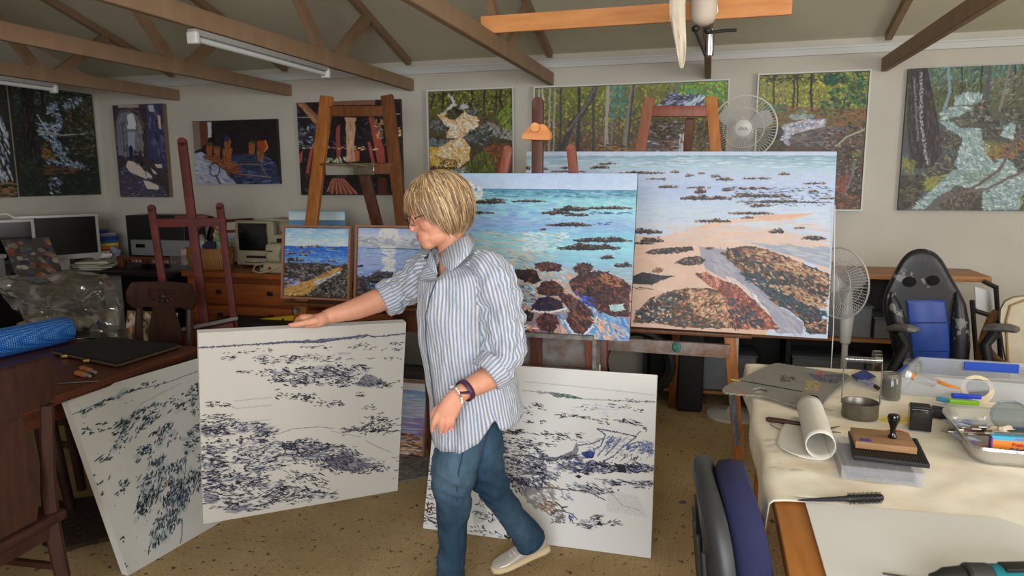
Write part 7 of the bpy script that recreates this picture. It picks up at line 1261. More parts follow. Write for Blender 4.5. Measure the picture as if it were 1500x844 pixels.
# tin ring with wire handle, spring holder
tin = T(1259, 610); t = thing('brush_washer', 'round tin brush washer with a tall wire handle and a spring across the top', 'brush washer', tin); M_TIN = mat('old_tin', (128, 124, 112), .38, metal=.6, noise=.3, nscale=14)
MB().lathe([(0, 0), (.056, 0), (.058, .004), (.058, .048), (.061, .052), (.058, .054), (.055, .05), (.055, .006), (0, .004)], (0, 0, 0), 36).build('tin', M_TIN, t); MB().cyl((0, 0, .006), (0, 0, .02), .053).build('turpentine', mat('dark_turps', (60, 66, 62), .1), t)
for s in (-1, 1): MB().tube([(s*.06, .0, .045), (s*.06, .0, .15), (s*.058, .0, .2)], .002, 6).build('wire_handle', M_TIN, t)
mb = MB(); hel = [(-.058+.116*k/260, .009*math.cos(k*.6), .2+.009*math.sin(k*.6)) for k in range(261)]; mb.tube(hel, .0012, 5).build('spring', M_CHROME, t)
# jars
def jar(label, p, r, h, colr, lid=True):
    t = thing('glass_jar', label, 'jar', p); g = mat('clear_glass', (215, 222, 220), .05, trans=.95, alpha=.5)
    MB().lathe([(0, 0), (r*.95, 0), (r, .006), (r, h*.82), (r*.85, h*.9), (r*.85, h), (r*.8, h), (r*.8, h*.9), (r*.93, h*.8), (r*.93, .008), (0, .006)]).build('glass', g, t); MB().cyl((0, 0, .008), (0, 0, h*.75), r*.9).build('contents', mat('jar_contents_%d' % colr[0], colr, .3, noise=.2, nscale=20), t)
    if lid: MB().torus((0, 0, h*.9), r*.9, .003, 24, 6).torus((0, 0, h), r*.86, .003, 24, 6).build('rim', M_CHROME, t)
jar('glass jar of murky brown thinner behind the black ink bottle', T(1304, 584), .034, .095, (110, 100, 84))
jar('small frosted plastic pot behind the glass jar', T(1336, 552), .036, .07, (170, 172, 168), False)
# ink bottle (dark box)
p = T(1346, 628); t = thing('ink_bottle', 'square black ink bottle with a glossy front', 'bottle', p, -.12); MB().box((0, 0, .037), (.064, .055, .074), bev=.003).build('bottle', mat('black_glass', (22, 22, 24), .08, spec=.8), t); MB().box((0, .0, .077), (.058, .05, .006), bev=.002).build('cap', M_BLK, t)
single(MB().box((0, 0, .015), (.05, .04, .03), bev=.004).box((0, 0, .03), (.03, .03, .01)) if 0 else MB().box(T(1378, 612)+Vector((0, 0, .018)), (.06, .04, .035), Matrix.Rotation(-.3, 3, 'Z'), .004), 'black_tin', M_BLK, 'small black tin standing between the ink bottle and the foil tray', 'tin')
# red lid
p = T(1313, 650); single(MB().lathe([(0, 0), (.034, 0), (.035, .003), (.035, .03), (.033, .033), (0, .034)], p, 32), 'red_lid', mat('glossy_red_plastic', (196, 24, 44), .2), 'glossy red round lid behind the wooden stamp block', 'lid')
# organiser box, black board, wood block with turned handle
p = T(1282, 690); rz = -.03; M_ORG = mat('frosted_organiser', (206, 208, 212), .3, trans=0, alpha=.22); pb = Vector((.478, 2.13, ZC))
t = thing('organiser_box', 'flat clear compartment box under the black board', 'box', pb, rz); w_, d_, h_ = .2, .24, .036; mb = MB()
for s in (-1, 1): mb.box((s*(w_/2-.001), 0, h_/2), (.002, d_, h_)); mb.box((0, s*(d_/2-.001), h_/2), (w_, .002, h_))
mb.box((0, 0, .001), (w_, d_, .002)); mb.build('tub', M_ORG, t); MB().box((0, 0, h_+.002), (w_+.006, d_+.006, .004), bev=.001).build('lid', M_ORG, t)
for k in range(5): MB().box((-w_/2+w_*(k+.5)/5-.0, -.0, h_/2), (.0015, d_-.01, h_-.004)).build('divider', M_ORG, t)
MB().box((0, .0, .014), (w_-.03, d_-.03, .018), bev=.004).build('nibs', mat('dark_nibs', (60, 58, 60), .4, metal=.4, noise=.6, nscale=40), t)
pc = pb+Vector((.035, .02, h_+.0045)); t = thing('black_board', 'square ridged black board resting on the clear box', 'board', pc, -.10)
mb = MB().box((0, 0, .0065), (.185, .205, .012), bev=.001)
for k in range(24): mb.box((-.085+.17*k/23, 0, .0132), (.0035, .2, .0015))
mb.build('board', mat('black_rubber', (22, 22, 22), .55), t)
pd = pc+Vector((-.008, .018, .0145)); t = thing('wood_block', 'pale wooden printing block with a black turned handle and a purple sticker', 'stamp block', pd, -.06)
MB().box((0, 0, .010), (.155, .125, .02), bev=.002).build('block', wood('grey_brown_oak', (164, 124, 84), (132, 98, 64), .6, (1, 8, 8), 9), t)
MB().lathe([(0, 0), (.011, 0), (.012, .004), (.008, .012), (.007, .025), (.010, .036), (.015, .05), (.017, .06), (.014, .068), (.006, .071), (0, .071)], (.025, .0, .0205)).build('handle', mat('gloss_black', (14, 14, 14), .15), t)
MB().box((-.05, -.045, .0208), (.028, .02, .001)).build('sticker', mat('purple_sticker', (70, 56, 140), .5), t)
# hair brush
a, b = T(1168, 733, ZC+.012), T(1293, 729, ZC+.012); t = thing('hair_brush', 'black styling brush with a tapered handle lying above the white paper', 'hairbrush', a-Vector((0, 0, .012))); a = T(1168, 733, ZC+.01); b = T(1293, 729, ZC+.013); dx = (b-a).normalized()
MB().tube([a, a.lerp(b, .05), a.lerp(b, .3), a.lerp(b, .48)], [.001, .003, .0055, .0065], 10).build('handle', mat('purple_black_plastic', (34, 30, 44), .3), t, world=True); MB().tube([a.lerp(b, .48), a.lerp(b, .53), a.lerp(b, .58)], [.007, .0065, .008], 10).build('collar', M_BLK, t, world=True); MB().tube([a.lerp(b, .58), a.lerp(b, .6), a.lerp(b, .97), b], [.007, .0095, .0095, .007], 12).build('barrel', M_BLK, t, world=True)
mb = MB(); side = Vector((-dx.y, dx.x, 0))
for k in range(15):
    for j in range(9):
        an = 2*PI*j/9+.3*(k % 2); d_ = side*math.cos(an)+Vector((0, 0, 1))*math.sin(an); p = a.lerp(b, .61+.36*k/14); e_ = p+d_*.0145
        if e_.z > ZC-.002: mb.bar(p+d_*.007, e_, .0016, .0016)
o = mb.build('bristles', M_BLK, t, world=True, smooth=False); o['kind'] = 'stuff'
# white paper
q = [T(1177, 741, Z0+.0055), T(1470, 770, Z0+.0055), T(1620, 860, Z0+.0055), T(1560, 990, Z0+.0055), T(1232, 960, Z0+.0055)]
q = [Vector((.262, 1.835, Z0+.004)), Vector((.70, 1.86, Z0+.004)), Vector((.80, 1.80, Z0+.004)), Vector((.86, 1.10, Z0+.004)), Vector((.262, 1.10, Z0+.004))]
single(MB().prism([v+Vector((0, 0, .0045 if v.y > 1.8 else .001)) for v in q], (0, 0, .0012)), 'paper_sheet', mat('white_cartridge_paper', (222, 221, 216), .7), 'large sheet of white paper in the bottom right corner', 'paper', smooth=False)
# drill
a = T(1368, 838, Z0+.06); t = thing('power_drill', 'black and teal cordless drill at the bottom edge', 'drill', (.56, 1.47, Z0+.012)); M_TEAL = mat('teal_plastic', (18, 110, 116), .35)
b0 = Vector((.455, 1.462, Z0+.048)); b1 = Vector((.69, 1.515, Z0+.048)); d_ = b1-b0; L_ = lambda k: b0+d_*k
MB().tube([L_(-.05), L_(0), L_(.06), L_(.2), L_(.22)], [.008, .012, .02, .024, .02], 20).build('chuck', M_BLK, t, world=True); MB().tube([L_(.22), L_(.24), L_(.4), L_(.42)], [.026, .03, .03, .026], 20).build('collar', mat('dark_grey_plastic', (48, 48, 48), .5), t, world=True)
MB().tube([L_(.42), L_(.44), L_(.8), L_(.85)], [.027, .029, .029, .026], 20).build('motor_body', M_TEAL, t, world=True); MB().tube([L_(.85), L_(.87), L_(1.05), L_(1.1)], [.03, .033, .03, .018], 20).build('rear_cap', M_BLK, t, world=True); MB().box(L_(.62)+Vector((0, -.002, .027)), (.06, .03, .008), Matrix.Rotation(.29, 3, 'Z'), .002).build('speed_switch', M_BLK, t, world=True)
hs = L_(.72); MB().tube([hs, hs+Vector((.02, -.08, -.012)), hs+Vector((.03, -.16, -.02))], [.022, .02, .024], 14).build('grip', M_TEAL, t, world=True); MB().box(hs+Vector((.035, -.19, -.018)), (.11, .05, .06), bev=.006).build('battery', M_BLK, t, world=True)
a = T(1270, 843, Z0+.01); single(MB().tube([(.375, 1.525, Z0+.009), (.40, 1.52, Z0+.009), (.45, 1.515, Z0+.009)], [.002, .004, .004], 8), 'drill_bit', M_BLK, 'black bit lying at the tip of the cordless drill', 'drill bit')
# foil tray with brushes and box
M_FOIL = mat('aluminium_foil', (206, 206, 204), .28, metal=.85, bump=.8, bscale=34); ft = [atZ(*a_, ZC+.058)-Vector((0, 0, .058)) for a_ in ((1424, 656), (1560, 668), (1548, 604), (1377, 596))]
t = thing('foil_tray', 'aluminium foil roasting tray full of brushes and tubes', 'tray', (ft[0]+ft[2])/2)
cen = (ft[0]+ft[1]+ft[2]+ft[3])/4
def rr4(k, z, n=8):
    o_ = []
    for i in range(4):
        p0, p1, p2 = ft[i-1], ft[i], ft[(i+1) % 4]
        for j in range(n):
            s = j/(n-1); a_ = p1+(p0-p1).normalized()*.06; b_ = p1+(p2-p1).normalized()*.06; v = a_*(1-s)**2+p1*2*s*(1-s)+b_*s*s; o_.append(cen+(v-cen)*k+Vector((0, 0, z)))
    return o_
MB().loft([rr4(.80, .001), rr4(.84, .002), rr4(.92, .03), rr4(.97, .052), rr4(1.02, .058), rr4(1.03, .054), rr4(1.02, .0615), rr4(.965, .056), rr4(.90, .03), rr4(.82, .005), rr4(.3, .004)]).build('tray', M_FOIL, t, world=True, smooth=60)
mb_t = [('white and red', (200, 196, 192)), ('crimson', (120, 44, 50)), ('dark red', (96, 40, 40)), ('brown', (84, 50, 36)), ('black', (40, 40, 42)), ('blue', (50, 80, 130)), ('grey', (130, 130, 132)), ('green', (50, 66, 52))]
rg_ = random.Random(3)
for k, (nm, cl) in enumerate(mb_t):
    p = T(1436+9*k, 636-(k % 3)*4, ZC+.03+.004*k); an = -.35+.10*(k % 4); dv = Vector((math.cos(an), math.sin(an)+.1, .08)).normalized()*.2
    t = thing('paintbrush', f'{nm} handled paintbrush lying in the foil tray', 'paintbrush', p, 0, 'brushes in the foil tray'); q0 = p-dv*.5; q1 = p+dv*.5
    MB().tube([q0.lerp(q1, .2), q0.lerp(q1, .5), q0.lerp(q1, 1)], [.004, .0055, .003], 8).build('handle', mat('brush_'+nm, cl, .35), t, world=True); MB().tube([q0.lerp(q1, .08), q0.lerp(q1, .2)], .0045, 8).build('ferrule', M_CHROME, t, world=True); MB().tube([q0-dv*.02, q0.lerp(q1, .08)], [.002, .005], 8).build('bristles', mat('brush_bristle', (110, 90, 70), .8), t, world=True)
for k, (x, y, cl, lb, an) in enumerate([(1402, 622, (190, 204, 216), 'pale blue and white', -.9), (1415, 642, (200, 204, 212), 'silver and blue', -1.0), (1425, 620, (206, 206, 206), 'white', -.4), (1436, 652, (196, 150, 96), 'orange-brown', -.3)]):
    p = T(x, y, ZC+.02); dv = Vector((math.cos(an), math.sin(an), 0)); t = thing('paint_tube', lb+' paint tube in the left part of the foil tray', 'paint tube', p, 0, 'paint tubes in the foil tray'); MB().tube([p-dv*.05, p-dv*.02, p+dv*.04, p+dv*.048], [.004, .013, .014, .006], 12, ref=(0, 0, 1), flat=.7).build('tube', mat('tube_'+lb, cl, .35, col2=(90, 110, 170), nscale=30), t, world=True); MB().cyl(p+dv*.048, p+dv*.062, .006).build('cap', M_PURE, t, world=True)
p = T(1448, 655, ZC+.02); bx0 = T(1450, 652, ZC+.045); t = thing('crayon_box', 'orange and blue cardboard crayon box standing in the foil tray', 'crayon box', bx0, .02)
MB().box((.09, 0, 0), (.18, .018, .055), bev=.0008).build('carton', mat('orange_card', (232, 130, 34), .5), t); MB().box((.09, -.0002, .026), (.181, .0195, .012)).build('top_band', mat('cyan_card', (70, 170, 206), .5), t); MB().box((.001, -.0003, 0), (.004, .0195, .055)).build('end_band', mat('purple_card', (110, 60, 140), .5), t)
RX = Matrix.Rotation(PI/2, 3, 'X'); font('Pentel', .014, mat('red_print', (190, 30, 60), .5), 'lettering', t, (.07, -.0102, .009), RX, bold=.0004); font('Fabricfun', .018, mat('blue_print', (30, 90, 160), .5), 'lettering', t, (.082, -.0102, -.008), RX, bold=.0006); font('Fabricfun', .009, mat('pink_print', (190, 60, 150), .5), 'lettering', t, (.075, -.0102, .026), RX)
single(MB().lathe([(0, 0), (.052, 0), (.056, .004), (.056, .008), (.05, .008), (.048, .003), (0, .003)], (0, 0, 0), 36) if 0 else MB().torus(T(1480, 610, ZC+.075), .05, .004, 36, 8, (-.25, -.75, .55)).cyl(T(1480, 610, ZC+.075)-Vector((-.25, -.75, .55)).normalized()*.002, T(1480, 610, ZC+.075)+Vector((-.25, -.75, .55)).normalized()*.001, .049, n=36), 'clear_round_lid', mat('smoky_clear_lid', (110, 124, 128), .15, alpha=.45), 'smoky clear round lid leaning in the foil tray', 'lid')
single(lump(T(1470, 632, ZC+.05), (.035, .02, .016), 11, .3), 'crumpled_tissue', mat('cream_tissue', (214, 200, 176), .9), 'crumpled cream tissue among the brushes in the foil tray', 'tissue')
# clear tub with scissors and tape
pa = [Vector((.72, 2.90, ZC)), Vector((1.36, 2.84, ZC)), Vector((1.40, 3.18, ZC)), Vector((.86, 3.20, ZC))]; t = thing('plastic_tub', 'large shallow clear tub holding an orange knife and masking tape', 'tub', (pa[0]+pa[2])/2); h_ = .075
M_TUB = mat('scuffed_clear_tub', (206, 210, 214), .25, alpha=.28); mb = MB()
for i in range(4): mb.bar(pa[i]+Vector((0, 0, h_/2)), pa[(i+1) % 4]+Vector((0, 0, h_/2)), .004, h_); mb.bar(pa[i]+Vector((0, 0, h_)), pa[(i+1) % 4]+Vector((0, 0, h_)), .014, .005)
mb.prism(pa, (0, 0, .003)); mb.build('tub', M_TUB, t, world=True, smooth=False)
MB().bar(pa[0].lerp(pa[3], .1)+Vector((-.012, 0, h_-.012)), pa[0].lerp(pa[3], .5)+Vector((-.012, 0, h_-.012)), .012, .03).build('clip', mat('blue_clip', (30, 70, 170), .35), t, world=True); MB().bar(pa[3].lerp(pa[2], .3)+Vector((0, .0, h_-.02)), pa[3].lerp(pa[2], .65)+Vector((0, 0, h_-.02)), .02, .035).build('clip', mat('blue_clip', (30, 70, 170), .35), t, world=True)
p = T(1432, 566, ZC+.05); t = thing('masking_tape', 'roll of cream masking tape standing in the clear tub', 'tape', p); mb = MB(); Q = Vector((-.2, -.7, .65)).normalized(); MB().lathe([(.036, -.012), (.052, -.012), (.052, .012), (.036, .012), (.036, -.012)], p-Vector((0, 0, .012)), 36, Q).build('roll', mat('masking_tape_cream', (222, 208, 176), .6), t, world=True); MB().lathe([(.034, -.0125), (.037, -.0125), (.037, .0125), (.034, .0125)], p-Vector((0, 0, .012)), 36, Q).build('core', mat('grey_core', (110, 110, 110), .8), t, world=True)
t = thing('craft_knife', 'orange-handled knife slanting across the clear tub', 'knife', T(1380, 560, ZC+.06)); MB().tube([T(1364, 553, ZC+.07), T(1378, 561, ZC+.065), T(1392, 566, ZC+.06), T(1406, 569, ZC+.055)], [.006, .009, .008, .004], 10, flat=.6).build('handle', mat('orange_plastic', (226, 130, 24), .35), t, world=True)
t = thing('glue_bottle', 'clear bottle with a white nozzle lying over the corner of the tub', 'bottle', T(1335, 560, ZC+.08)); a, b = T(1327, 548, ZC+.09), T(1372, 562, ZC+.07); MB().tube([a.lerp(b, .3), a.lerp(b, .4), a.lerp(b, .95), b], [.010, .018, .018, .010], 16).build('bottle', M_CLEAR, t, world=True); MB().tube([a, a.lerp(b, .12), a.lerp(b, .13), a.lerp(b, .2)], [.015, .016, .012, .012], 18).build('cap', M_PURE, t, world=True); MB().tube([a.lerp(b, .2), a.lerp(b, .29)], .0135, 18).build('ring', mat('amber_ring', (206, 130, 40), .4), t, world=True)
for k, (p0, p1, cl, lb) in enumerate([((1408, 592), (1452, 594), (30, 60, 190), 'bright blue'), ((1404, 596), (1450, 600), (130, 190, 40), 'lime green'), ((1386, 588), (1404, 592), (70, 150, 196), 'sky blue')]):
    a, b = T(*p0, ZC+.035), T(*p1, ZC+.035); a.z = b.z = ZC+.035-.01*k; a.y += .10; b.y += .10; single(MB().bar(a, b, .02, .016, bev=.003), 'marker_pen', mat('marker_'+lb.replace(' ', '_'), cl, .3), lb+' marker lying in the clear tub', 'marker', 'markers in the clear tub')
# tubes and rag near the far edge
a = T(1262, 556, ZC+.012); t = thing('paint_tube', 'blue and white paint tube at the far edge of the cloth', 'paint tube', a); MB().tube([a, T(1270, 560, ZC+.012), T(1282, 566, ZC+.012)], [.016, .014, .010], 12, ref=(0, 0, 1), flat=.6).build('tube', mat('white_blue_tube', (214, 216, 222), .35, col2=(40, 70, 160), nscale=24), t, world=True); MB().cyl(T(1282, 566, ZC+.012), T(1286, 569, ZC+.012), .008).build('cap', M_BLK, t, world=True)
single(MB().loft([[T(x, y, ZC+.002+z) for x, y in o_] for z, o_ in ((0, [(1246, 550), (1266, 541), (1284, 552), (1262, 558)]), (.03, [(1248, 549), (1266, 542), (1280, 551), (1262, 556)]), (.036, [(1256, 549), (1266, 545), (1272, 550), (1264, 553)]))]), 'folded_packet', mat('blue_packet', (34, 60, 140), .5), 'folded dark blue packet beside the paint tube', 'packet')
# navy office chair
t = thing('office_chair', 'navy cushioned office chair with a black ribbed shell, tucked at the work table', 'chair', (.02, 1.68, 0)); M_NAVY = mat('navy_fabric', (34, 36, 74), .9, noise=.1, nscale=30, bump=.2, bscale=300); M_SHELL = mat('grey_black_shell', (46, 47, 48), .45)
def panel(xo, th, wid, z0, z1, lean, bulge, pw=3.0):
    rings = []; N = 40
    for k, s in enumerate((0, .12, .5, .88, 1)):
        ring = []; x = xo+th*s; sc_ = (.9, .975, 1, .975, .9)[k]
        for j in range(N):
            a = 2*PI*j/N; c_, s_ = math.cos(a), math.sin(a); u = math.copysign(abs(c_)**(2/pw), c_)*wid/2*sc_; v = math.copysign(abs(s_)**(2/pw), s_)*(z1-z0)/2*sc_; z = (z0+z1)/2+v; ring.append(Vector((x-lean*(z-z0)+bulge*(u/(wid/2))**2, u*(1-.18*max(0, v)/((z1-z0)/2)), z)))
        rings.append(ring)
    return rings
ry = Matrix.Rotation(math.radians(4), 3, 'Z'); pos = Vector((.085, 1.70, 0))
MB().loft([[ry @ p+pos for p in r] for r in panel(-.055, .05, .47, .40, .885, .10, .03)]).build('back_shell', M_SHELL, t, world=True, smooth=60)
MB().loft([[ry @ p+pos for p in r] for r in panel(-.003, .075, .44, .42, .885, .10, .03, 2.6)]).build('back_cushion', M_NAVY, t, world=True, smooth=60)
for k in range(5): y = -.15+.075*k; MB().tube([ry @ Vector((-.058-.10*(z-.4)+.03*(y/.235)**2, y, z))+pos for z in (.44, .6, .74)], .006, 6).build('shell_rib', M_SHELL, t, world=True)
MB().box((.25, 1.70, .45), (.42, .44, .08), bev=.03).build('seat', M_NAVY, t, world=True, smooth=60); MB().bar((.02, 1.70, .5), (.15, 1.70, .40), .06, .02).build('back_bracket', M_BLK, t, world=True); MB().cyl((.22, 1.7, .41), (.22, 1.7, .1), .028).build('gas_column', M_BLK, t, world=True)
for k in range(5):
    a = 2*PI*k/5; e_ = Vector((.22+.26*math.cos(a), 1.7+.26*math.sin(a), .07)); MB().tube([(.22, 1.7, .11), e_], [.03, .02], 8).build('base_arm', M_BLK, t, world=True); MB().cyl(e_+Vector((-.015, 0, -.04)), e_+Vector((.015, 0, -.04)), .028).build('castor', M_BLK, t, world=True)
# fine cord hanging between easel and fan
single(MB().tube([atY(1223, 300, 3.894), atY(1222, 400, 3.876), atY(1221, 478, 3.862), atY(1217, 545, 3.855)], .0022, 6).ell(atY(1217, 549, 3.855), (.01, .01, .02)), 'pull_cord', M_PURE, 'thin white weighted cord hanging at the right end of the wide beach painting', 'cord')
# ------------------------------------------------------------ the woman
from mathutils import noise as mn
wo = thing('person', 'woman in striped shirt and jeans walking left, one hand on a canvas', 'person', atZ(655, 868, 0))
WB = wo.location.copy(); D = atD
FH = Vector((CW.x, CW.y, 0)).normalized()       # away from the camera, level
def mesh_obj(name, V, F, m, parent, smooth=True):
    me = bpy.data.meshes.new(name); me.from_pydata([tuple(Vector(v)-WB) for v in V], [], F); me.materials.append(m)
    bm = bmesh.new(); bm.from_mesh(me); bmesh.ops.recalc_face_normals(bm, faces=bm.faces); bm.to_mesh(me); bm.free()
    me.polygons.foreach_set('use_smooth', [smooth]*len(me.polygons)); o = bpy.data.objects.new(name, me); link(o); o.parent = parent; return o
def melt(name, mb, m, parent, voxel=.004, it=3, pig=None):
    """fuse overlapping volumes into one continuous skin"""
    o = mesh_obj(name, mb.v, mb.f, m, parent)
    r = o.modifiers.new('r', 'REMESH'); r.mode = 'VOXEL'; r.voxel_size = voxel; s = o.modifiers.new('s', 'SMOOTH'); s.iterations = it; s.factor = .5
    bpy.context.view_layer.update(); me = bpy.data.meshes.new_from_object(o.evaluated_get(bpy.context.evaluated_depsgraph_get())); o.modifiers.clear(); old = o.data; o.data = me; bpy.data.meshes.remove(old)
    me.polygons.foreach_set('use_smooth', [True]*len(me.polygons))
    if pig is not None:
        n = len(me.vertices); co = np.zeros(n*3); me.vertices.foreach_get('co', co); co = co.reshape(-1, 3)+np.array(WB); c4 = np.ones((n, 4)); c4[:, :3] = s2l(np.clip(pig(co), 0, 255))
        me.color_attributes.new('pigment', 'FLOAT_COLOR', 'POINT').data.foreach_set('color', c4.astype(np.float32).ravel())
    return o
def limb(mb, pts, rs, n=16, flat=1.0, ref=None):
    """round-ended tapering limb through pts"""
    P_ = [Vector(p) for p in pts]; out = []; ro = []
    m_ = len(P_); K = 5
    for i in range(m_-1):
        p0 = P_[max(i-1, 0)]; p1 = P_[i]; p2 = P_[i+1]; p3 = P_[min(i+2, m_-1)]
        for k in range(K):
            t_ = k/K; out.append(.5*((2*p1)+(p2-p0)*t_+(2*p0-5*p1+4*p2-p3)*t_*t_+(3*p1-p0-3*p2+p3)*t_**3)); ro.append(rs[i]*(1-t_)+rs[i+1]*t_)
    out.append(P_[-1]); ro.append(rs[-1]); d0 = (out[0]-out[1]).normalized(); d1 = (out[-1]-out[-2]).normalized()
    a = [out[0]+d0*ro[0]*s for s in (.95, .7, .35)]; ra_ = [ro[0]*q for q in (.3, .7, .93)]; b = [out[-1]+d1*ro[-1]*s for s in (.35, .7, .95)]; rb_ = [ro[-1]*q for q in (.93, .7, .3)]
    return mb.tube(a+out+b, ra_+ro+rb_, n, True, ref, flat)
# --- head frame: F forward (nose), S her left side (towards the camera), U up
Hc = D(643, 307, 2.50)
F_ = (CR*-.90+CU*-.30-CW*.30).normalized(); U_ = (CU-F_*CU.dot(F_)).normalized(); S_ = F_.cross(U_); S_ = S_ if S_.dot(CW) < 0 else -S_
HR = Matrix((F_, S_, U_)).transposed(); K_ = 1.08
def h(f, s, u): return Hc+(F_*f+S_*s+U_*u)*K_
skin = MB()
def he(f, s, u, r): skin.ell(h(f, s, u), tuple(x*K_ for x in r), 20, 12, HR)
he(-.012, 0, .028, (.094, .074, .088)); he(.028, 0, -.030, (.064, .060, .082)); he(.064, 0, -.094, (.027, .028, .022)); he(.028, 0, -.080, (.058, .050, .034)); he(.062, 0, -.068, (.036, .037, .034))
for s in (-1, 1): he(.052, s*.034, -.032, (.034, .027, .032)); he(-.008, s*.072, -.022, (.018, .008, .028)); he(.083, s*.012, -.035, (.013, .009, .009)); he(.074, s*.030, -.003, (.016, .019, .010))
he(.078, 0, .014, (.018, .050, .012)); he(.084, 0, -.062, (.013, .022, .008)); he(.083, 0, -.073, (.012, .019, .007)); he(.072, 0, .03, (.025, .05, .04))
limb(skin, [h(.086, 0, .004), h(.100, 0, -.018), h(.104, 0, -.038)], [.0075, .0085, .0105], 12)
nb0 = h(-.015, 0, -.07); nb1 = D(668, 392, 2.54); limb(skin, [h(-.02, 0, -.02), nb0, nb0.lerp(nb1, .6), nb1], [.05, .052, .054, .066])
# torso and limb cores, all under the clothes, keep the body one piece
pel = D(688, 615, 2.62); che = D(680, 440, 2.545); shL = D(716, 412, 2.42); shR = D(642, 400, 2.63)
limb(skin, [nb1, che, D(686, 520, 2.58), pel], [.06, .10, .09, .07], 20); limb(skin, [shR, che, shL], [.05, .08, .05])
elR, wrR = D(582, 434, 2.76), D(478, 464, 2.675); elL, wrL = D(741, 530, 2.42), D(676, 575, 2.315)
limb(skin, [shR, shR.lerp(elR, .5), elR], [.05, .040, .036]); limb(skin, [elR, D(552, 441, 2.74), D(520, 453, 2.71), wrR], [.036, .047, .041, .0265], 18)
limb(skin, [shL, shL.lerp(elL, .5), elL], [.052, .046, .042]); limb(skin, [elL, D(722, 549, 2.395), D(700, 562, 2.355), wrL], [.042, .045, .038, .028], 18)
kL = D(664, 725, 2.60); aL = D(660, 862, 2.70); kR = D(722, 712, 2.72); aR = D(778, 792, 2.86)
limb(skin, [pel, D(672, 650, 2.61), kL, aL], [.07, .055, .042, .034]); limb(skin, [pel, D(700, 660, 2.67), kR, aR], [.07, .052, .042, .034])
# right hand: laid over the canvas top edge, thumb in front, fingers down the back
kn = D(447, 466, 2.635); limb(skin, [wrR, D(462, 467, 2.66), kn], [.026, .030, .026], 16, .62, (0, 0, 1)); limb(skin, [wrR, D(466, 470, 2.64), D(452, 473, 2.635)], [.024, .026, .021], 16)
limb(skin, [D(462, 470, 2.62), D(447, 473, 2.60), D(437, 475, 2.595), D(427, 476.5, 2.592)], [.016, .0125, .0115, .0095], 12)
Hd = []
for k, (x, y) in enumerate(((438, 465), (444, 464), (451, 463), (458, 462))):
    a0 = D(x+7, y+1, 2.645+.006*k); a1 = D(x-2, y+3, 2.685+.007*k); a2 = D(x-4, y+14, 2.71+.006*k); a3 = D(x-3, y+24, 2.71+.006*k); limb(skin, [a0, a1, a2, a3], [.0105, .0095, .0085, .0075], 10)
# left hand: hanging relaxed, back of the hand to the camera
def q(x, y, d): return D(x, y, d)
limb(skin, [wrL, q(662, 590, 2.305), q(652, 604, 2.305)], [.0275, .033, .031], 18, .6, FH); limb(skin, [wrL, q(666, 592, 2.303), q(660, 607, 2.303)], [.025, .026, .024], 16, .6, FH)
fing = [((641, 606), (636, 617), (634, 625), (633, 630.5), .0100), ((648, 609), (646, 620), (645.5, 628), (645.5, 633), .0102), ((656, 611), (654.5, 622), (653.5, 629), (653, 632.5), .0098), ((663, 610), (662.5, 619), (662, 624), (661.5, 627.5), .0088)]
tips = []
for i, (a0, a1, a2, a3, r_) in enumerate(fing):
    limb(skin, [q(*a0, 2.300), q(*a1, 2.297), q(*a2, 2.303), q(*a3, 2.312)], [r_*1.12, r_, r_*.88, r_*.74], 12); tips.append(q(a3[0], a3[1]+.8, 2.3035))
limb(skin, [q(656, 590, 2.325), q(643, 597, 2.335), q(636, 604, 2.338), q(633, 610, 2.338)], [.015, .0125, .0105, .0085], 12)
lipc = np.array(h(.096, 0, -.067)); cheekc = np.array(h(.07, .045, -.035)); nosec = np.array(h(.112, 0, -.040)); hands = [np.array(kn), np.array(q(650, 618, 2.3))]
def skinpig(co):
    b = np.ones((len(co), 3))*np.array([212, 152, 124.]); d = lambda c_: np.linalg.norm(co-c_, axis=1)[:, None]
    nz_ = np.array([mn.noise(Vector(v)*38)*.6+mn.noise(Vector(v)*110)*.4 for v in co])[:, None]; b = b+nz_*np.array([7, 11, 10.])
    g = lambda c_, r: np.exp(-(d(c_)/r)**2)
    b = b*(1-g(cheekc, .03)*.35)+np.array([212, 128, 108.])*g(cheekc, .03)*.35; b = b*(1-g(nosec, .014)*.4)+np.array([206, 118, 100.])*g(nosec, .014)*.4
    L_ = (co-lipc)@np.array(F_); lu = (co-lipc)@np.array(U_); ls = (co-lipc)@np.array(S_); k = np.exp(-((lu/.0075)**2+(ls/.024)**2+(L_/.02)**2))[:, None]; b = b*(1-k)+np.array([186, 100, 92.])*k
    for c_ in hands: b = b*(1-g(c_, .05)*.3)+np.array([206, 134, 110.])*g(c_, .05)*.3
    return b
M_SKIN = vmat('skin', .5, .35, .12, 260); M_SKIN.node_tree.nodes['Principled BSDF'].inputs['Subsurface Weight'].default_value = .08; M_SKIN.node_tree.nodes['Principled BSDF'].inputs['Subsurface Radius'].default_value = (.02, .008, .004)
melt('body', skin, M_SKIN, wo, .0036, 5, skinpig)
M_NAIL = mat('pink_nail', (214, 140, 132), .3)
for tp in tips: MB().ell(tp+CW*-.006, (.0042, .0022, .0055), 10, 8).build('fingernail', M_NAIL, wo, world=True)
MB().ell(D(424.5, 475.5, 2.585), (.0065, .003, .0045), 10, 8).build('fingernail', M_NAIL, wo, world=True)
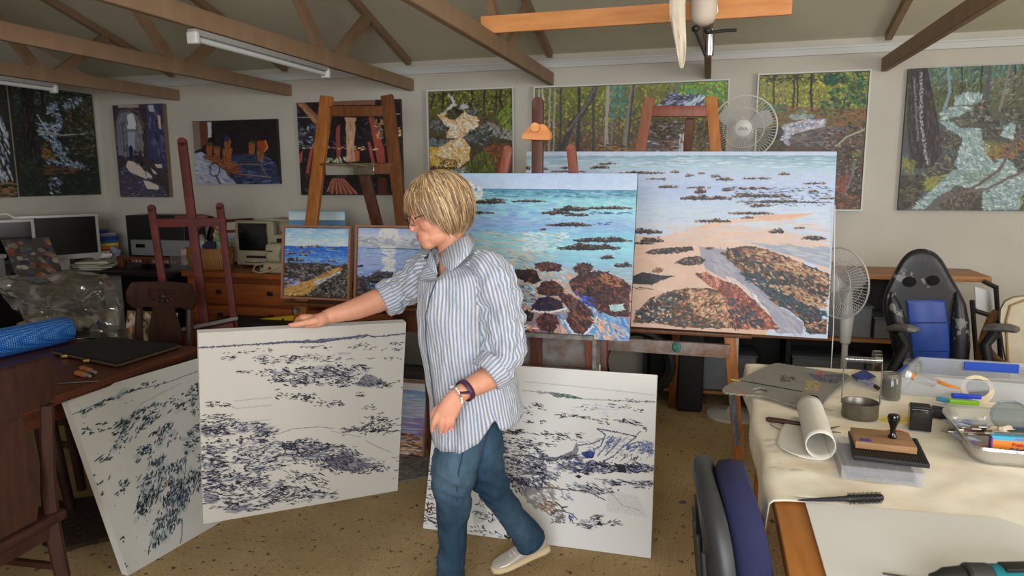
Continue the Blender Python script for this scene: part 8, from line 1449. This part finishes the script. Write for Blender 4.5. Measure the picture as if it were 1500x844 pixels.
for s in (-1, 1):
    ey = MB().ell(h(.0795, s*.030, -.004), (.0105, .0115, .0105), 14, 10, HR).build('eye', mat('eye_white', (220, 214, 206), .15), wo, world=True); MB().ell(h(.0885, s*.030, -.0085), (.002, .0048, .0048), 12, 8, HR).build('iris', mat('iris_grey', (60, 66, 70), .2), ey, world=True)
    MB().tube([h(.083, s*.012, .022), h(.086, s*.028, .027), h(.074, s*.046, .021)], [.002, .003, .0016], 6).build('eyebrow', mat('brow_hair', (140, 108, 76), .8), wo, world=True)
# glasses
g = thing('spectacles', '', '', (0, 0, 0)); del g['label']; del g['category']; g.parent = wo; g.name = 'glasses'
M_RIM = mat('dark_bronze_rim', (60, 44, 38), .3, metal=.5)
def gb(name, mb, m): 
    o = mesh_obj(name, mb.v, mb.f, m, g); return o
for s in (-1, 1):
    cn = h(.107, s*.032, -.012); ax_ = (F_*.93+S_*s*.12+U_*-.25).normalized(); sx_ = (S_-ax_*S_.dot(ax_)).normalized(); ux_ = ax_.cross(sx_); rim_ = [cn+sx_*(.0245*math.cos(a))+ux_*(.0185*math.sin(a)) for a in np.linspace(0, 2*PI, 29)]
    gb('rim', MB().tube(rim_, .0013, 6), M_RIM); gb('lens', MB().loft([[p+ax_*.0006 for p in rim_[:-1]], [p-ax_*.0006 for p in rim_[:-1]]]), mat('lens_glass', (235, 238, 240), .03, trans=1, alpha=.25))
    gb('temple_arm', MB().tube([h(.100, s*.057, -.008), h(.085, s*.068, -.006), h(.03, s*.078, -.008), h(-.01, s*.080, -.012)], .0017, 6), M_RIM)
gb('bridge', MB().tube([h(.108, -.009, -.010), h(.112, 0, -.006), h(.108, .009, -.010)], .0014, 6), M_RIM)
# --- hair: a cap and many locks falling from the crown
def hairpt(phi, th, k=1.0):
    cf, cs = math.cos(phi), math.sin(phi); rf = .116 if cf > 0 else .118; st, ct = math.sin(th), math.cos(th)
    k *= .935*(1-.2*math.cos(th)**2 if th > 1.57 else 1); return h(-.010+rf*k*st*cf, .101*k*st*cs, .022+(.112 if ct > 0 else .165)*k*ct)
def th_end(phi):
    a = abs(math.degrees(phi)); a = min(a, 360-a); xs = [0, 25, 42, 58, 75, 95, 120, 150, 180]; ys = [86, 88, 97, 112, 133, 139, 139, 137, 134]
    return math.radians(float(np.interp(a, xs, ys)))
rg = random.Random(77); V = []; Fc = []; C = []
def add_lock(phi, r0, k0, k1, col, over=1.0, flick=.0, t0=.03, N=11, NS=5):
    te = th_end(phi)*over; pts = []; sw = rg.uniform(-.34, .16)
    for i in range(N):
        t_ = i/(N-1); th = t0+(te-t0)*t_; ph = phi+sw*math.sin(t_*2.4)-(.35*(1-t_)**2 if math.cos(phi) > 0 else 0)
        k = k0+(k1-k0)*t_+.012*math.sin(t_*9+phi*7)+flick*max(0, t_-.75)*1.4; pts.append(hairpt(ph, th, k))
    n0 = len(V); prev = None
    for i, p in enumerate(pts):
        d = (pts[min(i+1, N-1)]-pts[max(i-1, 0)]).normalized(); o_ = (p-h(-.014, 0, 0)).normalized(); b = d.cross(o_).normalized(); o_ = b.cross(d); t_ = i/(N-1); r = r0*(.55+1.1*math.sin(PI*min(.97, t_*.8+.1)))*(1 if t_ < .8 else 1-(t_-.8)*4.2)
        for j in range(NS): a = 2*PI*j/NS; V.append(p+b*math.cos(a)*r+o_*math.sin(a)*r*.45); C.append(tuple(x*(.93+.10*t_) for x in col))
    for i in range(N-1):
        for j in range(NS): Fc.append((n0+i*NS+j, n0+i*NS+(j+1) % NS, n0+(i+1)*NS+(j+1) % NS, n0+(i+1)*NS+j))
hc = [(190, 160, 120), (160, 130, 92), (132, 104, 72), (208, 182, 146), (146, 116, 82), (108, 84, 58), (176, 146, 106)]
NP, NT = 64, 18; n0 = 0
for i in range(NT+1):
    for j in range(NP): ph = -PI+2*PI*j/NP; V.append(hairpt(ph, .02+(th_end(ph)*.93-.02)*i/NT, .955)); C.append((112, 86, 58))
for i in range(NT):
    for j in range(NP): Fc.append((i*NP+j, i*NP+(j+1) % NP, (i+1)*NP+(j+1) % NP, (i+1)*NP+j))
for k in range(2400):
    ph = rg.uniform(-PI, PI); cl = hc[rg.randrange(len(hc))]; m_ = rg.uniform(.9, 1.08); lay = rg.random(); ph += .25*math.sin(ph*3)*.3
    add_lock(ph, rg.uniform(.0011, .0027), rg.uniform(.95, 1.0), rg.uniform(.97, 1.045), tuple(x*m_ for x in cl), rg.uniform(.84, 1.10) if lay < .7 else rg.uniform(.55, .85), rg.uniform(-.14, .26))
ho = mesh_obj('hair', V, Fc, vmat('blonde_hair', .42, .45, .1, 300), wo); c4 = np.ones((len(V), 4)); c4[:, :3] = s2l(np.clip(np.array(C), 0, 255)); ho.data.color_attributes.new('pigment', 'FLOAT_COLOR', 'POINT').data.foreach_set('color', c4.astype(np.float32).ravel())
# --- striped shirt
def stripe_mat():
    m = bpy.data.materials.new('striped_linen'); m.use_nodes = True; nt = m.node_tree; N = nt.nodes; L = nt.links; p = N['Principled BSDF']; p.inputs['Roughness'].default_value = .9; p.inputs['Specular IOR Level'].default_value = .15; p.inputs['Sheen Weight'].default_value = .2
    uv = N.new('ShaderNodeUVMap'); uv.uv_map = 'cloth'; sp = N.new('ShaderNodeSeparateXYZ'); L.new(uv.outputs[0], sp.inputs[0])
    def mth(op, a, b=None):
        x = N.new('ShaderNodeMath'); x.operation = op; L.new(a, x.inputs[0]) if hasattr(a, 'links') else None
        if b is not None: x.inputs[1].default_value = b
        return x.outputs[0]
    f = mth('FRACT', mth('DIVIDE', sp.outputs[0], .0128)); cr = N.new('ShaderNodeValToRGB'); L.new(f, cr.inputs[0]); e = cr.color_ramp.elements; A_, B_ = lin(214, 215, 216), lin(142, 156, 184)
    e[0].position = .0; e[0].color = A_; e[1].position = .40; e[1].color = A_
    for ps, cl in ((.47, B_), (.62, lin(146, 162, 194)), (.66, lin(176, 186, 206)), (.70, B_), (.90, B_), (.97, A_)): x = e.new(ps); x.color = cl
    t = N.new('ShaderNodeTexNoise'); t.inputs['Scale'].default_value = 900; L.new(uv.outputs[0], t.inputs['Vector']); mx = N.new('ShaderNodeMix'); mx.data_type = 'RGBA'; mx.blend_type = 'MULTIPLY'; mx.inputs[0].default_value = .25; L.new(cr.outputs[0], mx.inputs[6]); L.new(t.outputs['Fac'], mx.inputs[7]); L.new(mx.outputs[2], p.inputs['Base Color'])
    n2 = N.new('ShaderNodeTexNoise'); n2.inputs['Scale'].default_value = 22; n2.inputs['Detail'].default_value = 5; mp = N.new('ShaderNodeMapping'); mp.inputs['Scale'].default_value = (2.2, .8, 1); L.new(uv.outputs[0], mp.inputs[0]); L.new(mp.outputs[0], n2.inputs['Vector']); b = N.new('ShaderNodeBump'); b.inputs['Strength'].default_value = .8; b.inputs['Distance'].default_value = .016; L.new(n2.outputs['Fac'], b.inputs['Height']); L.new(b.outputs[0], p.inputs['Normal']); return m
class Cloth:
    def __init__(s): s.v = []; s.f = []; s.uv = []
    def rings(s, R, us=None, v0=0, wrink=.0, wf=(20, 20, 9), seed=0, closed=True, rot=False):
        """R: rings of equal length; stripes run from ring to ring"""
        n = len(R[0]); base = len(s.v); mid = R[len(R)//2]
        arc = [0]
        for j in range(n): arc.append(arc[-1]+(Vector(mid[(j+1) % n])-Vector(mid[j])).length)
        vv = [v0]
        for i in range(1, len(R)): vv.append(vv[-1]+(Vector(R[i][0])-Vector(R[i-1][0])).length)
        for i, r in enumerate(R):
            c_ = sum((Vector(p) for p in r), Vector())/n
            for p in r:
                p = Vector(p); d = (p-c_).normalized(); w = wrink*(mn.noise(Vector((p.x*wf[0]+seed, p.y*wf[1], p.z*wf[2])))+.5*mn.noise(Vector((p.x*wf[0]*2.3+seed, p.y*wf[1]*2.3, p.z*wf[2]*2.6)))); s.v.append(p+d*w)
        for i in range(len(R)-1):
            for j in range(n if closed else n-1):
                k = (j+1) % n; s.f.append((base+i*n+j, base+i*n+k, base+(i+1)*n+k, base+(i+1)*n+j)); a = [(arc[j], vv[i]), (arc[j+1], vv[i]), (arc[j+1], vv[i+1]), (arc[j], vv[i+1])]; s.uv.append([(y, x) for x, y in a] if rot else a)
    def make(s, name, m, parent, thick=.002, sub=0):
        me = bpy.data.meshes.new(name); me.from_pydata([tuple(Vector(v)-WB) for v in s.v], [], s.f); me.materials.append(m); ul = me.uv_layers.new(name='cloth'); k = 0
        for f, u in zip(me.polygons, s.uv):
            for li, c_ in zip(f.loop_indices, u): ul.data[li].uv = c_
        me.polygons.foreach_set('use_smooth', [True]*len(me.polygons)); o = bpy.data.objects.new(name, me); link(o); o.parent = parent
        if thick: sd = o.modifiers.new('t', 'SOLIDIFY'); sd.thickness = thick; sd.offset = 0
        return o
M_SHIRT = stripe_mat()
def torso_ring(y, cx, a, b, d, hem=None, N=120, lift=None):
    R = []
    for j in range(N):
        t_ = 2*PI*j/N+PI; c_, s_ = math.cos(t_), math.sin(t_); u = math.copysign(abs(c_)**.86, c_); v = math.copysign(abs(s_)**.86, s_)
        yy = y+(hem(u, v) if hem else 0)
        if lift: yy += lift(u, v)
        dd = d+v*b; R.append(D(cx+u*a*(d/dd)**.0, yy, dd) if 0 else D(cx+u*a, yy, d)+FH*(v*b))
    return R
# level rings of the body: y, centre x, half width (sight angle), half depth (m), distance
TR = [(366, 665, 24, .060, 2.52), (372, 668, 36, .085, 2.52), (380, 674, 50, .120, 2.525), (392, 679, 60, .160, 2.53), (410, 682, 66, .178, 2.535), (432, 683, 70, .182, 2.54), (455, 682.5, 71, .182, 2.55), (480, 683, 69, .178, 2.56), (505, 685, 67, .174, 2.57), (530, 688, 65, .172, 2.58), (555, 691, 64.5, .176, 2.59), (578, 695, 65, .184, 2.60)]
def hem(u, v):
    # front dips, side vent high, back tail shorter (v<0 is the side towards the camera)
    if v < 0: return float(np.interp(u, [-1, -.75, -.3, .1, .34, .42, .52, .9, 1], [34, 44, 43, 28, 2, -2, 14, 12, 8]))
    return float(np.interp(u, [-1, -.5, .2, 1], [34, 30, 0, 6]))
cl = Cloth(); RR = []
for i in range(len(TR)-1):
    for k in range(4):
        f = k/4; e = [TR[i][q_]*(1-f)+TR[i+1][q_]*f for q_ in range(5)]; sh = (lambda u, v, w=max(0, 1-(e[0]-366)/40): w*(14*max(0, -v)**2+34*max(0, -.85*u-.5*v)**5)) ; RR.append(torso_ring(*e, lift=sh))
RR.append(torso_ring(*TR[-1])); y, cx, a, b, d = TR[-1]
for k in range(1, 7): f = k/6; RR.append(torso_ring(y+16*f, cx+4*f, a+2.5*f*math.sin(f*2), b+.004*f, d+.012*f, lambda u, v, f=f: hem(u, v)*f))
cl.rings(RR, wrink=.013, wf=(17, 17, 5))
def sleeve(pts, rs, wr, seed, N=64, ref=None):
    mb = MB(); P_ = [Vector(p) for p in pts]; out = []; ro = []
    for i in range(len(P_)-1):
        p0 = P_[max(i-1, 0)]; p1 = P_[i]; p2 = P_[i+1]; p3 = P_[min(i+2, len(P_)-1)]
        for k in range(8): t_ = k/8; out.append(.5*((2*p1)+(p2-p0)*t_+(2*p0-5*p1+4*p2-p3)*t_*t_+(3*p1-p0-3*p2+p3)*t_**3)); ro.append(rs[i]*(1-t_)+rs[i+1]*t_)
    out.append(P_[-1]); ro.append(rs[-1]); mb.tube(out, ro, N, False, ref); R = [mb.v[i*N:(i+1)*N] for i in range(len(out))]; cl.rings(R, wrink=wr, wf=(24, 24, 24), seed=seed)
sleeve([D(700, 388, 2.47), D(717, 402, 2.43), D(729, 440, 2.41), D(737, 485, 2.405), D(738, 520, 2.41), D(724, 542, 2.40)], [.055, .074, .075, .072, .070, .058], .02, 5, ref=FH)
sleeve([D(655, 392, 2.58), D(637, 393, 2.63), D(615, 408, 2.69), D(592, 424, 2.745), D(570, 437, 2.76)], [.06, .074, .072, .066, .060], .02, 9, ref=(0, 0, 1))
def cuff(a, b, r0, r1, seed):
    mb = MB(); a, b = Vector(a), Vector(b); pts = [a, a.lerp(b, .08), a.lerp(b, .35), a.lerp(b, .65), a.lerp(b, .92), b, b.lerp(a, .12), b.lerp(a, .4)]; rs = [r0*.93, r0*1.14, r0*1.19, r1*1.19, r1*1.16, r1*1.06, r1*.95, r1*.92]
    rings = []; d = (b-a).normalized(); q_ = FH-d*FH.dot(d); q_.normalize(); w = d.cross(q_)
    for p, r in zip(pts, rs): rings.append([p+(q_*math.cos(2*PI*j/64)+w*math.sin(2*PI*j/64))*r for j in range(64)])
    cl.rings(rings, wrink=.006, wf=(26, 26, 26), seed=seed, rot=False)
cuff(D(729, 534, 2.405), D(711, 551, 2.385), .059, .0545, 3); cuff(D(581, 431, 2.76), D(560, 441, 2.745), .061, .057, 8)
def leaf(rows):
    R = [[D(*p) for p in r] for r in rows]; cl.rings(R, wrink=.0, closed=False)
leaf([[(689, 341, 2.50), (682, 346, 2.44), (670, 352, 2.435), (656, 362, 2.45), (643, 372, 2.47)], [(693, 347, 2.50), (686, 360, 2.425), (674, 372, 2.41), (661, 382, 2.42), (646, 382, 2.455)], [(697, 352, 2.50), (688, 372, 2.405), (672, 388, 2.385), (661, 397, 2.385), (648, 389, 2.43)]])
leaf([[(640, 366, 2.56), (634, 362, 2.56), (630, 366, 2.54), (634, 374, 2.49)], [(636, 370, 2.55), (626, 374, 2.55), (626, 384, 2.50), (638, 388, 2.465)], [(634, 374, 2.545), (621, 378, 2.545), (629, 394, 2.485), (641, 402, 2.45)]])
# button placket down the front
pl = [(640, 400, 2.428), (634, 425, 2.418), (629, 455, 2.43), (630, 490, 2.448), (634, 525, 2.46), (638, 560, 2.465), (642, 590, 2.47)]
shirt = cl.make('shirt', M_SHIRT, wo)
def onshirt(x, y, out=.010):
    ys = [e[0] for e in TR]; cx, a, b, d = [float(np.interp(y, ys, [e[q_] for e in TR])) for q_ in (1, 2, 3, 4)]; u = max(-.985, min(.985, (x-cx)/a)); return D(x, y, d)+FH*(-b*(1-abs(u)**(2/.86))**.43-out)
MB().tube([onshirt(x, y) for x, y in ((646, 402), (637, 425), (631, 450), (630, 480), (633, 510), (637, 540), (641, 575))]+[onshirt(645, 600, .012)], .0024, 6).build('placket_shade_line', mat('painted_placket_shade', (70, 76, 92), .8), shirt, world=True)  # dark tube drawn in as the shade line of the shirt's opening
# --- jeans
dn = MB(); px = lambda p, d_=2.6: p*d_/1042
def legring(rows):
    rings = []
    for (x, y, hw, dp, d_) in rows: rings.append([D(x+hw*math.cos(2*PI*j/28), y, d_)+FH*(dp*math.sin(2*PI*j/28)) for j in range(28)])
    dn.loft(rings)
legring([(690, 575, 50, .135, 2.60), (686, 600, 50, .14, 2.61), (679, 625, 42, .125, 2.61), (676, 645, 36, .10, 2.60), (669, 680, 35, .088, 2.60), (666, 700, 31.5, .083, 2.605), (662, 722, 26.5, .075, 2.61), (663, 745, 24, .07, 2.62), (664.5, 770, 22, .064, 2.635), (663.5, 800, 22, .060, 2.65), (660, 830, 22, .060, 2.665), (657, 862, 23.5, .062, 2.68)])
limb(dn, [D(698, 620, 2.66), D(703, 655, 2.67), D(713, 695, 2.70), D(731, 727, 2.745), D(753, 760, 2.80)], [.10, .086, .066, .056, .052], 24)
a = D(753, 760, 2.80); b = D(777, 793, 2.855); dn.tube([a.lerp(b, -.3), a, a.lerp(b, .5), b], [.052, .052, .056, .062], 28)
M_DEN = mat('blue_denim', (56, 92, 118), .85, col2=(44, 74, 98), nscale=9, bump=.25, bscale=420)
jc = lambda co: np.array([52, 76, 96.])+np.array([mn.noise(Vector((v[0]*9, v[1]*9, v[2]*5)))*26+mn.noise(Vector((v[0]*60, v[1]*60, v[2]*26)))*7 for v in co])[:, None]*np.array([1.0, 1.0, .95])+22*np.exp(-((co-np.array(D(648, 690, 2.53)))**2).sum(1)/.014)[:, None]
for i in range(len(dn.v)):
    v = Vector(dn.v[i]); z = v.z; w = .010*mn.noise(Vector((v.x*9, v.y*9, v.z*26)))+.006*mn.noise(Vector((v.x*20, v.y*20, v.z*50))); dn.v[i] = tuple(v+Vector((w, w*.6, 0)))
M_DM = vmat('denim', .85, .15, .55, 13); [setattr(n_.inputs['Distance'], 'default_value', .022) for n_ in M_DM.node_tree.nodes if n_.type == 'BUMP']; [setattr(n_.inputs['Detail'], 'default_value', 6) for n_ in M_DM.node_tree.nodes if n_.type == 'TEX_NOISE']
je = melt('jeans', dn, M_DM, wo, .0055, 2, jc)
NRM = [v.normal.copy() for v in je.data.vertices]
for v, nv in zip(je.data.vertices, NRM):
    w_ = v.co+WB; k_ = .35+math.exp(-((w_.z-.47)/.12)**2)+.6*math.exp(-((w_.z-.08)/.09)**2); r_ = 1-abs(mn.noise(Vector((w_.x*7+3, w_.y*7, w_.z*17+w_.x*9))))*2.6
    v.co = v.co+nv*(k_*(.0055*r_+.003*mn.noise(w_*34)))
M_SEAM = mat('denim_seam', (40, 62, 84), .9); M_STI = mat('pale_stitch', (150, 150, 140), .9)
MB().tube([D(x, y, d_-.006) for x, y, d_ in ((688, 632, 2.488), (680, 655, 2.498), (672, 690, 2.512), (669, 720, 2.534), (670, 760, 2.567), (672, 800, 2.588), (671, 850, 2.605))], .0022, 6).build('side_seam', M_SEAM, je, world=True)
MB().tube([D(x, y, d_) for x, y, d_ in ((692, 708, 2.645), (710, 722, 2.672), (728, 742, 2.70), (748, 770, 2.755), (764, 797, 2.80))], .0022, 6).build('inner_seam', M_SEAM, je, world=True)
d = (b-a).normalized(); MB().tube([b-d*.004, b+d*.004], .0635, 28).build('leg_hem', M_SEAM, je, world=True)
# --- shoes
M_SHOE = mat('silver_white_leather', (206, 198, 186), .3, metal=.25, bump=.35, bscale=60); M_SOLE = mat('cream_rubber', (216, 196, 156), .7)
def shoe(heel, toe, up, L=.255):
    x = (toe-heel).normalized(); up = Vector(up); up = (up-x*up.dot(x)).normalized(); y = up.cross(x); M_ = lambda a, b_, c_: heel+x*a+y*b_+up*c_
    t_ = bpy.data.objects.new('shoe', None); link(t_); t_.parent = wo
    def sect(a, w, z0, z1, fl=2.4): return [M_(a, math.copysign(abs(math.cos(q_))**(2/fl), math.cos(q_))*w, z0+(z1-z0)*(.5+.5*math.copysign(abs(math.sin(q_))**(2/fl), math.sin(q_)))) for q_ in [2*PI*j/24 for j in range(24)]]
    o1 = [(0, .018), (.008, .027), (.03, .034), (.09, .035), (.15, .043), (.20, .046), (.235, .038), (.25, .024), (.256, .010)]
    mb = MB().loft([sect(a_, w, 0, .028) for a_, w in o1]); mesh_obj('sole', mb.v, mb.f, M_SOLE, t_)
    o2 = [(.003, .012, .075), (.012, .026, .085), (.04, .033, .088), (.08, .033, .085), (.12, .036, .072), (.16, .041, .056), (.20, .042, .046), (.232, .033, .040), (.248, .016, .034)]
    mb = MB().loft([sect(a_, w, .02, z_, 2.2) for a_, w, z_ in o2]); mesh_obj('upper', mb.v, mb.f, M_SHOE, t_)
    for k in range(4): a_ = .115+.017*k; z_ = .078-.0075*k; mb = MB().tube([M_(a_, -.026, z_-.012), M_(a_+.004, -.012, z_), M_(a_+.006, .012, z_), M_(a_, .026, z_-.012)], .0022, 6); mesh_obj('lace', mb.v, mb.f, M_PURE, t_)
    return t_
heel = D(805, 806, 2.925); toe = D(727, 838, 2.845); toe.z = max(toe.z, .006); shoe(heel, toe, (0, 0, 1)).name = 'shoe'
f0 = atZ(668, 874, 0)+Vector((0, 0, .004)); dr_ = Vector((F_.x, F_.y, 0)).normalized(); shoe(f0-dr_*.03, f0+dr_*.2, (0, 0, 1))
# --- wristband and beads on the near arm
fa = (wrL-elL).normalized()
def band(name, c_, r, w, th, m, tilt=0):
    q_ = (FH-fa*FH.dot(fa)).normalized(); w_ = fa.cross(q_); R = []
    for (o_, rr) in ((-w/2, r), (-w/2, r+th), (w/2, r+th), (w/2, r), (-w/2, r)): R.append([c_+fa*o_+(q_*math.cos(2*PI*j/32)+w_*math.sin(2*PI*j/32))*rr for j in range(32)])
    mb = MB().loft(R, False); return mesh_obj(name, mb.v, mb.f, m, wo)
wc = D(682, 572, 2.325); M_PLUM = mat('plum_leather', (72, 40, 66), .5); wb = band('wristband', wc, .0345, .019, .003, M_PLUM)
MB().box(wc-CW*.034+fa*.003, (.034, .022, .006), None, .003).build('band_clasp', M_PLUM, wb, world=True)
cb = D(668, 580, 2.312); q_ = (FH-fa*FH.dot(fa)).normalized(); w_ = fa.cross(q_); br = bpy.data.objects.new('bead_bracelet', None); link(br); br.parent = wo
for j in range(22): a_ = 2*PI*j/22; mb = MB().ell(cb+fa*.004*math.sin(a_)+(q_*math.cos(a_)*.0325+w_*math.sin(a_)*.0325), (.0042,)*3, 10, 8); mesh_obj('bead', mb.v, mb.f, [mat('pearl_bead', (232, 232, 230), .15), mat('grey_bead', (130, 130, 128), .3, metal=.5)][j % 4 == 3], br)
